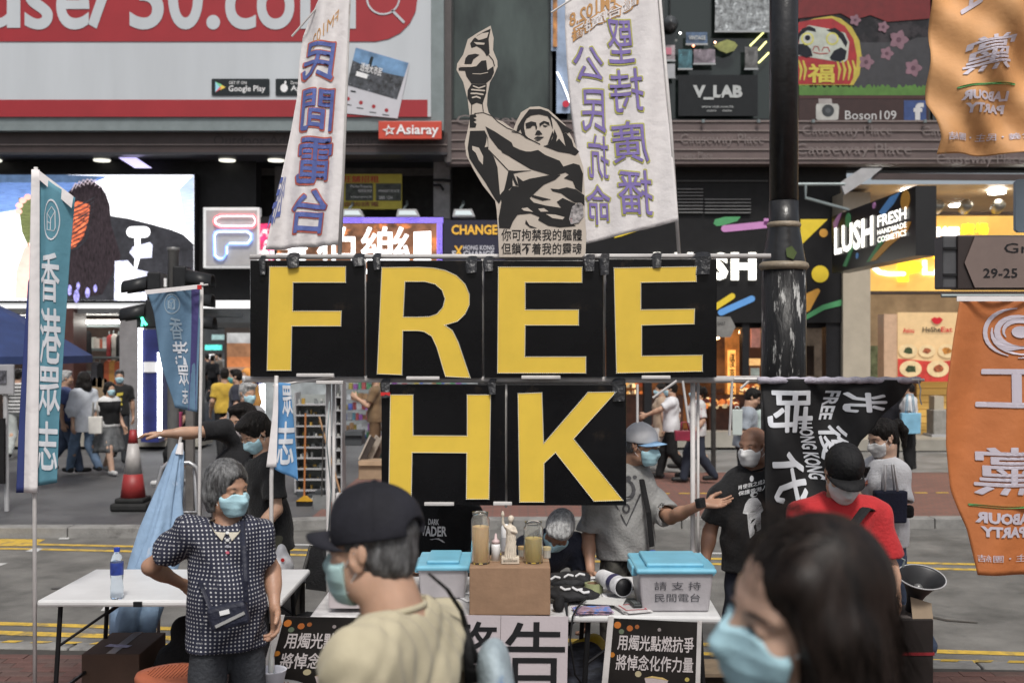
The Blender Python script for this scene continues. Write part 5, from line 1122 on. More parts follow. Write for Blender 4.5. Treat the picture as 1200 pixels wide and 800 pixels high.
d8 = person('silver haired man in navy top bending low behind the candle box', at(622, 7.2), -158, 1.66, vox=.009, hvox=.0055, lean=52, head=(-30, -12, 10), hair='short', hairm=HAIRW, mask=MASKB, eyeopen=0, skin_='d',
    shirt=dict(tee('navy', (.02, .025, .045)), sl=.6, hem=.84), pants=dict(m=TROU), j=dict(pel=(0, 0, .60), waist=(0, .09, .69), chest=(0, .24, .79), neck=(0, .37, .905), head=(.01, .46, .965), sR=(.165, .32, .85), sL=(-.165, .32, .85), eR=(.22, .36, .6), eL=(-.22, .36, .6), wR=(.15, .5, .45), wL=(-.15, .5, .45),
    hR=(.09, 0, .58), hL=(-.09, 0, .58), kR=(.13, .25, .42), kL=(-.13, .25, .42), aR=(.12, .02, .085), aL=(-.12, .02, .085)))
Y9 = 6.98
d9 = person('man in grey printed T-shirt and white blue cap gesturing with open palm', at(733, Y9), -158, 1.585, vox=.0075, hvox=.0045, handvox=.005, build=1.03, head=(34, -6, 0), hair='undercap', hairm=HAIRG, mask=MASKB, eyeopen=.4, skin_='b', cap='plain',
    capm=mat('cap_white', (.68, .68, .7), .8, var=.06, vs=16), brimm=mat('brim_blue', (.26, .45, .68), .7, var=.05), hands=('relax', ('reach', (1, -.25, .05), (.1, -.5, .8))),
    j=dict(head=('w', 753, 523, 6.9), sR=('w', 698, 590, 6.95), sL=('w', 766, 588, 7.0), eL=('w', 786, 606, 6.85), wL=('w', 824, 590, 6.55), eR=('w', 689, 630, 6.95), wR=('w', 692, 668, 6.8)),
    shirt=dict(tee('greytee', (.27, .27, .265), .18), sl=.75, hem=.8, fold=.007, g=.022, band=.006), pants=dict(m=mat('camo', (.06, .058, .05), .85, var=.5, vs=14, col2=(.02, .02, .02), c2s=16, c2t=.5)))
mpr = mat('print_grey', (.06, .06, .065), .8, var=.5, vs=30)
shirt_print(d9, lambda b, f: [b.prism(circ(x, y, r, r * .8, 10), f, 0, .001) for x, y, r in ((-.09, .08, .018), (-.05, .085, .018), (-.01, .08, .018), (.03, .085, .014))] + [b.prism([circ(-.03, .01, .06, .065, 16), circ(-.03, .015, .035, .045, 16)], f, 0, .001), b.prism(stroke([(-.12, -.02), (-.03, -.2), (.06, -.02)], .012), f, 0, .001), b.prism([circ(-.03, -.1, .025, .03, 10), circ(-.03, -.1, .013, .018, 10)], f, 0, .001)], mpr)
strap(d9, [P(745, 548, 7.05), P(752, 562, 6.88), P(760, 600, 6.82), P(764, 640, 6.84)], .017, BLKC)
B().tube([P(820, 584, 6.53), P(822, 594, 6.53)], .03, 10).build('wristband', BLKC, d9.root)
d10 = person('bald man in black printed T-shirt beside the lamp post', at(884, 6.72), 158, 1.555, vox=.0075, hvox=.0045, build=1.06, belly=.02, head=(-22, -4, 0), headoff=(0, .03, 0), hair=None, mask=MASKW, eyeopen=.4, skin_='d', handvox=.006,
    j=dict(sR=('w', 846, 582, 6.7), eR=('w', 832, 622, 6.75), wR=('w', 826, 660, 6.7)), shirt=dict(tee('blacktee', (.013, .013, .014)), sl=.66, hem=.78, g=.022, band=.005), pants=dict(m=mat('navy_trousers', (.014, .017, .03), .85, var=.2)))
shirt_print(d10, lambda b, f: (put_text(b, f, '肖使我之成為', -.11, .09, .06, .115, bold=.02), put_text(b, f, '保護香港人', -.11, .055, .06, .08, bold=.02), b.prism(circ(-.03, .135, .012, .018, 10), f, 0, .001),
    b.prism([(-.07, 0), (-.05, .025), (-.03, .03), (.0, .02), (.02, -.01), (.035, -.06), (.02, -.07), (.018, -.16), (-.005, -.17), (-.01, -.1), (-.02, -.18), (-.045, -.2), (-.055, -.13), (-.06, -.06), (-.085, -.05)], f, 0, .001), b.prism([circ(-.02, .045, .022, .016, 12), circ(-.012, .042, .012, .008, 12)], f, 0, .001)), WHITE)
d11 = person('man in red T-shirt and black cap looking down behind the foreground woman', at(984, 5.25), 178, 1.585, vox=.0075, hvox=.004, build=.97, head=(4, -34, 0), headoff=(0, .05, -.02), hair='undercap', mask=MASKW, eyeopen=0, cap='dad', capm=mat('cap_black', (.012, .012, .013), .75, var=.3, bump=.3), skin_='a',
    shirt=dict(tee('red', (.42, .014, .018), .12), sl=.75, hem=.8, fold=.007, g=.022, loose=1.05, band=.006), pants=dict(m=TROU), hands=('grip', 'grip'), j=dict(eL=(-.24, .02, 1.1), wL=(-.2, .25, 1.0), eR=(.24, .02, 1.1), wR=(.2, .25, 1.0)))
strap(d11, [P(1030, 600, 5.3), P(1014, 596, 5.12), P(1002, 612, 5.04), P(985, 640, 5.0), P(965, 680, 5.02)], .026, BLKC)
d12 = person('ponytailed woman in white T-shirt reading her phone with a navy tote', at(1037, 7.35), 104, 1.55, vox=.009, hvox=.005, handvox=.006, female=True, head=(0, -18, 0), hair='pony', mask=MASKW, eyeopen=.3, skin_='c', legpose='walk',
    shirt=dict(tee('whitetee', (.6, .6, .62), .05), sl=.72, hem=.84, loose=1.2, g=.022, band=.005), pants=dict(m=DEN), shoes=SHOEW, hands=('grip', 'grip'),
    j=dict(eL=(-.2, .02, 1.12), wL=(-.1, .22, 1.16), eR=(.2, .04, 1.1), wR=(.06, .24, 1.17)))
shirt_print(d12, lambda b, f: b.prism([(-.05, .02), (-.03, .045), (0, .03), (.03, .05), (.05, .02), (.02, .0), (-.02, .01)], f, 0, .001), mat('print_orange', (.6, .2, .08), .8, var=.5, vs=60, col2=(.1, .1, .4), c2s=50))
def walker(label, px, Y, yaw, h, sh, pn, **k):
    k.setdefault('vox', .014); k.setdefault('hvox', .009); k.setdefault('face', False); k.setdefault('eyeopen', 0)
    return person(label, at(px, Y), yaw, h, shirt=sh, pants=pn, **k)
walker('grey haired man in blue T-shirt and jeans strolling behind the tall flag', 76, 18.2, -62, 1.62, tee('bluetee', (.05, .075, .19), sl=.7), dict(m=DEN), hair='short', hairm=HAIRW, legpose='walk', build=1.15)
walker('woman in loose white shirt and jeans beside the blue shirted man', 98, 18.0, 48, 1.60, tee('paleshirt', (.5, .53, .58), sl=1.5, hem=.72, loose=1.3, g=.03), dict(m=mat('denim_pale', (.12, .18, .27), .85, var=.3, vs=5)), hair='long', long=.02, mask=MASKB, legpose='walk2', female=True, head=(10, 0, 0))
g1 = walker('girl in black pinafore over white sleeves walking with a white tote', 128, 18.1, -128, 1.44, tee('whitegirl', (.6, .6, .6), sl=.6), dict(m=skin('c'), g=-.004), hair='bob', mask=MASKB, legpose='walk', female=True, skirt=dict(m=mat('skirt_grey', (.12, .125, .13), .85, var=.35, vs=12), top=.98, hem=.42, w1=.27), shoes=SHOEW)
b = B()
s = SDF(); g1.torso(s, .026); s.cut(g1.J['chest'] + Vector((0, 0, .1)), (0, 0, 1)); s.cut(g1.J['pel'], (0, 0, -1)); sdf_obj(s, 'pinafore', BLKC, g1.root, .014)
w0 = walker('man in black T-shirt with yellow print walking behind the girl', 140, 19.8, -160, 1.60, tee('blk2', (.016, .016, .016), sl=.7), dict(m=TROU), hair='short', hairm=HAIRG, mask=MASKB, legpose='walk2')
shirt_print(w0, lambda b, f: [b.prism(p, f, 0, .002) for p in ([(-.06, -.02), (.05, .0), (.06, .05), (-.04, .04)], [(-.03, -.12), (.04, -.1), (.03, -.04), (-.05, -.05)], [(-.01, -.18), (.05, -.17), (.04, -.13), (-.02, -.14)])], mat('print_yellow', (.5, .4, .05), .7, var=0), off=.012)
w = walker('person in black with a magenta shoulder bag behind the traffic light pole', 209, 16.6, 120, 1.52, tee('blk3', (.02, .02, .02), sl=.7), dict(m=BLKC, len=.6), hair='short', mask=MASKW, legpose='walk', shoes=SHOEW)
walker('person in black and white striped top at the far left shop window', 21, 20.6, 10, 1.6, dict(m=mat('stripes_bw', (.35, .36, .36), .8, var=.1), sl=.6), dict(m=mat('pale_trs', (.35, .37, .36), .8)), hair='short', legpose='walk')
st = MATS['stripes_bw'].node_tree; wv = st.nodes.new('ShaderNodeTexWave'); wv.bands_direction = 'Z'; wv.inputs['Scale'].default_value = 5; tc = st.nodes.new('ShaderNodeTexCoord'); st.links.new(tc.outputs['Object'], wv.inputs[0])
cr2 = st.nodes.new('ShaderNodeValToRGB'); cr2.color_ramp.interpolation = 'CONSTANT'; cr2.color_ramp.elements[0].color = (.02, .02, .02, 1); cr2.color_ramp.elements[1].position = .5; cr2.color_ramp.elements[1].color = (.5, .5, .5, 1); st.links.new(wv.outputs[0], cr2.inputs[0]); st.links.new(cr2.outputs[0], st.nodes['Principled BSDF'].inputs['Base Color'])
walker('man in mustard yellow T-shirt near the picture column', 263, 20.3, 20, 1.62, tee('mustard', (.5, .33, .04), sl=.7), dict(m=BLKC), hair='short', legpose='walk')
walker('dark haired man in navy T-shirt and teal mask by the picture column', 277, 19.2, 95, 1.62, tee('navy2', (.02, .022, .035), sl=.7), dict(m=BLKC), hair='short', mask=mat('mask_teal', (.1, .4, .4), .7), legpose='walk')
walker('person with orange head scarf beside the navy shirted man', 290, 20.0, 150, 1.62, tee('rust', (.4, .2, .05), sl=1.5), dict(m=BLKC), hair='long', long=.02, hairm=mat('scarf_orange', (.6, .25, .05), .8, var=.3), mask=MASKW)
walker('man in brown shirt and trousers handling goods behind the frame', 440, 18.3, 88, 1.64, tee('brown', (.16, .1, .05), sl=.7, hem=.84), dict(m=mat('brown_trs', (.12, .07, .035), .85, var=.2)), hair='short', mask=MASKB, skin_='a', j=dict(eR=(.22, .1, 1.12), wR=(.12, .3, 1.2), eL=(-.22, .1, 1.12), wL=(-.12, .3, 1.25)))
walker('young man in white T-shirt pushing one arm forward beside the frame pole', 787, 17.4, 78, 1.47, tee('wt2', (.62, .62, .64), .05, sl=.7, hem=.84), dict(m=BLKC), hair='short', mask=MASKB, legpose='walk', j=dict(eL=(-.22, .18, 1.24), wL=(-.2, .42, 1.14)), vox=.011)
walker('bare legged person in beige dress just behind the white T-shirted walker', 775, 18.3, 85, 1.42, tee('beige', (.38, .28, .2), sl=.6, hem=.7, loose=1.1), dict(m=mat('shorts_white', (.5, .48, .46), .8), len=.3), hair='pony', mask=MASKB, legpose='walk2', female=True)
walker('woman in flowery white top carrying a crimson handbag', 817, 17.0, 100, 1.44, dict(m=mat('flower_cloth', (.5, .5, .5), .8, var=.1, col2=(.35, .05, .08), c2s=22, c2t=.56), sl=.8, hem=.82), dict(m=mat('ink_jeans', (.015, .02, .035), .85)), hair='pony', mask=MASKB, legpose='walk', female=True, vox=.011)
walker('dark haired person in grey T-shirt leaning by the shop door', 871, 14.2, -100, 1.50, tee('gtee2', (.26, .29, .33), sl=.8), dict(m=TROU), hair='short', head=(0, -15, 0), lean=10, vox=.011)
walker('long haired woman in mint top next to the grey shirted person', 890, 14.6, 80, 1.44, tee('mint', (.42, .5, .48), sl=.8), dict(m=TROU), hair='long', long=.02, female=True, vox=.011)
walker('woman in white top with a sky blue shoulder bag by the yellow counter', 1066, 18.9, 55, 1.40, tee('wt3', (.6, .6, .6), .05, sl=.8, hem=.84), dict(m=BLKC, g=.03), hair='short', female=True, vox=.012)
walker('person all in black standing left of the sky blue bag', 1043, 19.4, 150, 1.42, tee('blk4', (.015, .015, .02), sl=.8), dict(m=BLKC), hair='short', mask=MASKW)
for i, (px, Y, c) in enumerate(((243, 44, (.03, .03, .035)), (249, 40, (.015, .015, .018)), (254, 47, (.1, .09, .08)), (246, 52, (.05, .06, .1)), (258, 50, (.2, .2, .2)), (240, 50, (.12, .03, .03)), (251, 56, (.03, .03, .03)))):
    walker(('dark clad stroller farthest left in the side street', 'black clad stroller in the middle of the side street', 'brownish clad stroller in the side street', 'blue clad stroller deep in the side street', 'pale grey clad stroller at the right of the side street', 'dark red clad stroller at the left wall of the side street', 'tiny dark stroller deepest in the side street')[i], px, Y, (20, 0, 180, 170, 10, 0, 180)[i], 1.68, tee('far%d' % i, c, sl=1.5), dict(m=TROU), hair='short', vox=.028, hvox=None, legpose='walk' if i % 2 else 'walk2', group='strollers in the side street')
# ---------------------------------------------------------------- pipe frame with the six letter panels
YS = 6.6
M_pvc = mat('white_pvc', (.5, .48, .47), .5, var=.14, vs=5, col2=(.3, .27, .25), c2s=6, c2t=.6)
M_board = mat('black_board', (.006, .006, .007), .16, var=.3, vs=2, spec=.2, bump=.08, bs=7, col2=(.028, .021, .016), c2s=1.6, c2t=.56)  # brown patches in the colour stand for scuffs and reflections
M_letter = mat('letter_yellow', (.66, .45, .045), .6, var=.07, vs=3, bump=.08, bs=12, col2=(.54, .36, .035), c2s=3, c2t=.6)
M_dot = mat('bead_white', (.9, .9, .84), .5, var=0)
M_tape = mat('black_tape', (.02, .02, .022), .3, var=.4, vs=12, bump=.6, bs=30)
fr = thing('pipe_frame', 'white plastic pipe frame taped together to carry the yellow letter panels', 'frame', (.0, YS, 0))
def pipe(p, q, r, nm='pipe', par=fr, Y=YS + .05, Y2=None, m=M_pvc): b = B(); b.tube([P(p[0], p[1], Y), P(q[0], q[1], Y2 or Y)], r, 10); return b.build(nm, m, par, smooth=True)
def up(px, y0, r, Y, par=fr, m=M_pvc, nm='pipe', z=-.0): t = P(px, y0, Y); b = B(); b.tube([t, (t.x, Y, z)], r, 10); return b.build(nm, m, par, smooth=True)
pipe((293, 301), (903, 300), .015); pipe((288, 444), (893, 445), .019); pipe((560, 450), (733, 450), .016, Y=YS + .1)
pipe((286, 446), (890, 442), .01, Y=YS + .12)
for px, r, Y in ((385, .015, YS + .1), (391, .009, YS + .16), (812, .015, YS + .1), (818, .009, YS + .16)): up(px, 445, r, Y, z=RZ if Y > NK - .2 else 0)
up(427.5, 300, .008, YS + .1, z=1.84); up(565.5, 300, .008, YS + .1, z=1.84); up(708, 300, .008, YS + .1, z=1.84); up(593, 450, .008, YS + .06, z=1.1)
for p, q in (((765, 466), (793, 446)), ((855, 510), (858, 447)), ((747, 495), (747, 450)), ((320, 452), (392, 441)), ((807, 495), (800, 446)), ((868, 455), (878, 446))): B().tube([P(*p, YS), P(*q, YS)], .008, 6).build('cable_tie', M_pvc, fr)
for x0, x1, y in ((347, 391, 439.5), (476, 515, 443), (611, 657, 442), (752, 786, 442), (370, 402, 448), (497, 532, 590.5), (578, 600, 590)): B().pbox(x0, y - 2, x1, y + 2, YS - .03, .03).build('white_clip', M_pvc, fr, bevel=.004)
for x0, y0, x1, y1 in ((304, 302, 312, 322), (336, 299, 352, 314), (413, 300, 428, 312), (437, 299, 447, 316), (545, 303, 560, 320), (566, 303, 579, 318), (684, 301, 698, 318), (702, 300, 715, 322), (763, 299, 776, 314), (811, 299, 834, 322), (446, 446, 458, 466), (572, 446, 582, 462), (716, 446, 734, 470)):
    q = P((x0 + x1) / 2, (y0 + y1) / 2, YS - .0); s_ = (x1 - x0) * YS / F; B().tube([P((x0 + x1) / 2 + 1, y0 - 2, YS + .03), P((x0 + x1) / 2 - 1, y0 + 3, YS - .01), P((x0 + x1) / 2, y1, YS - .028)], [s_ * .4, s_ * .5, s_ * .38], 8, sq=.25).build('tape_wrap', M_tape, fr)
LET = dict(
 F=[[(316, 312.5), (405, 312.5), (405, 331), (343.5, 331), (343, 364.5), (400, 364.5), (399.5, 382), (342, 382), (341, 434), (313, 434)]],
 R=[[(447.5, 313.5), (490, 313), (508, 314), (522, 317), (535, 323), (545, 333), (550, 345), (550, 357), (545, 368), (536, 376.5), (521, 381), (530, 387), (537, 401), (551, 442.5), (522, 441), (512, 407), (506, 394), (497, 388.5), (490, 387.5), (472, 387.5), (471, 439), (442, 438)], [(474.5, 330), (498, 330), (510, 333), (518, 340), (521.5, 350), (519, 360), (512, 368), (503, 371), (490, 371.5), (472.5, 371.5)]],
 E=[[(584, 313), (682, 313), (682, 331), (615.5, 331), (615.5, 363), (678, 363), (678, 381), (615.5, 381), (615, 418), (686.5, 418), (686.5, 437), (583, 437)]],
 E2=[[(719.5, 314), (816, 312.5), (816, 330), (751, 331), (751, 363), (814, 362), (813.5, 379.5), (752, 381), (752, 417), (823, 416), (823, 435), (722.5, 437)]],
 H=[[(457.5, 462.5), (484, 462.5), (484, 510), (547.5, 510.5), (547.5, 462.5), (575, 462.5), (573, 584.5), (546.5, 584.5), (547, 530.5), (483, 530), (482, 583), (455.5, 583)]],
 K=[[(607, 461), (635, 460), (637, 519.5), (689, 459.5), (722, 459), (672, 514), (730, 586), (696, 587), (651, 530), (637.5, 542.5), (637.5, 588), (609, 588)]])
for ch, lab, (x0, y0, x1, y1), dy in (('F', 'black letter panel with a big yellow F at the left end of the top row', (293, 305, 427, 441), 0), ('R', 'black letter panel with a big yellow R', (430, 305, 565, 443), .012), ('E', 'black letter panel with a yellow E, directly under the torch bearer cutout', (567.5, 305, 707, 442), 0),
     ('E2', 'black letter panel with a yellow E at the right end of the top row', (710.5, 303, 840, 442), .012), ('H', 'black letter panel with a big yellow H in the lower row', (447, 450, 592, 592), 0), ('K', 'black letter panel with a big yellow K in the lower row', (594.5, 450, 734, 592), .012)):
    Y = YS - dy; t = thing('letter_panel', lab, 'sign panel', P((x0 + x1) / 2, y1, Y), 0, 'black panels spelling two words in yellow')
    B().pbox(x0, y0, x1, y1, Y, .025).build('board', M_board, t, bevel=.004)
    B().prism(LET[ch], ppx(Y - .001), 0, .008).build('letter', M_letter, t)
    b = B(); st = 2.2
    for lp in LET[ch]:
        n = len(lp)
        for i in range(n):
            p = Vector(lp[i]); q = Vector(lp[(i + 1) % n]); L = (q - p).length; k = max(1, round(L / st))
            for j in range(k):
                c = p + (q - p) * j / k; c3 = P(c.x, c.y, Y - .011); r = .0036
                b.add([c3 + Vector(v) for v in ((-r, 0, 0), (r, 0, 0), (0, 0, -r), (0, 0, r), (0, -r, 0))], [(0, 2, 4), (2, 1, 4), (1, 3, 4), (3, 0, 4)])
    tag(b.build('bead_edge', M_dot, t, fix=False), kind='stuff')
B().pbox(446, 459.5, 457, 463.5, YS - .03, .01).build('red_tape', mat('red_tape', (.5, .02, .02), .4, var=0), fr)
# ---------------------------------------------------------------- torch bearer cutout
CU = lambda pts: [(525 + x / 2.806, 25 + y / 2.806) for x, y in pts]
t = thing('torch_figure_cutout', 'cream and black cut out board of a robed woman raising a torch with both hands', 'cutout', P(630, 299, YS))
f = ppx(YS)
b = B(); b.prism(CU([(140, 15), (150, 55), (148, 95), (162, 130), (163, 150), (150, 180), (138, 200), (130, 240), (128, 275), (133, 300), (150, 320), (180, 330), (215, 355), (225, 330), (240, 300), (270, 282), (300, 280), (330, 290), (355, 312), (385, 340), (410, 385), (432, 440), (445, 480), (450, 560), (450, 640), (455, 700), (452, 765), (440, 775), (168, 775), (165, 700), (160, 620), (155, 590), (115, 540), (85, 490), (60, 440), (55, 400), (62, 370), (72, 320), (65, 260), (50, 200), (28, 160), (30, 140), (50, 110), (65, 60), (95, 40)]), f, -.012, 0)
b.build('board', mat('cutout_cream', (.48, .42, .36), .7, var=.06, vs=4), t)
blk = mat('cutout_black', (.018, .017, .017), .6, var=.15); crm = MATS['cutout_cream']
ZA = lambda p: [(530 + x * .15, 25 + y * .15) for x, y in p]
ZB = lambda p: [(600 + x * .1125, 110 + y * .1125) for x, y in p]
ZC = lambda p: [(540 + x * .175, 130 + y * .175) for x, y in p]
ZD = lambda p: [(580 + x * .1687, 170 + y * .1687) for x, y in p]
kq = 0
def cu(Z, m, nm, w, *shapes):
    global kq
    for p in shapes: kq += 1; B().prism(Z(p), f, 0, w + kq * .00002).build(nm, m, t)
cu(ZA, blk, 'black_shape', .002, [(300, 60), (284, 140), (292, 250), (270, 275), (250, 240), (225, 215), (190, 195), (150, 210), (140, 175), (165, 140), (200, 110), (250, 82)], [(125, 265), (180, 255), (212, 263), (165, 298), (150, 335), (95, 335), (103, 290)],
   [(50, 365), (185, 356), (228, 310), (265, 306), (275, 385), (322, 352), (326, 400), (305, 450), (270, 480), (265, 490), (150, 488), (110, 430), (100, 388), (50, 385)], stroke([(285, 265), (318, 305), (330, 350)], 7), [(120, 540), (150, 492), (270, 494), (265, 560), (235, 650), (190, 636), (150, 655), (118, 600)], stroke([(153, 640), (148, 725)], 6), stroke([(236, 645), (242, 705)], 6))
cu(ZA, crm, 'cream_shape', .004, [(178, 128), (230, 98), (285, 88), (272, 130), (240, 142), (205, 150)], [(168, 165), (215, 168), (255, 172), (248, 186), (190, 184)], stroke([(165, 508), (208, 524), (255, 508)], 10), stroke([(152, 536), (200, 540), (252, 544)], 11), stroke([(148, 566), (190, 566), (240, 574)], 12), stroke([(158, 598), (190, 590), (218, 602)], 12), stroke([(160, 412), (220, 414), (278, 402)], 5), [(60, 342), (120, 345), (186, 352), (150, 360), (62, 360)])
cu(ZC, blk, 'black_shape', .002, [(60, 28), (98, 22), (106, 40), (84, 48), (106, 62), (84, 74), (106, 88), (98, 112), (60, 112)], stroke([(92, 18), (150, 12), (210, 35), (250, 75), (310, 115), (370, 138)], 4), [(165, 105), (230, 140), (340, 212), (352, 240), (420, 272), (520, 274), (520, 396), (470, 392), (340, 315), (250, 252), (192, 175)],
   [(62, 135), (160, 133), (182, 180), (185, 260), (222, 310), (246, 380), (262, 560), (284, 566), (256, 622), (230, 590), (165, 480), (110, 400), (58, 318), (46, 250)], stroke([(186, 262), (262, 340), (318, 400), (352, 404)], 6), [(318, 404), (350, 402), (470, 400), (400, 410), (352, 420), (386, 502), (368, 500), (346, 452), (348, 505), (318, 530), (300, 560), (282, 560), (302, 480)])
cu(ZC, crm, 'cream_shape', .004, [(76, 236), (122, 248), (150, 305), (148, 362), (122, 332), (100, 282), (78, 262)], [(176, 170), (182, 240), (160, 246), (170, 212)])
cu(ZD, blk, 'black_shape', .0025, [(75, 300), (100, 316), (125, 285), (165, 290), (150, 215), (195, 252), (240, 235), (400, 205), (455, 208), (420, 240), (340, 275), (275, 335), (240, 370), (270, 400), (190, 435), (160, 480), (125, 530), (105, 580), (30, 575), (25, 510), (45, 400), (40, 340)], [(250, 343), (320, 362), (388, 378), (330, 386), (258, 362)],
   [(255, 396), (350, 420), (462, 437), (430, 395), (470, 368), (560, 408), (525, 470), (515, 520), (560, 562), (450, 572), (370, 560), (300, 520), (310, 500), (250, 474), (150, 484), (200, 430)], [(215, 518), (240, 558), (290, 576), (245, 574), (210, 545)], [(388, 303), (440, 308), (500, 294), (560, 308), (622, 350), (622, 424), (600, 400), (555, 400), (500, 365), (460, 335), (400, 320)],
   [(30, -2), (95, 10), (230, 50), (300, 35), (350, 70), (450, 110), (475, 150), (545, 128), (588, 140), (612, 200), (605, 332), (560, 300), (540, 250), (480, 230), (515, 205), (490, 190), (430, 207), (380, 207), (250, 168), (150, 102), (50, 52)])
cu(ZD, crm, 'cream_shape', .0045, [(300, 443), (340, 440), (372, 462), (318, 464)], [(354, 480), (420, 484), (484, 502), (470, 518), (400, 508)], [(184, 442), (225, 434), (266, 466), (200, 456)])
cu(ZB, blk, 'black_shape', .0025, [(45, 395), (60, 335), (100, 268), (150, 200), (180, 163), (300, 160), (380, 188), (430, 238), (560, 340), (632, 382), (575, 412), (530, 370), (440, 262), (402, 232), (420, 310), (426, 368), (410, 330), (395, 272), (370, 232), (280, 213), (200, 225), (152, 258), (130, 300), (125, 350), (140, 430), (190, 482), (145, 462), (108, 430), (88, 368), (70, 396)],
   [(330, 545), (380, 530), (420, 470), (432, 420), (442, 370), (470, 440), (460, 500), (490, 468), (560, 550), (530, 422), (562, 408), (622, 480), (642, 550), (700, 602), (660, 642), (600, 622), (480, 602), (400, 572)], [(366, 540), (398, 450), (424, 385), (432, 420), (402, 500)], [(140, 310), (200, 288), (250, 300), (262, 350), (252, 382), (240, 332), (215, 330), (190, 355), (150, 362)], [(285, 310), (330, 283), (385, 298), (392, 332), (340, 303), (300, 330), (290, 350)], [(322, 326), (372, 334), (350, 346), (330, 342)],
   [(240, 425), (260, 383), (286, 384), (316, 420), (280, 432)], [(230, 465), (260, 445), (332, 450), (310, 466), (270, 470)], [(240, 480), (302, 474), (270, 492)], stroke([(0, 395), (80, 410), (160, 460), (292, 525)], 7), [(470, 300), (560, 400), (530, 420), (500, 350)])
b = B(); put_text(b, f, '你可拘禁我的軀體', 587.5, 282, 682, 268.5, .003, .008); b.build('upper_lettering', blk, t)
b = B(); put_text(b, f, '但鎖不着我的靈魂', 587.5, 298, 682, 284.5, .003, .008); b.build('lower_lettering', blk, t)
B().prism(CU([(408, 610), (430, 596), (444, 606), (446, 640), (430, 662), (404, 668), (398, 650)]), f, .002, .006).build('sticker', mat('sticker_mix', (.3, .28, .28), .5, var=.7, vs=40, col2=(.4, .03, .03), c2s=14, c2t=.62), t)
# ---------------------------------------------------------------- flags
def cloth(L, R, Y0, dep, n=26, m=20, th=.003):
    n *= 2; m *= 2
    """L, R: edges from top to bottom as picture points at distance Y0; dep(x, y) bends the cloth in metres"""
    def edge(E, v): k = v * (len(E) - 1); i = min(int(k), len(E) - 2); q = k - i; return (E[i][0] * (1 - q) + E[i + 1][0] * q, E[i][1] * (1 - q) + E[i + 1][1] * q)
    def g(x, y, w=0): return P(x, y, Y0) + Vector((0, dep(x, y) - w, 0))
    def f(u, v, w=0): a = edge(L, 1 - v); b_ = edge(R, 1 - v); return g(a[0] * (1 - u) + b_[0] * u, a[1] * (1 - u) + b_[1] * u, w)
    return g, sheet(f, m, n)
def qtext(b, g, s, q, w=.004, bold=0, mirror=False, mi=0, sub=4, shear=0):
    (ax, ay), (bx, by), (cx_, cy_), (dx, dy) = q          # lower left, lower right, upper right, upper left in picture points
    h = lambda u, v, w=0: g(ax * (1 - u) * (1 - v) + bx * u * (1 - v) + cx_ * u * v + dx * (1 - u) * v, ay * (1 - u) * (1 - v) + by * u * (1 - v) + cy_ * u * v + dy * (1 - u) * v, w)
    put_text(b, h, s, 0, 0, 1, 1, w, bold, mirror, mi, sub, shear)
def rq(x0, y0, x1, y1, sk=0, tl=0): return [(x0 - sk, y1), (x1 - sk, y1 + tl), (x1 + sk, y0 + tl), (x0 + sk, y0)]
M_fw = mat('flag_white', (.7, .67, .67), .8, var=.05, vs=3, bump=.3, bs=18, sheen=.1)
M_cb = mat('char_blue', (.11, .15, .4), .8, var=.15, vs=30); M_cr = mat('char_redline', (.5, .13, .1), .8, var=0)
M_cp = mat('char_violet', (.22, .17, .42), .8, var=.12, vs=20); M_cy = mat('char_yellowline', (.45, .44, .12), .8, var=0); M_co = mat('char_orange', (.55, .3, .12), .8, var=.1)
t = thing('white_flag', 'white upright flag with blue red-edged characters left of the torch bearer', 'flag', P(398, 300, YS + .1))
g, b = cloth([(360, 20), (352, 40), (348, 70), (345, 110), (338, 150), (328, 200), (318, 250), (309, 292)], [(411, -60), (410, -20), (408, 30), (406, 80), (404, 130), (402, 180), (400, 235), (397.5, 287)], YS + .08, lambda x, y: .035 * math.sin((x - 350) * .16 + y * .018) * min(1, (405 - x) / 25) + .0008 * (405 - x))
b.build('cloth', M_fw, t, smooth=True, solid=.003)
for s, q in (('民', rq(354, 50, 391, 92, 3)), ('間', rq(352, 105, 389, 152, 2)), ('電', rq(347, 162, 387, 214, 2)), ('台', rq(341, 222, 381, 272, 3))):
    b = B(); qtext(b, g, s, [(x + (-1.5 if i in (0, 3) else 1), y + (1.5 if i < 2 else -1)) for i, (x, y) in enumerate(q)], .005, .045, True); b.build('character_edge', M_cr, t)
    b = B(); qtext(b, g, s, q, .008, .026, True); b.build('character', M_cb, t)
b = B(); qtext(b, g, 'FM102.8', [(358, 68), (395, 24), (397, 10), (357, 52)], .006, .0, True); b.build('title_lettering', M_co, t)
b = B(); qtext(b, g, '公民', [(311, 268), (325, 255), (333, 205), (327, 205)], .006, .03, True); b.build('side_character', M_cb, t)
B().tube([P(411.5, -80, YS + .1), P(404, 140, YS + .1), P(398, 302, YS + .08)], .012, 8).build('pole', M_pvc, t, smooth=True)
B().tube([P(342, 43, YS + .1), P(378, 2, YS + .1), P(405, -30, YS + .1)], .006, 6).build('cross_pole', M_pvc, t)
t = thing('white_flag', 'white upright flag with two columns of violet characters right of the torch bearer', 'flag', P(793, 300, YS + .1))
g, b = cloth([(663, -4), (663, 30), (665, 70), (668, 115), (674, 165), (680, 215), (685, 255), (687, 285)], [(766, -50), (769, -10), (773, 30), (778, 80), (783, 130), (788, 175), (792, 220), (795, 259)], YS + .08, lambda x, y: .03 * math.sin((x - 663) * .1 + y * .012 + .6) * min(1, (800 - x) / 30) + .0004 * (795 - x))
b.build('cloth', M_fw, t, smooth=True, solid=.003)
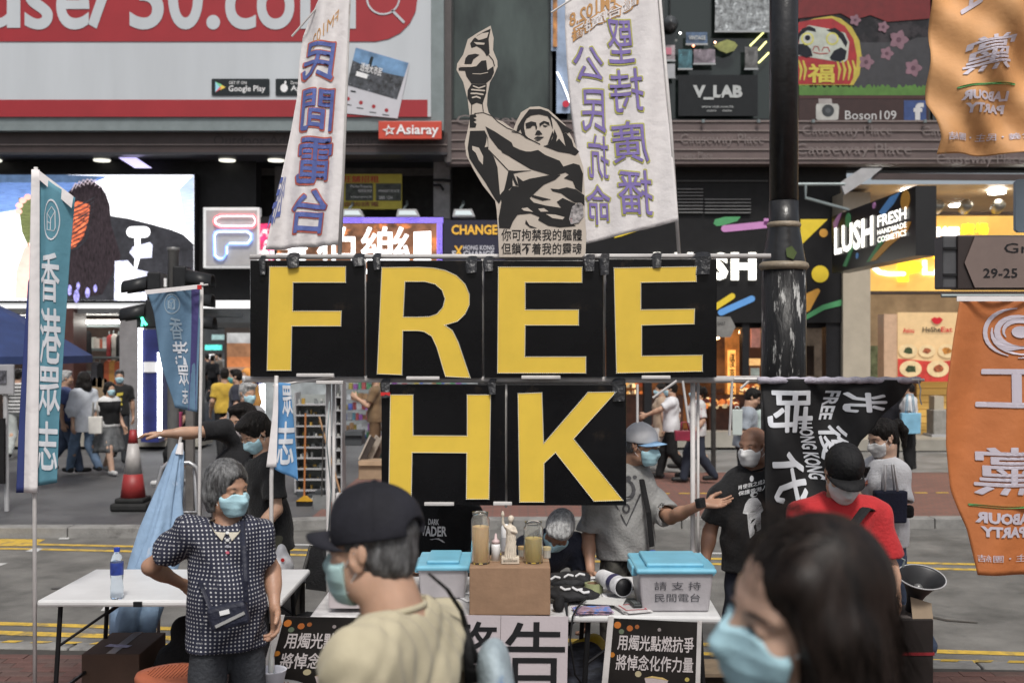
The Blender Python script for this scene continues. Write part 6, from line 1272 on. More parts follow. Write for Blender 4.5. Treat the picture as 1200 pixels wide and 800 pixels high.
for s, q in (('公', rq(673, 52, 707, 92, -3, 4)), ('民', rq(682, 105, 710, 154, -1)), ('抗', rq(690, 158, 714, 208, -1)), ('命', rq(688, 216, 716, 262, -1)), ('堅', rq(713, 22, 742, 72, -2)), ('持', rq(716, 80, 753, 130, -2)), ('廣', rq(719, 142, 759, 190, -2)), ('播', rq(725, 200, 765, 251, -2))):
    b = B(); qtext(b, g, s, [(x + (-1.2 if i in (0, 3) else 1), y + (1.2 if i < 2 else -1)) for i, (x, y) in enumerate(q)], .005, .034, True); b.build('character_edge', M_cy, t)
    b = B(); qtext(b, g, s, q, .008, .016, True); b.build('character', M_cp, t)
b = B(); qtext(b, g, 'FM102.8', [(668, 28), (722, 8), (722, -10), (668, 12)], .006, .02, True); b.build('title_lettering', M_co, t)
b = B(); qtext(b, g, '電台廣播', [(671, 46), (750, 4), (750, -12), (671, 30)], .006, .045, True); b.build('title_band', M_co, t); b = B(); qtext(b, g, '電台廣播', [(673, 44), (748, 4), (748, -10), (673, 31)], .009, .01, True); b.build('title_character', M_fw, t)
B().tube([P(768, -60, YS + .1), P(786, 150, YS + .1), P(796, 302, YS + .08)], .011, 8).build('pole', M_pvc, t, smooth=True)
B().tube([P(646, 15, YS + .1), P(672, -2, YS + .1)], .006, 6).build('cross_pole', M_pvc, t)
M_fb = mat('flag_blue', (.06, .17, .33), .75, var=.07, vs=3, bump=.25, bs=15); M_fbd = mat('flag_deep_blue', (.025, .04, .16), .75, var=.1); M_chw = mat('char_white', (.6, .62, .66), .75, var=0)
M_fb1 = mat('flag_teal', (.09, .24, .31), .75, var=.1, vs=1.2, bump=.25, bs=15)
def emblem(par, g, cx, cy, rx, ry, m, lw=.11):
    b = B(); b.prism([circ(cx, cy, rx, ry, 24), circ(cx, cy, rx * (1 - lw), ry * (1 - lw), 24)], lambda u, v, w=0: g(u, v, w), .002, .005)
    pt = lambda a, c: (cx + a * rx, cy + c * ry)
    for L in ([(-.45, .5), (-.5, -.3), (.1, -.62), (.5, -.4), (.5, .4), (.35, .55), (-.45, .5)], [(-.5, -.3), (0, -.02), (.5, -.4)], [(0, -.02), (-.05, .5)], [(-.45, .1), (0, .2)]):
        b.prism(stroke([pt(*q) for q in L], rx * lw * .9), lambda u, v, w=0: g(u, v, w), .002, .005)
    b.build('emblem', m, par)
t = thing('tall_blue_flag', 'tall teal blue feather flag with white characters at the left edge', 'flag', P(42, 700, 5.85)); t.location.z = 0; WM[t.name] = Matrix.Translation(t.location)
Yb = 5.85
g, b = cloth([(45, 203), (45, 300), (45, 400), (44, 490), (44, 569)], [(86, 231), (80, 300), (73, 400), (67, 490), (64, 566)], Yb, lambda x, y: .03 * math.sin((x - 45) * .12 + y * .01) * min(1, (x - 44) / 12))
bb3 = b; o = b.build('cloth', M_fb1, t, smooth=True, solid=.003)
n5 = o.data.materials[0].node_tree                           # cloth fades from teal at the top to blue at the foot
B().tube([P(42, 196, Yb), P(41, 500, Yb), P(40.5, 580, Yb), (P(41, 600, Yb).x, Yb, 0)], .011, 8).build('pole', M_pvc, t, smooth=True)
g2, b = cloth([(38, 199), (36, 300), (33, 420), (29, 500), (27, 577)], [(46, 199), (46, 300), (46, 400), (45, 500), (44, 577)], Yb - .02, lambda x, y: -.012 * math.cos((x - 38) * .25), 20, 8); b.build('pole_sleeve', M_fw, t, smooth=True, solid=.003)
g2, b = cloth([(43, 200), (44, 203)], [(85, 231), (84, 243)], Yb - .012, lambda x, y: 0, 3, 6); b.prism([(42, 197), (86, 230), (84, 244), (43, 208)], lambda u, v, w=0: P(u, v, Yb - .015 - w), 0, .003); b.build('top_hem', M_fw, t)
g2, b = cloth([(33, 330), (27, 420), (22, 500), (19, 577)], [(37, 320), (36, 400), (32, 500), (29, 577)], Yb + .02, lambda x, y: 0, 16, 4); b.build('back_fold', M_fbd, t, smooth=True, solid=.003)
emblem(t, g, 62.5, 258, 9.5, 24, M_chw, .09)
for s, q in (('香', rq(50, 296, 70, 352, .5, 2)), ('港', rq(49, 361, 70, 424, .5, 2)), ('眾', rq(47, 429, 68, 484, .5, 2)), ('志', rq(45, 493, 65, 549, .5, 2))): b = B(); qtext(b, g, s, q, .006, .024); b.build('character', M_chw, t)
t = thing('small_blue_flag', 'slate blue flag hanging before the traffic lights, seen from its back', 'flag', (P(234, 340, 7.05).x, 7.05, 0))
g, b = cloth([(170, 341), (178, 366), (186, 398), (192, 430), (203, 478)], [(235, 334), (235, 370), (235, 410), (234, 450), (233, 482)], 7.05, lambda x, y: .04 * math.sin((x - 170) * .13 + y * .02), 18, 18)
b.build('cloth', mat('flag_slate', (.11, .2, .3), .75, var=.1, vs=2, bump=.25, bs=15), t, smooth=True, solid=.003)
B().add([g(x, y, .004) for y in np.linspace(335, 481, 14) for x in (222.5 + (y - 335) * .0, 232)], [(2 * i, 2 * i + 1, 2 * i + 3, 2 * i + 2) for i in range(13)]).build('violet_band', mat('flag_violet', (.06, .05, .17), .75, var=.1), t)
B().prism([(169.5, 340), (236, 333), (236, 338), (171, 345)], lambda u, v, w=0: P(u, v, 7.0 - w), 0, .003).build('top_hem', M_fw, t)
emblem(t, g, 203, 356, 8.5, 12, mat('char_faint', (.25, .33, .4), .75, var=0), .12)
for s, q in (('香', rq(201, 372, 213, 398, -1)), ('港', rq(203, 400, 219, 428, -1)), ('眾', rq(207, 428, 221, 452, -1)), ('志', rq(212, 455, 221, 473, -.5))): b = B(); qtext(b, g, s, q, .006, .012, True); b.build('character', MATS['char_faint'] if s == '香' else M_chw, t)
B().tube([P(236.5, 331, 7.05), (P(231, 560, 7.05).x, 7.05, 0)], .011, 8).build('pole', M_pvc, t, smooth=True); B().pbox(231, 334, 236, 339, 6.99, .01).build('red_clip', MATS['red_tape'], t)
B().tube([P(170, 341, 7.04), P(244, 333.5, 7.04)], .006, 6).build('cross_pole', M_pvc, t)
t = thing('small_blue_flag', 'short sky blue flag tied to the left end of the pipe frame', 'flag', (P(321, 450, 6.5).x, 6.5, 0))
g, b = cloth([(324, 448), (324, 480), (323, 515), (322, 549)], [(341, 449), (344, 490), (346, 525), (349, 563)], 6.5, lambda x, y: .02 * math.sin((x - 324) * .2 + y * .03), 14, 10); b.build('cloth', mat('flag_sky', (.085, .24, .47), .75, var=.06, bump=.2, bs=15), t, smooth=True, solid=.003)
g2, b = cloth([(323, 449), (320, 480), (316, 515), (312, 547)], [(326, 449), (326, 480), (325, 515), (324, 547)], 6.48, lambda x, y: 0, 10, 4); b.build('pole_sleeve', M_fw, t, smooth=True, solid=.003)
for s, q in (('眾', rq(331, 452, 343, 487, -1)), ('志', rq(326, 494, 344, 543, 1))): b = B(); qtext(b, g, s, q, .006, .03); b.build('character', M_chw, t)
B().tube([P(324, 440, 6.5), P(318, 560, 6.5), (P(318, 640, 6.5).x, 6.5, 0)], .012, 8).build('pole', M_pvc, t, smooth=True)
t = thing('black_flag', 'black slogan flag with white brush characters draped over the right end of the frame', 'flag', P(960, 640, 6.5))
bk = lambda x, y: .05 * math.sin((x - 893) * .06 + y * .02) + .02 * math.sin(x * .11 - y * .05)
g, b = cloth([(892, 443), (893, 480), (894, 520), (895, 560), (896, 600), (900, 640)], [(1078, 445), (1055, 467), (1028, 490), (1006, 515), (988, 560), (968, 640)], 6.42, bk, 26, 26)
b.build('cloth', mat('flag_black', (.016, .016, .017), .7, var=.2, vs=3, bump=.3, bs=12), t, smooth=True, solid=.003)
B().tube([P(x, 445.5 + .5 * math.sin(x * .9) , 6.4 + bk(x, 446) * .3) for x in range(888, 1080, 5)], [.019 + .0015 * math.sin(i * 1.7) for i in range(39)][:len(range(888, 1080, 5))], 8).build('gathered_hem', mat('hem_violet', (.38, .36, .42), .8, var=.2, vs=20, bump=.5), t, smooth=True)
B().tube([P(860, 444, 6.45), P(1083, 445, 6.4)], .009, 6).build('pole', M_pvc, t); B().tube([P(1076, 446, 6.38), P(1079, 456, 6.38), P(1078, 466, 6.38), P(1080, 474, 6.38)], .004, 5).build('loose_string', M_pvc, t)
def rtext(s, x0, y0, x1, y1, bold, tilt=0, nm='character', sub=4): b = B(); qtext(b, g, s, [(x0 - tilt, y0), (x0 + tilt, y1), (x1 + tilt, y1), (x1 - tilt, y0)], .006, bold, sub=sub); b.build(nm, MATS['char_white'], t)
rtext('時', 898, 458, 952, 506, .03, 0); rtext('代', 906, 530, 946, 590, .035, 4); rtext('光', 990, 460, 1036, 482, .05, 0); rtext('復', 962, 499, 993, 538, .03, 2)
rtext('FREE', 966, 458, 982, 492, .03, -5, 'lettering'); rtext('HONG KONG', 943, 495, 960, 562, .03, 8, 'lettering')
M_fo = mat('flag_orange', (.48, .155, .045), .7, var=.12, vs=1.4, bump=.3, bs=12); M_fo2 = mat('flag_light_orange', (.6, .31, .125), .7, var=.2, vs=1.1, bump=.35, bs=10); M_ow = mat('char_pale_lilac', (.5, .46, .52), .75, var=0); M_gr = mat('green_line', (.1, .3, .1), .7, var=0)
t = thing('orange_flag', 'orange party flag hanging in the top right corner, seen from its back', 'flag', P(1180, 182, 5.5))
Yo = 5.5; dp_ = lambda x, y: .07 * math.sin((x - 1090) * .045 + y * .022 + .5) + .02 * math.sin(x * .09 - y * .08)
g, b = cloth([(1092, -60), (1095, 0), (1096, 55), (1090, 95), (1086, 122), (1092, 142), (1096, 165), (1093, 183)], [(1290, -60), (1290, 0), (1290, 45), (1290, 80), (1290, 110), (1288, 140), (1290, 160), (1290, 174)], Yo, dp_, 30, 26)
v = b.v; b.build('cloth', M_fo2, t, smooth=True, solid=.003)
b = B(); qtext(b, g, '黨', [(1122, 92), (1182, 80), (1190, 38), (1130, 52)], .008, .02, True); b.build('character', M_ow, t)
B().prism(stroke([(1116 + i * 3.85, 107 - 10 * math.sin(i * .078)) for i in range(21)], 2.2), lambda u, v, w=0: g(u, v, w), .004, .007).build('green_line', M_gr, t)
b = B(); qtext(b, g, 'LABOUR', [(1119, 122), (1186, 116), (1186, 105), (1119, 111)], .007, .05, True); qtext(b, g, 'PARTY', [(1124, 136), (1184, 130), (1184, 120), (1124, 125)], .007, .05, True)
qtext(b, g, '公義・民主・團結', [(1103, 168), (1215, 160), (1215, 152), (1103, 159)], .007, .02, True); qtext(b, g, '工', [(1130, 14), (1150, 2), (1158, -30), (1132, -20)], .007, .06, True); b.build('lettering', M_ow, t)
B().tube([P(1080, -62, Yo), P(1300, -62, Yo)], .012, 8).build('pole', M_pvc, t)
t = thing('orange_flag', 'deep orange party flag with pale swirl emblem below the street name sign', 'flag', P(1180, 675, 5.55))
dp2 = lambda x, y: .035 * math.sin((x - 1107) * .06 + y * .012)
g, b = cloth([(1122, 350), (1114, 400), (1107, 460), (1109, 520), (1117, 575), (1134, 620), (1143, 672)], [(1290, 350), (1288, 400), (1285, 460), (1284, 520), (1282, 575), (1280, 620), (1278, 677)], 5.55, dp2, 26, 22); b.build('cloth', M_fo, t, smooth=True, solid=.003)
B().prism([(1121, 347), (1292, 347), (1292, 353), (1121, 353)], ppx(5.52), 0, .004).build('top_hem', M_fw, t)
B().tube([P(1103, 346.5, 5.55), P(1300, 346.5, 5.55)], .009, 8).build('pole', M_grey, t)
gg = lambda u, v, w=0: g(u, v, w); bE = B()
for r0, a0, a1, wd in ((39, 110, 265, 5), (33, -10, 190, 7), (25, 60, 300, 6), (17, 150, 420, 5.5), (40, 95, 30, 3)):
    pts = [(1194 + (r0 * (1 - .12 * i / 14)) * math.cos(math.radians(a0 + (a1 - a0) * i / 14)), 388 + (r0 * (1 - .12 * i / 14)) * .78 * math.sin(math.radians(a0 + (a1 - a0) * i / 14))) for i in range(15)]
    bE.prism(stroke(pts, [wd * math.sin(math.pi * (i + .6) / 15.2) + .4 for i in range(15)]), gg, .004 + .0005 * r0 / 10, .006 + .0005 * r0 / 10)
bE.prism(circ(1194, 389, 9, 7, 16), gg, .004, .008); bE.build('emblem', M_ow, t)
b = B(); qtext(b, g, '工', [(1147, 476), (1228, 477), (1226, 433), (1150, 433)], .007, .03, True); b.build('character', M_ow, t)
b = B(); qtext(b, g, '黨', [(1143, 578), (1226, 580), (1226, 524), (1143, 524)], .007, .02, True); b.build('character', M_ow, t)
B().prism(stroke([(1137 + i * 5, 591 + i * .25) for i in range(21)], 2.4), gg, .004, .007).build('green_line', M_gr, t)
b = B(); qtext(b, g, 'LABOUR', [(1142, 611), (1216, 616), (1216, 602), (1142, 598)], .007, .05, True); b.build('lettering', M_ow, t); b = B(); qtext(b, g, 'PARTY', [(1147, 627), (1203, 630), (1203, 617), (1147, 615)], .007, .05, True); b.build('lettering', M_ow, t); b = B(); qtext(b, g, '公義・民主・團結', [(1143, 656), (1270, 662), (1270, 652), (1143, 648)], .007, .0, True); b.build('lettering', M_ow, t)
t = thing('street_name_sign', 'brown street name sign with arrow shaped plate and house numbers at the right edge', 'street sign', (P(1310, 700, 5.7).x, 5.75, 0))
B().pbox(1105, 276, 1126, 338, 5.68, .12).build('end_clamp', mat('clamp_grey', (.07, .07, .075), .45, var=.15), t, bevel=.008)
B().pbox(1122.5, 275.5, 1470, 339, 5.66, .1).build('frame', mat('sign_darkbrown', (.03, .02, .018), .4, var=.15), t, bevel=.006)
f = ppx(5.655); B().prism([(1142, 277.5), (1440, 277.5), (1456, 308), (1440, 337), (1142, 337), (1130, 308)], f, 0, .006).build('plate', mat('plate_brown', (.17, .125, .11), .5, var=.14, vs=3), t)
b = B(); put_text(b, f, 'Great George Street', 1176, 300, 1400, 285, .009, .0); b.build('street_lettering', BLACK, t); b = B(); put_text(b, f, '29-25', 1151.5, 325.5, 1191.5, 314.5, .009, .01); b.build('number_lettering', BLACK, t); b = B(); put_text(b, f, '記利佐治街', 1260, 332, 1390, 308, .009, .01); b.build('number_lettering', BLACK, t)
B().tube([(P(1310, 0, 5.7).x, 5.75, 0), (P(1310, 0, 5.7).x, 5.75, 3.6)], .04, 12).build('post', M_iron, t)
for y in (291, 322): B().pbox(1106, y - 1.5, 1122, y + 1.5, 5.67, .02).build('clamp_band', M_dark, t)
t = thing('blue_edge_sign', 'rounded pale blue sign edge above the street name sign', 'sign', P(1230, 272, 5.9))
B().prism([(1194, 210), (1260, 210), (1260, 272), (1194, 272), (1190.5, 269), (1190.5, 213)], ppx(5.9), -.03, 0).build('plate', mat('pale_blue_plate', (.3, .38, .45), .5, var=.05), t); B().tube([P(1235, 200, 5.96), P(1235, 276, 5.96)], .02, 8).build('bracket', M_iron, t)
# ---------------------------------------------------------------- lamp post
YP = 7.28; xc = P(918.5, 0, YP).x
t = thing('lamp_post', 'thick black iron lamp post with ringed collar and flaking white paint', 'lamp post', (xc, YP, 0)); pxm = YP / F
m_post = mat('post_black', (.018, .018, .019), .3, var=.3, vs=6, bump=.15, bs=30); m_pf = mat('post_flaking', (.017, .017, .018), .38, var=.3, vs=6, bump=.4, bs=40, col2=(.42, .42, .41), c2s=22, c2t=.555, stretch=(1, 1, .22))
zz = lambda y: P(0, y, YP).z
B().lathe([(16.5 * pxm, zz(-150)), (16.5 * pxm, zz(236))], (xc, YP, 0), 24).build('shaft', m_post, t, smooth=True)
B().lathe([(17 * pxm, zz(236)), (17.5 * pxm, zz(262)), (19 * pxm, zz(272)), (22 * pxm, zz(290)), (25 * pxm, zz(306)), (25.5 * pxm, zz(316))], (xc, YP, 0), 24).build('shoulder', m_post, t, smooth=True)
B().lathe([(25.5 * pxm, zz(316)), (26 * pxm, zz(440)), (27 * pxm, zz(600)), (28 * pxm, 0)], (xc, YP, 0), 24).build('lower_shaft', m_pf, t, smooth=True)
m_col = mat('collar_tan', (.27, .22, .16), .5, var=.3, vs=5, bump=.2)
for y, r, w_ in ((264, 19, 4.5), (312, 28, 5)):
    B().lathe([((r - 3) * pxm, zz(y + w_)), (r * pxm, zz(y + w_ * .6)), ((r + 1) * pxm, zz(y)), (r * pxm, zz(y - w_ * .6)), ((r - 3) * pxm, zz(y - w_))], (xc, YP, 0), 24).build('collar_ring', m_col, t, smooth=True)
B().prism([(921, 291), (928, 288), (934, 296), (930, 304), (922, 301)], lambda u, v, w=0: P(u, v, YP - .14 - w), 0, .01).build('green_patch', mat('moss_patch', (.07, .1, .03), .8, var=.3), t)
# ---------------------------------------------------------------- tables and what stands on them
M_ttop = mat('table_white', (.58, .58, .58), .45, var=.08, vs=3, bump=.05); M_sheet = mat('plastic_sheet', (.55, .54, .54), .3, var=.2, vs=10, bump=.5, bs=14)
M_leg = mat('leg_black', (.02, .02, .022), .4, .4, var=.1)
def table(label, x0, x1, y0, y1, z=.74, m=M_ttop, th=.035, rz=0, leg=M_leg, group=None):
    cx_, cy_ = (x0 + x1) / 2, (y0 + y1) / 2; t = thing('folding_table', label, 'table', (cx_, cy_, 0), rz, group); hx, hy = (x1 - x0) / 2, (y1 - y0) / 2
    B().box((0, 0, z - th / 2), (2 * hx, 2 * hy, th)).build('tabletop', m, t, bevel=.012, local=True)
    for sx in (-1, 1):
        for sy in (-1, 1):
            B().tube([(sx * (hx - .1), sy * (hy - .06), z - th), (sx * (hx - .06), sy * (hy - .05), .0)], .013, 8).build('leg', leg, t, local=True)
        B().tube([(sx * (hx - .09), -hy + .06, .25), (sx * (hx - .09), hy - .06, .25)], .01, 6).build('leg_bar', leg, t, local=True)
        B().tube([(sx * (hx - .09), -hy + .06, z - .25), (sx * (hx - .4), -hy + .1, z - th)], .008, 6).build('brace', leg, t, local=True)
        B().tube([(sx * (hx - .09), hy - .06, z - .25), (sx * (hx - .4), hy - .1, z - th)], .008, 6).build('brace', leg, t, local=True)
    return t
t = table('white folding table on the left with black legs and a single water bottle', -2.44, -1.18, 5.84, 6.66)
B().pbox(156, 705, 166, 711, 5.83, .02).build('hinge', M_leg, t)
table('plastic covered white table behind the khaki shirted man', -.98, .265, 5.5, 6.45, m=M_sheet)
table('white table on the right with flyers, black shirts and the donation box', .29, 1.03, 5.5, 6.45, rz=-.04)
TZ = .742
def bottle(label, px, Y, z, r=.033, h=.24, cap=(.02, .06, .4), lab=(.03, .06, .3)):
    c = P(px, 0, Y); c.z = z; t = thing('water_bottle', label, 'bottle', c)
    B().lathe([(r * .9, 0), (r, .012), (r, h * .22), (r * .9, h * .3), (r * .95, h * .4), (r, h * .45), (r, h * .72), (r * .8, h * .82), (r * .42, h * .9), (r * .42, h * .94)], c, 18).build('body', mat('clear_plastic', (.8, .88, .95), .05, var=0, trans=.92, ior=1.15), t, smooth=True)
    B().lathe([(r * 1.01, h * .47), (r * 1.02, h * .48), (r * 1.02, h * .7), (r * 1.01, h * .71)], c, 18, cap=False).build('label', mat('bottle_label%g' % r, lab, .4, var=.35, vs=18, col2=(.4, .1, .08), c2s=16, c2t=.66), t, smooth=True)
    B().lathe([(r * .46, h * .92), (r * .46, h), (0, h)], c, 14).build('cap', mat('cap_blue', cap, .4, var=0), t)
    return t
bottle('clear water bottle with blue cap and label standing alone on the left table', 137, 5.88, TZ, .033, .262)
bottle('small water bottle with blue cap just behind the donation box', 765, 6.3, TZ, .036, .17)
def tub(label, x0, x1, ytop, Y, dep, words=None, liw=3, body=(.42, .4, .42)):
    t = thing('storage_box', label, 'box', (P((x0 + x1) / 2, 0, Y).x, Y + dep / 2, TZ)); cx_ = P((x0 + x1) / 2, 0, Y).x; w2 = (x1 - x0) * Y / F / 2; zt = P(0, ytop, Y).z
    b = B(); vs = []
    for z, k in ((TZ, .9), (zt, 1.0)):
        for sx, sy in ((-1, -1), (1, -1), (1, 1), (-1, 1)): vs.append((cx_ + sx * w2 * k, Y + dep / 2 + sy * dep / 2 * k, z))
    b.add(vs, [(0, 3, 2, 1), (0, 1, 5, 4), (1, 2, 6, 5), (2, 3, 7, 6), (3, 0, 4, 7)]); o = b.build('body', mat('box_frosted', body, .35, var=.12, vs=5, bump=.1, trans=.12), t, bevel=.01)
    M_lid = mat('lid_blue', (.17, .45, .6), .35, var=.1, vs=6)
    B().box((cx_, Y + dep / 2, zt + .012), (2 * w2 + .03, dep + .03, .026)).build('lid', M_lid, t, bevel=.01)
    B().box((cx_, Y + dep / 2, zt + .034), (2 * w2 - .08, dep - .07, .02)).build('lid_panel', M_lid, t, bevel=.008)
    for sx in (-1, 1): B().box((cx_ + sx * (w2 + .012), Y + dep / 2, zt - .008), (.03, dep * .5, .05)).build('clasp', M_lid, t, bevel=.008)
    if words:
        q = quad((cx_ - w2 * .94, Y + dep * .047 - .003, TZ + .03), (cx_ + w2 * .94, Y + dep * .047 - .003, TZ + .03), (cx_ + w2, Y - .003, zt), (cx_ - w2, Y - .003, zt))
        for i, wd in enumerate(words): b = B(); put_text(b, q, wd, .2, .5 - i * .37, .84, .76 - i * .37, .002 if q(0, 0, 1).y < q(0, 0, 0).y else -.002); b.build('lettering', mat('ink_grey', (.06, .06, .07), .6, var=0), t)
    return t
t = tub('frosted donation box with sky blue lid and two rows of characters', 749, 836, 672, 5.56, .42, ['請 支 持', '民間電台'])
B().lathe([(0, .008), (.03, .006), (.035, 0)], P(769, 655, 5.75), 12).build('sticker_blot', mat('blot_cream', (.6, .5, .38), .6, var=.1), t); B().box(P(808, 662, 5.72), (.16, .02, .004)).build('coin_slot', WHITE, t)
tub('pale storage box with sky blue lid half hidden by the khaki shirt', 490, 547, 668, 5.85, .38)
t = thing('donation_case', 'upright white donation case with small red and green picture', 'box', P(412, 714, 5.55))
B().pbox(385, 654, 442, 713, 5.56, .25).build('case', mat('case_pink', (.5, .45, .46), .35, var=.06), t, bevel=.006); B().prism([(386, 653), (441, 653), (434, 642), (392, 642)], lambda u, v, w=0: P(u, 654, 5.56 + (654 - v) * .02) + Vector((0, 0, .002 + w)), 0, .004).build('top', WHITE, t)
B().prism(circ(391, 661, 3, 5), ppx(5.55), 0, .004).build('green_leaf_print', mat('leafp', (.1, .22, .06), .5, var=.2), t); B().prism(circ(392, 673, 3, 3), ppx(5.55), 0, .004).build('red_print', mat('redp', (.5, .01, .03), .5, var=0), t)
M_card = mat('cardboard', (.27, .165, .1), .8, var=.14, vs=5, bump=.15, bs=25, col2=(.2, .12, .075), c2s=5, c2t=.6)
t = thing('cardboard_box', 'plain brown carton on the centre table carrying candles and a statuette', 'box', P(598, 722, 5.5))
B().box((P(597.5, 0, 5.5).x, 5.66, TZ + .118), ((645 - 550) * 5.5 / F, .32, .232)).build('body', M_card, t, bevel=.005)
B().box((P(597.5, 0, 5.5).x, 5.66, TZ + .2355), ((645 - 550) * 5.5 / F - .004, .05, .002)).build('packing_tape', mat('tape_tan', (.3, .2, .12), .3, var=.05), t)
BZ = TZ + .236
def glassjar(label, px, Y, r, h, fill, fh, fe=0):
    c = P(px, 0, Y); c.z = BZ; t = thing('glass_jar', label, 'candle jar', c)
    B().lathe([(r, 0), (r, h * .86), (r * .8, h * .92), (r * .9, h), (r * .84, h), (r * .74, h * .91), (r * .93, h * .85), (r * .93, .006), (0, .006)], c, 20).build('glass', mat('jar_glass', (.95, .95, .92), .04, var=0, trans=.95, ior=1.2), t, smooth=True)
    B().lathe([(0, .008), (r * .9, .008), (r * .9, fh), (0, fh)], c, 18).build('wax', mat('wax_%d' % px, fill, .5, var=.08, sss=.2, emit=fe, ecol=fill), t, smooth=False)
    B().tube([c + Vector((0, 0, fh)), c + Vector((.002, 0, fh + .015))], .0015, 5).build('wick', BLACK, t)
glassjar('tall glass jar of creamy yellow wax at the left end of the carton', 563, 5.6, .046, .25, (.75, .5, .25), .18, .06)
glassjar('shorter glass jar with yellow candle beside the statuette', 625, 5.62, .048, .2, (.5, .38, .12), .12, .05)
c = P(581, 0, 5.66); c.z = BZ; t = thing('squeeze_bottle', 'small white squeeze bottle with pink cap between jar and statuette', 'bottle', c)
B().lathe([(.022, 0), (.023, .07), (.02, .085)], c, 14).build('body', WHITE, t, smooth=True); B().lathe([(.021, .085), (.02, .1), (.008, .108), (.004, .135), (0, .136)], c, 14).build('cap', mat('cap_pale_pink', (.55, .42, .42), .5, var=0), t, smooth=True)
c = P(616, 0, 5.85); c.z = BZ; t = thing('squeeze_bottle', 'white cylindrical bottle standing right behind the statuette', 'bottle', P(595, 0, 5.76) * Vector((1, 1, 0)).to_3d() if 0 else Vector((P(592, 0, 5.76).x, 5.76, BZ)))
c = t.location.copy(); B().lathe([(.02, 0), (.02, .15), (.014, .165), (0, .166)], c, 14).build('body', WHITE, t, smooth=True); B().lathe([(.021, .03), (.021, .1)], c, 14, cap=False).build('label', mat('label_grey', (.4, .4, .42), .5), t)
for i, (px, Y, r, h, cc, lab) in enumerate(((602, 5.74, .012, .03, (.1, .6, .15), 'tiny tub with bright green lid beside the statuette'), (612, 5.78, .022, .05, (.45, .3, .15), 'small amber tealight glass between statuette and short jar'), (641, 5.74, .02, .055, (.5, .42, .25), 'small pale tealight glass at the right end of the carton'), (572, 5.52, .0, .0, 0, ''))):
    if not r: continue
    c = P(px, 0, Y); c.z = BZ; t = thing('small_tub', lab, 'candle', c); B().lathe([(r * .9, 0), (r, h * .7)], c, 12).build('cup', mat('tub%d' % i, (.4, .38, .34), .3, var=.1), t); B().lathe([(r * 1.05, h * .7), (r * 1.05, h), (0, h)], c, 12).build('top', mat('tubt%d' % i, cc, .4, var=.1), t)
c = P(598, 0, 5.6); c.z = BZ; t = thing('statuette', 'cream statuette of a robed woman holding up a torch on the carton', 'statuette', c)
M_stat = mat('plaster_cream', (.56, .49, .4), .6, var=.12, vs=20, bump=.2, bs=60)
B().box(c + Vector((0, 0, .016)), (.088, .06, .032)).build('plinth', M_stat, t, bevel=.003)
B().box(c + Vector((0, -.0305, .016)), (.07, .002, .009)).build('plinth_inscription', mat('inscription', (.3, .26, .21), .7, var=.7, vs=260), t)
s = SDF(); s.cone((0, 0, .03), (0, 0, .12), .033, .02, .01); s.cone((0, 0, .12), (0, 0, .165), .019, .022, .01); s.ell((0, 0, .172), (.026, .014, .014), None, .008); s.cone((0, 0, .18), (0, 0, .2), .007, .007, .006)
s.ell((.002, 0, .214), (.0135, .0145, .017), None, .003); s.ell((.004, .004, .219), (.015, .015, .015), None, .003)
s.chain([(-.022, 0, .172), (-.036, -.002, .195), (-.037, -.004, .225)], [.0075, .0065, .005], .004); s.cone((-.037, -.004, .222), (-.037, -.004, .238), .004, .009, .002); s.ell((-.037, -.004, .246), (.006, .006, .011), None, .004)
s.chain([(.022, 0, .17), (.03, -.012, .152), (.01, -.02, .158), (-.02, -.01, .176)], [.0075, .0065, .006, .005], .004); s.cone((.008, .0, .05), (.014, .0, .15), .022, .012, .008)
s.disp(lambda X, Y, Z: .0018 * np.sin(620 * X + 60 * Y + 8 * np.sin(30 * Z)) * (Z < .15)); sdf_obj(s, 'figure', M_stat, t, .0025)
def blob(name, label, cat, px, Y, z, prims, m, vox=.006, dispA=.004, f=70, cutz=True):
    c = P(px, 0, Y); c.z = z; t = thing(name, label, cat, c); s = SDF()
    for q in prims: s.ell(q[0], q[1], None, .02) if len(q) == 2 else s.cone(q[0], q[1], q[2], q[3], .015)
    s.disp(folds(dispA, f, int(px), (1, 1, 1)))
    if cutz: s.cut((0, 0, 0), (0, 0, -1))
    sdf_obj(s, {'folded_shirt': 'cloth', 'black_bag': 'cloth', 'plastic_bag': 'film'}.get(name, 'shell'), m, t, vox); return t, c
M_bt = mat('black_print_cloth', (.02, .02, .022), .7, var=.3, vs=9, bump=.4, bs=40)
t, c = blob('folded_shirt', 'upper folded black T-shirt with white print beside the carton', 'T-shirt', 665, 6.1, TZ, [((0, 0, .045), (.12, .1, .035)), ((.05, .02, .06), (.08, .06, .03)), ((-.06, .02, .05), (.06, .08, .03))], M_bt)
for x, z in ((-.07, .075), (.0, .085), (.06, .09)): B().prism(stroke([(-.02, -.005), (.0, .008), (.025, .002)], .009), lambda u, v, w=0, x=x, z=z: c + Vector((x + u, -.085 + .1 * (z - .07), z + v * 1.0)) + Vector((0, -w, w)), 0, .004).build('white_print', WHITE, t)
t, c = blob('folded_shirt', 'lower folded black T-shirt with white print in front of the other', 'T-shirt', 668, 5.8, TZ, [((0, 0, .04), (.12, .1, .035)), ((-.03, -.02, .05), (.09, .06, .03)), ((.08, .0, .035), (.07, .05, .025))], M_bt)
for x, z in ((-.03, .08), (.03, .078), (.065, .065)): B().prism(stroke([(-.02, .008), (.0, -.004), (.025, .0)], .01), lambda u, v, w=0, x=x, z=z: c + Vector((x + u, -.075 + .1 * (z - .07), z + v)) + Vector((0, -w, w)), 0, .004).build('white_print', WHITE, t)
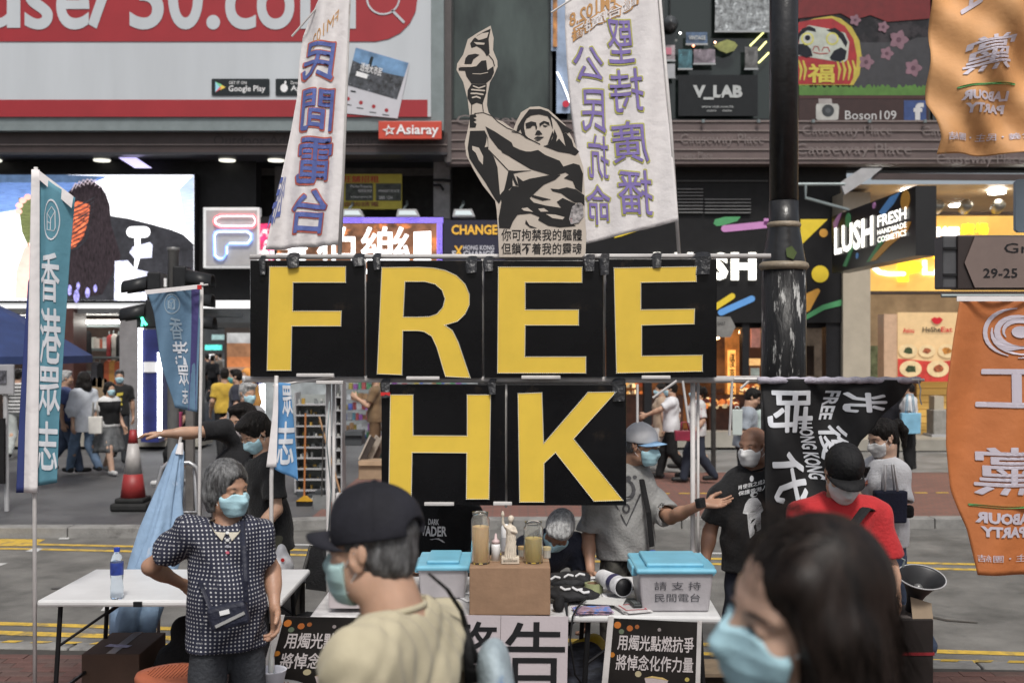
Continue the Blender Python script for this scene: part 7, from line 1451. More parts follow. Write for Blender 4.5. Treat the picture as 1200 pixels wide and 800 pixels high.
c = P(696, 0, 6.02); c.z = TZ; t = thing('tape_roll', 'olive roll of packing tape behind the rolled white paper', 'tape', c); B().lathe([(.048, 0), (.05, .0), (.05, .05), (.038, .05), (.038, 0), (.048, 0)], c, 24, cap=False).build('roll', mat('tape_olive', (.28, .3, .16), .35, var=.1), t, smooth=False); B().lathe([(.0375, .004), (.036, .004), (.036, .048), (.0375, .048)], c, 20, cap=False).build('core', M_card, t)
t = thing('paper_roll', 'white roll open at its black inner end on the right table', 'roll', P(720, 690, 5.85)); a0 = P(706, 676, 6.05); a1 = P(731, 688, 5.78); d_ = (a1 - a0).normalized(); Rm = d_.to_track_quat('Z', 'Y').to_matrix(); ln = (a1 - a0).length
B().lathe([(.042, 0), (.05, ln), (.046, ln), (.04, .0)], a0, 24, Rm, cap=False).build('sleeve', mat('roll_white', (.5, .5, .52), .5, var=.3, vs=12), t, smooth=True); B().lathe([(.0455, ln - .003), (.044, ln - .02), (.0, ln - .06)], a0, 20, Rm).build('inside', BLACK, t, smooth=True)
B().lathe([(.0475, ln * .55), (.0483, ln * .6), (.0483, ln * .72), (.0485, ln * .74)], a0, 24, Rm, cap=False).build('blue_band', mat('band_ink', (.03, .03, .1), .5, var=.2), t, smooth=True)
for i, (px, Y, w_, d__, z, a, c_, lab) in enumerate(((694, 5.58, .17, .12, TZ, .12, (.45, .3, .38), 'pile of colourful leaflets at the front left of the right table'), (708, 5.72, .2, .16, TZ, -.1, (.55, .55, .54), 'blank white sheet lying on the colourful leaflets'), (741, 5.6, .13, .13, TZ, .25, (.56, .54, .54), 'fanned pile of white flyers with red edging left of the donation box'))):
    c = P(px, 0, Y); c.z = z + (.018 if i == 1 else 0); t = thing('leaflet_pile', lab, 'leaflets', c, a)
    for k in range(5 if i != 1 else 1):
        B().box((random.uniform(-.012, .012), random.uniform(-.01, .01), .002 + k * .0036), (w_, d__, .003), Matrix.Rotation(random.uniform(-.12, .12), 3, 'Z')).build('leaflet', mat('leaf%d_%d' % (i, k % 3), tuple(min(1, q * (1, .8, 1.1)[k % 3]) for q in c_), .5, var=.5 if i == 0 else .05, vs=30, col2=(.1, .2, .5) if i == 0 else None, c2s=24, c2t=.5), t, local=True)
    if i == 2: b = B(); q = .0192; b.prism([[(-.055, -.06), (.055, -.06), (.055, .06), (-.055, .06)], [(-.05, -.055), (.05, -.055), (.05, .055), (-.05, .055)]], lambda u, v, w=0: (u, v, q + w), 0, .001); b.build('red_border', mat('redb', (.45, .04, .06), .5, var=0), t, local=True)
c = P(745, 0, 5.62); c.z = TZ + .021; t = thing('remote_control', 'dark handset lying on the white flyers', 'handset', c, .15); B().box((0, .03, .008), (.045, .15, .016)).build('case', mat('handset_grey', (.03, .035, .035), .4, var=.1), t, bevel=.006, local=True)
b = B()
for i in range(3):
    for j in range(5): b.box((-.012 + i * .012, -.02 + j * .014, .0175), (.007, .007, .003))
tag(b.build('button', mat('btn', (.15, .16, .16), .5, var=0), t, local=True), kind='stuff')
t, c = blob('black_bag', 'crumpled black bag at the corner between carton and leaflets', 'bag', 655, 5.6, TZ, [((0, 0, .03), (.03, .04, .035)), ((.01, 0, .06), (.015, .02, .015))], BLKC, .005)
def poster(label, q, Y, m, side=True, name='poster'):
    t = thing(name, label, 'poster', P(sum(p[0] for p in q) / 4, max(p[1] for p in q), Y)); f = quad(*[P(x, y, Y) for x, y in q]); sg = 1 if f(0, 0, 1).y < f(0, 0, 0).y else -1
    ff = lambda u, v, w=0: f(u, v, w * sg); B().prism([(0, 0), (1, 0), (1, 1), (0, 1)], ff, -.006, 0).build('sheet', m, t); return t, ff
M_pb = mat('poster_black_ink', (.013, .011, .01), .35, var=.5, vs=3, col2=(.05, .02, .01), c2s=2.5, c2t=.6)
M_pp = mat('poster_pale_pink', (.47, .42, .44), .5, var=.05, vs=3, bump=.08)
M_tx = mat('poster_text', (.5, .46, .46), .5, var=.1)
for i, (q, lab) in enumerate((([(300, 830), (452, 830), (444, 724), (330, 722)], 'black candle poster leaning at the left table front beside the dotted shirt'), ([(706, 830), (817, 834), (820, 729), (716, 724)], 'black candle poster with two white lines under the donation box'))):
    t, f = poster(lab, q, 5.44, M_pb)
    for s, v0, v1 in (('用燭光點燃抗爭', .66, .83), ('將悼念化作力量', .44, .61)): b = B(); put_text(b, f, s, .1, v0, .94, v1, .003, .025); b.build('lettering', M_tx, t)
    for u0, u1 in ((-.035, .03), (.97, 1.02)): B().prism([(u0, -.02), (u1, -.02), (u1, 1.02), (u0, 1.02)], f, .001, .01).build('white_rail', M_pvc, t)
    for k, (u, v, r, c_) in enumerate(((.08, .93, .04, (.5, .16, .03)), (.22, .9, .035, (.4, .12, .03)), (.13, .86, .03, (.12, .15, .1)), (.3, .92, .025, (.3, .1, .03)), (.35, .4, .035, (.4, .35, .22)), (.2, .2, .035, (.4, .3, .12)), (.88, .36, .025, (.4, .33, .1)), (.55, .9, .02, (.25, .22, .22)), (.05, .6, .03, (.4, .15, .02)))):
        B().prism(circ(u, v, r, r * .95, 14), f, .0005, .0015).build('light_spot', mat('spot_p%d' % k, c_, .4, var=.15), t)
    B().prism([(.42, .36), (.5, .375), (.62, .36), (.68, .34), (.56, .1), (.54, -.0), (.5, -.0), (.5, .1)], f, .001, .002).build('candle_cup_picture', mat('cup_pic', (.4, .34, .34), .5, var=.08), t)
    B().prism([(.42, .36), (.5, .385), (.62, .37), (.68, .34), (.62, .35), (.5, .365)], f, .002, .003).prism([(.5, .1), (.56, .1), (.54, 0), (.5, 0)], f, .002, .003).build('glow_picture', mat('glow_pic', (.5, .36, .14), .5, var=.1), t)
t, f = poster('pale pink warning board with big black characters under the carton', [(505, 832), (664, 832), (666, 722), (508, 720)], 5.45, M_pp)
for s, u0, u1 in (('警', .04, .48), ('告', .53, .98)): b = B(); put_text(b, f, s, u0, .28, u1, .94, .003, .006); b.build('character', BLACK, t)
B().prism([(.498, 0), (.502, 0), (.502, 1), (.498, 1)], f, .0005, .0015).build('seam', mat('seam', (.15, .13, .13), .6, var=0), t)
# ---------------------------------------------------------------- things round the left table
t = thing('cardboard_box', 'large dark brown carton on the pavement under the left table', 'box', (-2.21, 6.5, 0))
B().box((-2.21, 6.5, .175), (.32, .48, .35)).build('body', mat('cardboard_dark', (.1, .06, .042), .85, var=.15, vs=3, bump=.1), t, bevel=.006)
B().box((-2.21, 6.5, .352), (.05, .475, .002)).build('packing_tape', mat('tape_dull', (.16, .11, .09), .3, var=.1), t); B().box((-2.22, 6.42, .354), (.14, .05, .001), Matrix.Rotation(-.2, 3, 'Z')).build('address_label', mat('label_lilac', (.4, .36, .5), .5, var=.4, vs=50), t)
blob('black_bag', 'slumped black rucksack on the ground between the carton and the dotted shirt', 'bag', 212, 6.35, 0, [((0, 0, .2), (.16, .14, .22)), ((.03, 0, .42), (.09, .08, .12)), ((-.12, .05, .1), (.1, .12, .12)), ((.05, .02, .5), (.03, .02, .05))], BLKC, .012, .008, 30)
M_or = mat('stool_orange', (.36, .1, .045), .45, var=.06, vs=4)
def stool(label, x, Y, m, zt=.47):
    t = thing('plastic_stool', label, 'stool', (x, Y, 0)); b = B(); pr = []; n = 32
    for r, z in ((.0, zt), (.12, zt), (.165, zt - .004), (.172, zt - .02), (.17, zt - .06)):
        for k in range(n): a = 2 * math.pi * k / n; rr = r * (1 + .035 * math.cos(4 * a)); b.v.append((x + rr * math.cos(a), Y + rr * math.sin(a), z))
    for i in range(4):
        for k in range(n): b.f.append((i * n + k, i * n + (k + 1) % n, (i + 1) * n + (k + 1) % n, (i + 1) * n + k)); b.m.append(0)
    b.build('seat', m, t, smooth=True, solid=.005)
    for k in range(4): a = math.pi / 4 + k * math.pi / 2; B().tube([(x + .14 * math.cos(a), Y + .14 * math.sin(a), zt - .03), (x + .19 * math.cos(a), Y + .19 * math.sin(a), 0)], [.028, .02], 8).build('leg', m, t, smooth=True)
    b = B()
    for i in range(-7, 8):
        for j in range(-7, 8):
            if i * i + j * j < 50: b.lathe([(0, zt + .0045), (.0036, zt + .0045), (.0036, zt + .001)], (x + i * .017, Y + j * .017, 0), 6)
    tag(b.build('vent_hole', mat('hole_dark', (.13, .03, .012), .8, var=0), t), kind='stuff')
    return t
stool('orange plastic stool with a dotted seat at the feet of the dotted shirt', -1.64, 5.5, M_or)
stool('grey plastic stool under the white paper cup', P(318, 0, 5.1).x, 5.12, mat('stool_grey', (.2, .2, .2), .5, var=.1), .5)
c = P(318, 0, 5.05); c.z = .507; t = thing('paper_cup', 'white paper cup holding a candle at the bottom left of the black poster', 'cup', c)
B().lathe([(.045, 0), (.066, .1), (.069, .104), (.066, .106), (.06, .098), (.04, .01), (0, .01)], c, 24).build('cup', mat('paper_white', (.62, .62, .68), .6, var=.04), t, smooth=True); B().lathe([(.015, .02), (.014, .15), (.009, .19), (.003, .215), (0, .216)], c, 12).build('candle', mat('wax_white', (.6, .6, .57), .5, var=.05, sss=.2), t, smooth=True)
t = thing('metal_frame_stand', 'bent silver tube stand behind the left table', 'stand', (P(200, 0, 7.1).x, 7.1, 0)); M_al = mat('aluminium', (.42, .42, .43), .35, .6, var=.1)
b = B(); g0 = P(172, 700, 7.1); b.tube([(P(150, 0, 7.1).x, 7.05, 0), P(172, 640, 7.1), P(186, 565, 7.1), P(190, 549, 7.1), P(196, 543, 7.1), P(222, 542, 7.1), P(230, 547, 7.1), P(233, 557, 7.1), P(235, 640, 7.1), (P(237, 0, 7.1).x, 7.05, 0)], .015, 8); b.build('front_tube', M_al, t, smooth=True)
B().tube([P(192, 600, 7.2), P(232, 600, 7.2)], .01, 8).tube([P(190, 546, 7.12), (P(185, 0, 7.5).x, 7.5, 0)], .012, 8).tube([P(228, 546, 7.12), (P(240, 0, 7.5).x, 7.5, 0)], .012, 8).build('rear_tube', M_al, t, smooth=True)
t = thing('furled_flag', 'furled pale blue flag leaning on the silver stand behind the table', 'flag', (P(155, 0, 6.9).x, 6.9, 0))
b = B(); n = 36; path = [(210, 520, .012), (208, 530, .028), (202, 560, .05), (196, 590, .075), (190, 620, .105), (180, 655, .12), (168, 690, .125), (160, 720, .13), (155, 752, .12)]
for i, (x, y, r) in enumerate(path):
    c = P(x, y, 6.98 - i * .01)
    for k in range(n): a = 2 * math.pi * k / n; rr = r * (1 + .3 * math.sin(4 * a + i * .45) + .16 * math.sin(9 * a - i * .7)); b.v.append((c.x + rr * math.cos(a), c.y + rr * .6 * math.sin(a), c.z))
for i in range(len(path) - 1):
    for k in range(n): b.f.append((i * n + k, i * n + (k + 1) % n, (i + 1) * n + (k + 1) % n, (i + 1) * n + k)); b.m.append(0)
b.build('cloth', mat('flag_pale_blue', (.26, .38, .54), .75, var=.15, vs=3, bump=.4, bs=16, col2=(.42, .5, .62), c2s=7, c2t=.6), t, smooth=True, solid=.003)
B().tube([P(212, 512, 7.0), (P(148, 0, 6.9).x, 6.9, 0)], .01, 8).build('pole', M_pvc, t); B().tube([P(212, 518, 6.97), P(210, 532, 6.96)], [.014, .026], 8).build('tip_cloth', M_fw, t)
def chair(label, x, y, rz, m=BLKC):
    t = thing('folding_chair', label, 'chair', (x, y, 0), rz)
    B().box((0, 0, .45), (.42, .4, .04)).build('seat', m, t, local=True, bevel=.015)
    b = B(); vs = [(-.2, -.2, .62), (.2, -.2, .62), (.21, -.23, .86), (-.21, -.23, .86)]; b.prism([(-.21, 0), (.21, 0), (.22, .2), (.17, .27), (-.17, .27), (-.22, .2)], lambda u, v, w=0: (u, -.2 - .12 * v - w + .25 * u * u, .6 + v), 0, .03); b.build('backrest', m, t, local=True)
    for sx in (-1, 1): B().tube([(sx * .21, .2, 0), (sx * .21, -.05, .45), (sx * .21, -.24, .85)], .011, 8).build('side_frame', M_iron, t, local=True); B().tube([(sx * .19, -.24, 0), (sx * .19, .15, .44)], .011, 8).build('rear_leg', M_iron, t, local=True)
chair('black folding chair turned half away behind the left poster', P(358, 0, 6.25).x, 6.5, math.pi - .5)
t = thing('side_table', 'small dark round-cornered table beyond the black chair', 'table', (P(352, 0, 7.0).x, 7.05, 0))
B().box((P(350, 0, 7.0).x, 7.05, .62), (.26, .34, .025)).build('tabletop', mat('table_dark', (.035, .035, .04), .3, var=.1), t, bevel=.01); B().tube([(P(352, 0, 7.0).x, 7.05, .61), (P(352, 0, 7.0).x, 7.05, 0)], .02, 8).build('stem', M_iron, t); B().lathe([(.16, 0), (.15, .02), (.02, .03)], (P(352, 0, 7.0).x, 7.05, 0), 16).build('foot', M_iron, t)
t, c = blob('plastic_bag', 'bulging white plastic bag with red mark beside the dark side table', 'bag', 330, 6.95, .62, [((0, 0, .09), (.07, .06, .09)), ((.0, 0, .17), (.03, .03, .05))], mat('bag_white', (.6, .6, .62), .35, var=.08, bump=.4, bs=20), .008, .006, 50, False); B().prism(circ(0, 0, .012, .012, 8), lambda u, v, w=0: c + Vector((u + .02, -.066 - w, .13 + v)), 0, .003).build('red_mark', MATS['red_tape'], t)
t = thing('bag_stand', 'plain crate carrying the white plastic bag', 'crate', (P(330, 0, 6.95).x, 6.95, 0)); B().box((P(330, 0, 6.95).x, 6.95, .3), (.2, .24, .6)).build('body', mat('crate_dark', (.03, .03, .032), .6), t, bevel=.01); B().box((P(330, 0, 6.95).x, 6.95, .606), (.21, .25, .012)).build('lid', M_dark, t)
t = thing('shoulder_bag', 'pale blue patterned shoulder bag hanging behind the khaki shirt', 'bag', P(580, 830, 2.72))
s = SDF(); c0 = P(580, 812, 2.72); s.ell((0, 0, 0), (.045, .1, .13), None, .02); s.ell((0, 0, .06), (.03, .08, .06), None, .02)
t.location = c0; WM[t.name] = Matrix.Translation(c0); s.disp(folds(.006, 40, 4)); sdf_obj(s, 'bag_body', mat('bag_print', (.33, .4, .44), .6, var=.25, vs=9, col2=(.1, .2, .4), c2s=7, c2t=.58, bump=.3), t, .006)
B().tube([P(503, 672, 2.62), P(524, 690, 2.66), P(541, 716, 2.7), P(549, 744, 2.71), P(560, 775, 2.7), P(578, 792, 2.7)], [.007, .008, .009, .012, .012, .008], 8, sq=.4).build('strap', BLKC, t, smooth=True)
B().tube([P(546, 735, 2.7), P(548, 760, 2.7), P(552, 800, 2.7)], [.005, .012, .016], 8, sq=.4).build('strap', BLKC, t, smooth=True)
t = thing('cross_body_pouch', 'small navy pouch with white zip on the dotted shirt', 'bag', P(269, 735, 4.66))
c0 = P(268, 721, 4.64); R = Matrix.Rotation(math.radians(-14), 3, 'Y')
B().box(c0, (.165, .05, .1), R).build('pouch', mat('pouch_navy', (.012, .014, .03), .6, var=.2, bump=.3), t, bevel=.018); B().box(c0 + Vector((.012, -.028, -.01)), (.13, .006, .012), Matrix.Rotation(math.radians(-26), 3, 'Y')).build('zip', mat('zip_silver', (.45, .45, .45), .4, .4, var=.1), t); B().box(c0 + Vector((-.01, -.028, .02)), (.04, .005, .018), R).build('tag', WHITE, t)
B().tube([P(284, 610, 4.86), P(286, 640, 4.66), P(288, 680, 4.62), P(288, 705, 4.63)], .011, 6, sq=.4).build('strap', MATS['pouch_navy'], t); B().tube([P(248, 715, 4.66), P(238, 690, 4.72), P(228, 668, 4.9)], .01, 6, sq=.4).build('strap', MATS['pouch_navy'], t)
t = thing('mobile_phone', 'dark phone held up by the ponytailed woman', 'phone', P(1013, 556, 7.2)); B().box(P(1011, 553, 7.2), (.07, .015, .12), Matrix.Rotation(.9, 3, 'X')).build('case', mat('phone_black', (.02, .02, .022), .2, var=0), t, bevel=.005); B().box(P(1011, 552.6, 7.215), (.062, .003, .108), Matrix.Rotation(.9, 3, 'X')).build('screen', mat('phone_screen', (.1, .12, .15), .1, var=0, emit=.2), t)
def tote(name, label, c, w_, h_, d, m, hm, hh, rz=0):
    t = thing(name, label, 'bag', c, rz); B().prism([(-w_ / 2, 0), (w_ / 2, 0), (w_ / 2 * 1.08, h_), (-w_ / 2 * 1.08, h_)], lambda u, v, w=0: (u, -w, v), -d / 2, d / 2).build('bag_body', m, t, local=True, bevel=.012)
    for sy in (-1, 1): B().tube([(-w_ * .22, sy * d * .4, h_), (-w_ * .18, sy * d * .3, h_ + hh), (w_ * .1, sy * d * .3, h_ + hh * 1.03), (w_ * .2, sy * d * .4, h_)], .008, 6).build('handle', hm, t, local=True, smooth=True)
    return t
tote('tote_bag', 'navy tote bag with white handles carried by the ponytailed woman', P(1043, 612, 7.1), .19, .2, .07, mat('tote_navy', (.012, .016, .04), .8, var=.2, bump=.2), WHITE, .16)
t = thing('small_handbag', 'little black handbag dangling beside the navy tote', 'bag', P(1064, 608, 7.15)); B().box(P(1063, 599, 7.15), (.08, .06, .08)).build('bag_body', BLKC, t, bevel=.02); B().tube([P(1060, 588, 7.15), P(1052, 560, 7.15), P(1048, 545, 7.18)], .005, 6).build('strap', BLKC, t)
tote('shoulder_bag', 'sky blue shoulder bag on the woman by the yellow counter', P(1067, 508, 18.6), .3, .34, .1, mat('bag_sky', (.18, .4, .55), .7, var=.15), mat('bag_sky'), .3)
tote('shoulder_bag', 'magenta bag of the black clad person behind the traffic light pole', P(206, 512, 16.3), .16, .36, .1, mat('bag_magenta', (.3, .03, .1), .6, var=.2), BLKC, .3)
tote('tote_bag', 'white canvas tote with coloured print carried by the girl in pinafore', P(112, 508, 17.75), .2, .27, .06, mat('tote_white', (.68, .66, .62), .8, var=.1, col2=(.4, .2, .05), c2s=7, c2t=.62), mat('tote_strap', (.45, .43, .4), .8), .22)
t = tote('handbag', 'crimson handbag of the woman in the flowery top', P(803, 516, 16.8), .3, .15, .1, mat('bag_crimson', (.22, .015, .04), .5, var=.2), MATS['bag_crimson'], .12)
tote('white_carrier', 'white board carried against the grey shirt near the shop door', P(864, 510, 13.9), .12, .32, .02, mat('board_mint', (.45, .5, .48), .5, var=.05), MATS['board_mint'], .03)
YH = 5.6; t = thing('horn_loudspeaker', 'grey horn loudspeaker pointing upward on the dark box', 'loudspeaker', P(1076, 715, YH)); cH = P(1080, 676, YH); ax_ = Vector((.12, -.42, .9)).normalized(); Rm = ax_.to_track_quat('Z', 'Y').to_matrix()
M_horn = mat('horn_grey', (.028, .028, .03), .4, .3, var=.12, vs=5)
B().lathe([(.03, -.2), (.035, -.15), (.05, -.1), (.08, -.045), (.118, -.005), (.126, 0), (.122, .003), (.112, -.004), (.075, -.04), (.045, -.09), (.02, -.12)], cH, 32, Rm, 0, 1.0, .8, False).build('horn', M_horn, t, smooth=True)
B().lathe([(.1255, -.003), (.129, .001), (.1255, .006), (.1215, .003)], cH, 32, Rm, 0, 1.0, .8, False).build('rim', M_lgrey, t, smooth=True)
B().lathe([(.012, -.12), (.024, -.07), (.022, -.055), (.01, -.045), (0, -.043)], cH, 16, Rm).build('throat_cone', mat('cone_grey', (.14, .14, .14), .35, .3, var=0), t, smooth=True)
B().tube([cH + ax_ * -.18, P(1078, 718, YH + .03), (P(1078, 0, YH).x, YH + .03, P(0, 725, YH).z)], .018, 8).build('bracket', M_iron, t)
B().tube([P(1040, 656, YH), P(1052, 652, YH), P(1060, 656, YH), P(1058, 664, YH)], .006, 6).build('cable', M_grey, t)
zt = P(0, 722, YH).z; t = thing('speaker_crate', 'tall dark box with red strap carrying the horn loudspeaker', 'box', (P(1055, 0, YH).x, YH + .1, 0)); x1_ = P(1094, 0, YH - .05).x; x0_ = x1_ - .42
B().box(((x0_ + x1_) / 2, YH + .1, zt / 2), (x1_ - x0_, .3, zt)).build('body', mat('crate_brownblack', (.018, .014, .013), .6, var=.3, vs=4), t, bevel=.006); B().box(((x0_ + x1_) / 2, YH + .1, zt - .17), (x1_ - x0_ + .008, .308, .014)).build('red_strap', mat('strap_red', (.2, .01, .015), .5, var=.1), t)
B().prism([(0, 0), (.1, -.005), (.1, .07), (.0, .1)], lambda u, v, w=0: Vector((x1_ - .1 + u, YH - .04 - w + v * .3, zt + v)), 0, .004).build('carton_flap', mat('flap', (.25, .19, .13), .8, var=.1), t); B().box(((x0_ + x1_) / 2, YH + .1, zt + .002), (x1_ - x0_ - .02, .28, .002)).build('carton_top', mat('cartop', (.1, .085, .08), .8, var=.2), t)
blob('plastic_bag', 'yellow plastic bag on the ground behind the table gap', 'bag', 682, 6.4, 0, [((0, 0, .2), (.1, .1, .2)), ((.06, 0, .3), (.08, .06, .12))], mat('bag_yellow', (.55, .4, .03), .4, var=.1, bump=.4, bs=14), .012, .01, 30)
blob('black_bag', 'striped dark bundle on the ground under the right table', 'bundle', 690, 5.75, 0, [((0, 0, .25), (.13, .1, .25)), ((-.03, 0, .45), (.1, .07, .1))], mat('bundle', (.03, .035, .05), .7, var=.6, vs=14, stretch=(1, 1, 4)), .012, .012, 30)
t = thing('wooden_pallet', 'stack of thin pale wooden slats under the right end of the table', 'slats', (P(838, 0, 6.1).x, 6.2, 0))
for i in range(5): B().box((P(838, 0, 6.1).x, 6.1 + .02 * (i % 2), .02 + i * .075), (.3, .28, .022)).build('slat', mat('wood_pale', (.2, .15, .1), .8, var=.2), t, bevel=.003)
# ---------------------------------------------------------------- mid distance: cone, bollard, traffic light, parasol, racks
Yc = GY(596); c = P(156, 0, Yc); c.z = -.01; t = thing('traffic_cone', 'red and white traffic cone standing on the far asphalt', 'traffic cone', c)
B().box(c + Vector((0, 0, .05)), (.46, .4, .1)).build('base', mat('rubber_black', (.02, .02, .02), .7, var=.2), t, bevel=.03); B().box(c + Vector((0, 0, .13)), (.36, .34, .06)).build('base', MATS['rubber_black'], t, bevel=.02)
M_cr_ = mat('cone_red', (.28, .025, .025), .5, var=.15, vs=4); M_cw = mat('cone_white', (.4, .38, .37), .45, var=.2, vs=5)
for z0, z1, m in ((.15, .45, M_cr_), (.45, .83, M_cw), (.83, 1.0, M_cr_)): r = lambda z: .155 - .115 * (z - .15) / .85; B().lathe([(r(z0), z0), (r(z1), z1)] + ([(0, 1.0)] if z1 == 1.0 else []), c, 24).build('cone_band', m, t, smooth=True)
t = thing('bollard', 'slim rusty grey bollard behind the small blue flag pole', 'bollard', (P(223, 0, 14.1).x, 14.1, 0)); B().box((P(223, 0, 14.1).x, 14.1, .75), (.1, .1, 1.5)).build('post', mat('bollard_grey', (.13, .12, .115), .6, var=.3, vs=3, col2=(.12, .05, .03), c2s=4, c2t=.6), t, bevel=.01); B().box((P(223, 0, 14.1).x, 14.1, 1.51), (.12, .12, .02)).build('cap', M_iron, t)
YT = 13.7; xt = P(203, 0, YT).x; t = thing('traffic_light', 'grey pole with black hooded traffic signals facing left and right', 'traffic light', (xt, YT, 0)); M_tl = mat('signal_black', (.02, .021, .023), .4, var=.15); kp = YT / F
B().lathe([(.075, 0), (.07, .3), (.065, P(0, 295, YT).z), (.075, P(0, 294, YT).z), (.075, P(0, 290, YT).z), (0, P(0, 289, YT).z)], (xt, YT, 0), 16).build('pole', mat('pole_grey', (.15, .15, .15), .5, .3, var=.15), t, smooth=True)
def sig(px, py, dirx, w_=.32, lit=None):
    c = P(px, py, YT); B().box(c, (.16, .3, .34)).build('signal_box', M_tl, t, bevel=.02)
    b = B(); n = 14; vs = []; L = .30
    for k in range(n + 1):
        a = math.radians(-25 + 230 * k / n)
        for q in (0, 1): vs.append(c + Vector((dirx * (.08 + q * L), .12 * math.cos(a) - .05, .12 * math.sin(a) * (1 - .1 * q) + .01 - .05 * q)))
    b.add(vs, [(2 * k, 2 * k + 1, 2 * k + 3, 2 * k + 2) for k in range(n)]); b.build('hood', M_tl, t, smooth=True, solid=.008)
    B().lathe([(0, .0), (.1, .0), (.1, .01)], c + Vector((dirx * .085, -.05, 0)), 16, Matrix.Rotation(math.radians(90 * dirx), 3, 'Y')).build('lens', mat('lens_dark' if not lit else 'lens_lit', lit or (.03, .02, .02), .3, var=0, emit=2 if lit else 0), t)
sig(184, 336, -1); sig(182, 368, -1); sig(214, 329, 1); sig(214, 352, 1); sig(216, 378, 1)
b = B(); c = P(172, 379, YT - .1); b.prism([(165.5, 372), (168, 371.5), (169, 375), (173, 380), (171, 381.5), (168, 378), (167.5, 382), (165.8, 382), (166.4, 377)], ppx(YT - .16), 0, .02); b.build('green_man', mat('green_lit', (.1, 1, .55), .5, var=0, emit=2.2), t)
B().pbox(160, 370, 178, 384, YT - .13, .1).build('signal_box', M_tl, t, bevel=.01); B().pbox(192, 326, 195, 336, YT - .1, .04).pbox(206, 326, 208.5, 338, YT - .1, .04).build('white_strip', WHITE, t)
Yq = 16.0; t = thing('parasol', 'big dark blue parasol over the far left pavement', 'parasol', (P(-18, 0, Yq).x, Yq, 0)); c = P(-18, 0, Yq)
b = B(); n = 8; R0 = 1.42; za = P(0, 350, Yq).z; zr = P(0, 417, Yq).z; vs = [(c.x, Yq, za)]
for k in range(n): a = 2 * math.pi * (k + .5) / n; vs += [(c.x + R0 * .5 * math.cos(a), Yq + R0 * .5 * math.sin(a), za * .52 + zr * .48 + .03), (c.x + R0 * math.cos(a), Yq + R0 * math.sin(a), zr), (c.x + R0 * math.cos(a), Yq + R0 * math.sin(a), zr - .1)]
fs = []
for k in range(n): i, j = 1 + 3 * k, 1 + 3 * ((k + 1) % n); fs += [(0, i, j), (i, i + 1, j + 1, j), (i + 1, i + 2, j + 2, j + 1)]
b.add(vs, fs); b.build('canopy', mat('parasol_blue', (.02, .04, .13), .7, var=.2, vs=2), t, solid=.01); B().tube([(c.x, Yq, 0), (c.x, Yq, za)], .03, 8).build('pole', M_pvc, t)
for k in range(n): a = 2 * math.pi * (k + .5) / n; B().tube([(c.x, Yq, za - .03), (c.x + R0 * math.cos(a), Yq + R0 * math.sin(a), zr - .01)], .012, 5).build('rib', M_iron, t)
t = thing('parasol', 'second dark blue parasol corner with white lettering behind the tall flag', 'parasol', (P(52, 0, 17.2).x, 17.2, 0)); c = P(50, 0, 17.2); b = B(); za = P(0, 385, 17.2).z; zr = P(0, 421, 17.2).z; vs = [(c.x, 17.2, za)]; R0 = .62
for k in range(4): a = math.pi / 2 * k + .2; vs.append((c.x + R0 * math.cos(a), 17.2 + R0 * math.sin(a), zr))
b.add(vs, [(0, 1, 2), (0, 2, 3), (0, 3, 4), (0, 4, 1)]); b.build('canopy', MATS['parasol_blue'], t, solid=.01); B().tube([(c.x, 17.2, 0), (c.x, 17.2, za)], .025, 8).build('pole', M_pvc, t)
b = B(); put_text(b, quad(P(66, 416, 16.75), P(80, 418, 16.75), P(76, 408, 16.75), P(62, 404, 16.75)), '水晶', 0, 0, 1, 1, .01, .03); b.build('lettering', WHITE, t)
t = thing('grey_notice_sign', 'pale grey square sign on a thin post at the far left edge', 'sign', (P(6, 0, 14).x, 14, 0)); B().pbox(-10, 427, 16, 462, 14, .04).build('plate', mat('plate_grey', (.3, .3, .32), .6, var=.1), t, bevel=.01); B().tube([(P(6, 0, 14).x, 14.05, 0), P(6, 430, 14.05)], .03, 8).build('post', M_lgrey, t)
B().pbox(-2, 434, 7, 449, 13.98, .02).build('printed_panel', mat('panel_print', (.1, .1, .12), .6, var=.6, vs=20), t); B().box((P(2, 0, 14).x, 13.95, .75), (.12, .05, .8)).build('lower_panel', M_dark, t)
cols = [((.02, .02, .022), 'black'), ((.02, .02, .025), 'ink dark'), ((.35, .08, .03), 'rust orange'), ((.4, .2, .05), 'amber'), ((.28, .03, .03), 'red'), ((.33, .24, .15), 'camel'), ((.3, .22, .14), 'sand coloured'), ((.05, .05, .06), 'charcoal'), ((.4, .38, .35), 'cream'), ((.03, .05, .12), 'navy')]
slots = [(88, 386, 0), (93, 386, 1), (98, 387, 0), (128, 392, 4), (133, 391, 8), (139, 392, 0), (144, 393, 4), (150, 394, 7), (110, 424, 7), (117, 425, 0), (125, 422, 2), (131, 422, 3), (137, 423, 2), (143, 424, 4), (149, 424, 3), (155, 426, 7), (105, 440, 7), (111, 441, 5), (117, 440, 6), (123, 442, 5), (150, 440, 0), (156, 442, 5)]
wh = ['the far left of the upper rail', 'the upper rail, second from its left', 'the upper rail under the ceiling tube', 'the upper rail, middle', 'the upper rail right of the folded bags', 'the upper rail near its right end', 'the upper rail, last but one', 'the right end of the upper rail', 'the middle rail, leftmost', 'the middle rail, second', 'the middle rail, third', 'the middle rail, fourth', 'the middle rail, fifth', 'the middle rail, sixth', 'the middle rail, seventh', 'the middle rail end', 'the lower rail, leftmost', 'the lower rail, second', 'the lower rail, third', 'the lower rail, fourth', 'the lower rail behind the walkers', 'the lower rail, last']
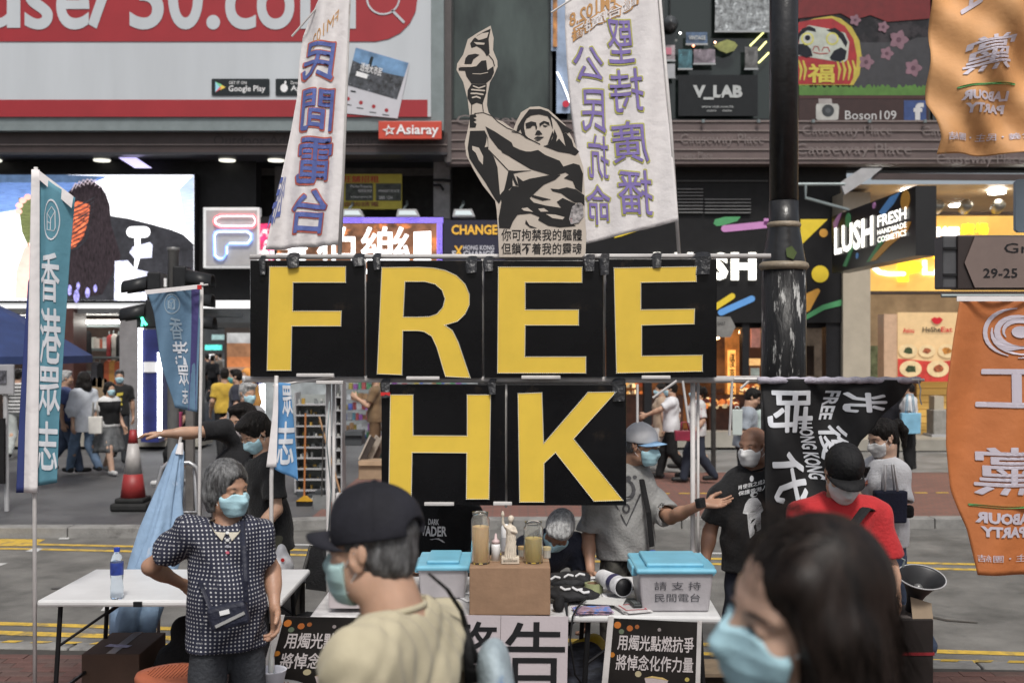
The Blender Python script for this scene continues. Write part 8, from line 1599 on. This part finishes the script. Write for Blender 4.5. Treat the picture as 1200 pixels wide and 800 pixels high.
for (px, py, ci), pl in zip(slots, wh):
    Y = 24.2 if py < 415 else 23.6; hh = 34 if py < 415 else (30 if py < 435 else 52); c = P(px, py, Y); t = thing('hanging_garment', '%s garment hanging at %s in the clothes shop' % (cols[ci][1], pl), 'garment', P(px, py + hh, Y), 0, 'garments on the clothes shop rails')
    b = B(); k = Y / F; b.prism([(px - 1, py), (px + 1, py), (px + 3.6, py + 3), (px + 4, py + hh), (px - 3.6, py + hh), (px - 3.4, py + 3)], ppx(Y), -.3, 0); b.build('cloth', mat('garment%d' % ci, cols[ci][0], .8, var=.4, vs=5), t, bevel=.02)
    B().tube([P(px, py, Y + .15), P(px, py - 4, Y + .15)], .012, 5).build('hanger_hook', M_grey, t)
t = thing('clothes_rails', 'steel rails carrying the garments in the clothes shop', 'clothes rail', (P(120, 0, 24).x, 24.3, 0))
for y, Y, x0, x1 in ((382, 24.35, 84, 160), (419, 23.75, 100, 160), (436, 23.75, 100, 160)): B().tube([P(x0, y, Y), P(x1, y, Y)], .03, 6).build('rail', M_grey, t)
for x in (84, 160): B().tube([P(x, 375, 24.35), (P(x, 0, 24.35).x, 24.35, 0)], .03, 6).build('upright', M_grey, t)
t = thing('wall_display', 'lit shelf of packets and bags high in the clothes shop', 'shelf', P(118, 412, 25.5)); B().pbox(98, 408, 130, 411, 25.2, .4).build('shelf', M_grey, t)
for i, (x0, x1, c_) in enumerate(((104, 109, (.5, .5, .45)), (110, 116, (.5, .45, .4)), (117, 119, (.4, .1, .05)), (120, 126, (.55, .53, .5)), (99, 103, (.3, .3, .3)))): B().pbox(x0, 395 + i % 3, x1, 408, 25.25, .2).build('packet', mat('packet%d' % i, c_, .5, var=.3, vs=6, emit=.25), t)
ms = thing('household_shop', 'bright household goods shop seen through the frame between flag and panels', 'shop', P(400, 525, 24))
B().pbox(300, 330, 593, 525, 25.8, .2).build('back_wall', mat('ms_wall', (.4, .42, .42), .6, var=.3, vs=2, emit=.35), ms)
B().pbox(300, 330, 593, 440, 22.6, .3).build('upper_front', M_dark, ms); B().pbox(578, 430, 600, 526, 22.4, .5).build('side_pillar', M_lgrey, ms)
B().pbox(302, 443, 560, 446, 24.5, .2).build('ceiling_tube', M_lampc, ms); B().pbox(303, 450, 309, 492, 22.5, .12).build('light_strip', M_lampc, ms); B().pbox(294, 440, 303, 526, 22.4, .4).build('entry_panel', mat('navy_panel'), ms)
for y in (456, 468, 480, 492, 504): B().pbox(398, y, 590, y + 1.4, 25.2, .5).build('shelf', M_lgrey, ms)
gm = [mat('goods%d' % i, c, .5, var=.2, emit=.12) for i, c in enumerate(((.5, .5, .5), (.5, .4, .1), (.1, .3, .15), (.1, .15, .45), (.4, .08, .08), (.3, .1, .35), (.15, .35, .45), (.35, .2, .1)))]
b = B()
for y in (456, 468, 480, 492, 504, 516):
    x = 398
    while x < 588: wd = random.uniform(2.5, 6); hh = random.uniform(5, 10); b.pbox(x, y - hh, x + wd, y, 25.15 + random.random() * .2, .15, random.randrange(8)); x += wd + random.uniform(.2, 1.5)
tag(b.build('packaged_goods', gm, ms), kind='stuff')
def rack(label, x0, x1, y0, y1, Y, n, seed):
    t = thing('wire_rack', label, 'rack', P((x0 + x1) / 2, y1, Y)); B().pbox(x0, y0, x1, y1, Y + .35, .03).build('back_panel', mat('rack_grey', (.3, .32, .31), .5, .2, var=.15, vs=4), t)
    for x in (x0, x1 - 1.6): B().pbox(x, y0 - 2, x + 1.6, y1 + 2, Y, .38).build('side_post', M_lgrey, t)
    r = random.Random(seed)
    for i in range(n):
        y = y0 + (i + 1) * (y1 - y0) / n; B().pbox(x0 + 1.6, y - 1, x1 - 1.6, y + .4, Y, .34).build('shelf', M_lgrey, t)
    b = B()
    for i in range(n):
        y = y0 + (i + 1) * (y1 - y0) / n
        for k in range(9):
            x = x0 + 3 + r.random() * (x1 - x0 - 9); b.pbox(x, y - 2 - r.random() * 6, x + 1 + r.random() * 3, y - 1, Y + .05 + r.random() * .2, .05, r.randrange(4))
    tag(b.build('small_goods', [mat('sg0', (.45, .45, .43), .4, var=.2), mat('sg1', (.15, .16, .16), .4, var=.2), mat('sg2', (.45, .28, .05), .5, var=.2), mat('sg3', (.28, .3, .3), .3, .4, var=.2)], t), kind='stuff')
rack('grey shelf rack of hanging tools beyond the broom', 345, 383, 462, 575, 15.6, 9, 1); rack('narrow grey pegboard rack between the frame poles', 392, 401, 450, 575, 15.4, 8, 2)
t = thing('broom', 'broom with long orange handle and yellow head upright before the shelf rack', 'broom', P(357, 592, 14.6)); B().tube([P(358, 484, 14.6), P(356.5, 583, 14.6)], .013, 8).build('handle', mat('handle_orange', (.4, .15, .05), .5, var=.1), t); B().prism([(355, 581), (359, 581), (366, 587), (347, 587)], ppx(14.55), -.05, .02).build('head', mat('head_yellow', (.55, .3, .02), .5, var=.1), t); B().prism([(347, 587), (366, 587), (365, 594), (348, 594)], ppx(14.56), -.05, .02).build('bristles', BLKC, t)
t = thing('broom', 'second broom handle leaning to the right behind the frame pole', 'broom', P(397, 592, 14.8)); B().tube([P(374, 488, 14.9), P(399, 578, 14.7)], .013, 8).build('handle', mat('handle_wood', (.35, .2, .1), .5, var=.1), t); B().prism([(395, 577), (402, 577), (405, 592), (393, 592)], ppx(14.7), -.03, .03).build('bristles', WHITE, t)
t = thing('dustpan', 'grey metal dustpan on the ground beside the broom head', 'dustpan', P(374, 598, 14.3)); B().prism([(366, 580), (384, 580), (387, 599), (368, 599)], ppx(14.3), -.02, 0).build('pan', mat('pan_grey', (.25, .26, .26), .4, .4, var=.2), t); B().tube([P(377, 581, 14.3), P(379, 500, 14.5)], .01, 6).build('handle', M_iron, t)
for k, (x0, y0, x1, y1, Y, c_, lab) in enumerate(((420, 540, 452, 562, 14.4, (.32, .22, .14), 'open brown carton with flaps behind the frame'), (404, 505, 424, 522, 15.2, (.05, .055, .06), 'dark plastic crate in front of the household shelves'), (576, 520, 600, 548, 14.6, (.3, .2, .13), 'brown carton glimpsed between the H and K panels'))):
    t = thing('carton', lab, 'box', P((x0 + x1) / 2, y1, Y)); B().pbox(x0, y0, x1, y1, Y, .35).build('body', mat('carton%d' % k, c_, .8, var=.15), t, bevel=.01)
    B().prism([(x0, y0), (x1, y0), (x1 + 1, y0 + 5), (x0 + 1, y0 + 5)], ppx(Y - .01), 0, .03).build('flap', mat('cartonf%d' % k, tuple(q * 1.3 for q in c_), .8, var=.1), t)
for i in range(4):
    x = 421 + i * 7; t = thing('flattened_carton', ('dark framed board leaning leftmost over the carton', 'thin pale board leaning second over the carton', 'brown board leaning third over the carton', 'greenish board leaning rightmost over the carton')[i], 'board', P(x, 545, 14.9))
    B().prism([(x, 538), (x + 6, 542), (x + 19, 515), (x + 13, 510)], ppx(14.6 + .12 * i), -.04, 0).build('board', mat('lean%d' % i, ((.04, .03, .025), (.35, .3, .25), (.12, .08, .06), (.1, .14, .12))[i], .7, var=.2), t); B().prism([(x - 1.2, 537.5), (x + .2, 538.5), (x + 13.5, 510.5), (x + 12, 509.5)], ppx(14.59 + .12 * i), -.05, .01).build('edge_strip', mat('lean_edge', (.4, .35, .3), .7, var=.1), t)
t = thing('goods_pile', 'low heap of dark goods on the pavement below the racks', 'goods', P(420, 600, 14)); b = B()
r = random.Random(5)
for i in range(26): x = 345 + r.random() * 110; y = 585 + r.random() * 10; b.pbox(x, y - 4 - r.random() * 9, x + 4 + r.random() * 8, y, 14.9 + r.random() * .6, .2, r.randrange(3))
tag(b.build('mixed_goods', [mat('mg0', (.04, .045, .05), .6), mat('mg1', (.15, .15, .16), .6), mat('mg2', (.3, .3, .3), .6)], t), kind='stuff')
def cable(label, pts, r=.005, m=BLKC, nm='cable'): b = B(); b.tube(pts, r, 6); o = b.build(nm, m, None, smooth=True); tag(o, label, 'cable'); return o
cable('thin black cable trailing over the front edge of the right table', [P(688, 700, 5.7), P(676, 712, 5.52), P(671, 722, 5.46), P(668, 750, 5.45), P(674, 790, 5.5), P(690, 812, 5.6)])
cable('black cable looped between the white table poles behind the tape roll', [Vector((x, y, TZ + .006)) for x, y in ((.42, 6.3), (.5, 6.34), (.6, 6.25), (.66, 6.1), (.6, 6.0), (.52, 6.05), (.5, 6.2))])
cable('grey cord hanging from the frame down to the black rucksack', [P(386, 470, 6.55), P(383, 520, 6.56), P(388, 575, 6.54), P(384, 640, 6.56)], .004, M_grey)
blob('black_bag', 'square black equipment bag on the ground under the centre table, right side', 'bag', 684, 6.0, 0, [((0, 0, .14), (.16, .12, .15)), ((.04, 0, .26), (.1, .07, .05))], BLKC, .012, .008, 28)
blob('black_bag', 'black holdall on the ground beneath the donation box', 'bag', 765, 6.1, 0, [((0, 0, .13), (.24, .13, .14)), ((-.08, 0, .24), (.06, .05, .05))], BLKC, .014, .008, 24)
blob('plastic_bag', 'crumpled grey blue plastic bag beside the slatted stack', 'bag', 715, 5.9, 0, [((0, 0, .3), (.1, .1, .12)), ((-.05, 0, .38), (.07, .06, .08))], mat('bag_greyblue', (.12, .15, .22), .35, var=.3, bump=.5, bs=16), .01, .01, 36)
for i, (x, y, z, s_, lab) in enumerate(((.55, 5.9, .008, (.16, .11), 'loose white sheet under the rolled paper'), (.36, 6.25, .004, (.2, .14), 'white sheet sticking out behind the folded shirts'), (-.2, 5.9, .004, (.15, .2), 'white paper lying left of the carton'))):
    t = thing('paper_sheet', lab, 'paper', (x, y, TZ + z), .2 * i); B().box((0, 0, 0), (s_[0], s_[1], .0015)).build('sheet', WHITE, t, local=True); b = B()
    for k in range(5): b.box((-.01, s_[1] * (.3 - .13 * k), .0012), (s_[0] * .6, .004, .0008))
    tag(b.build('print_line', mat('ink_grey'), t, local=True), kind='stuff')
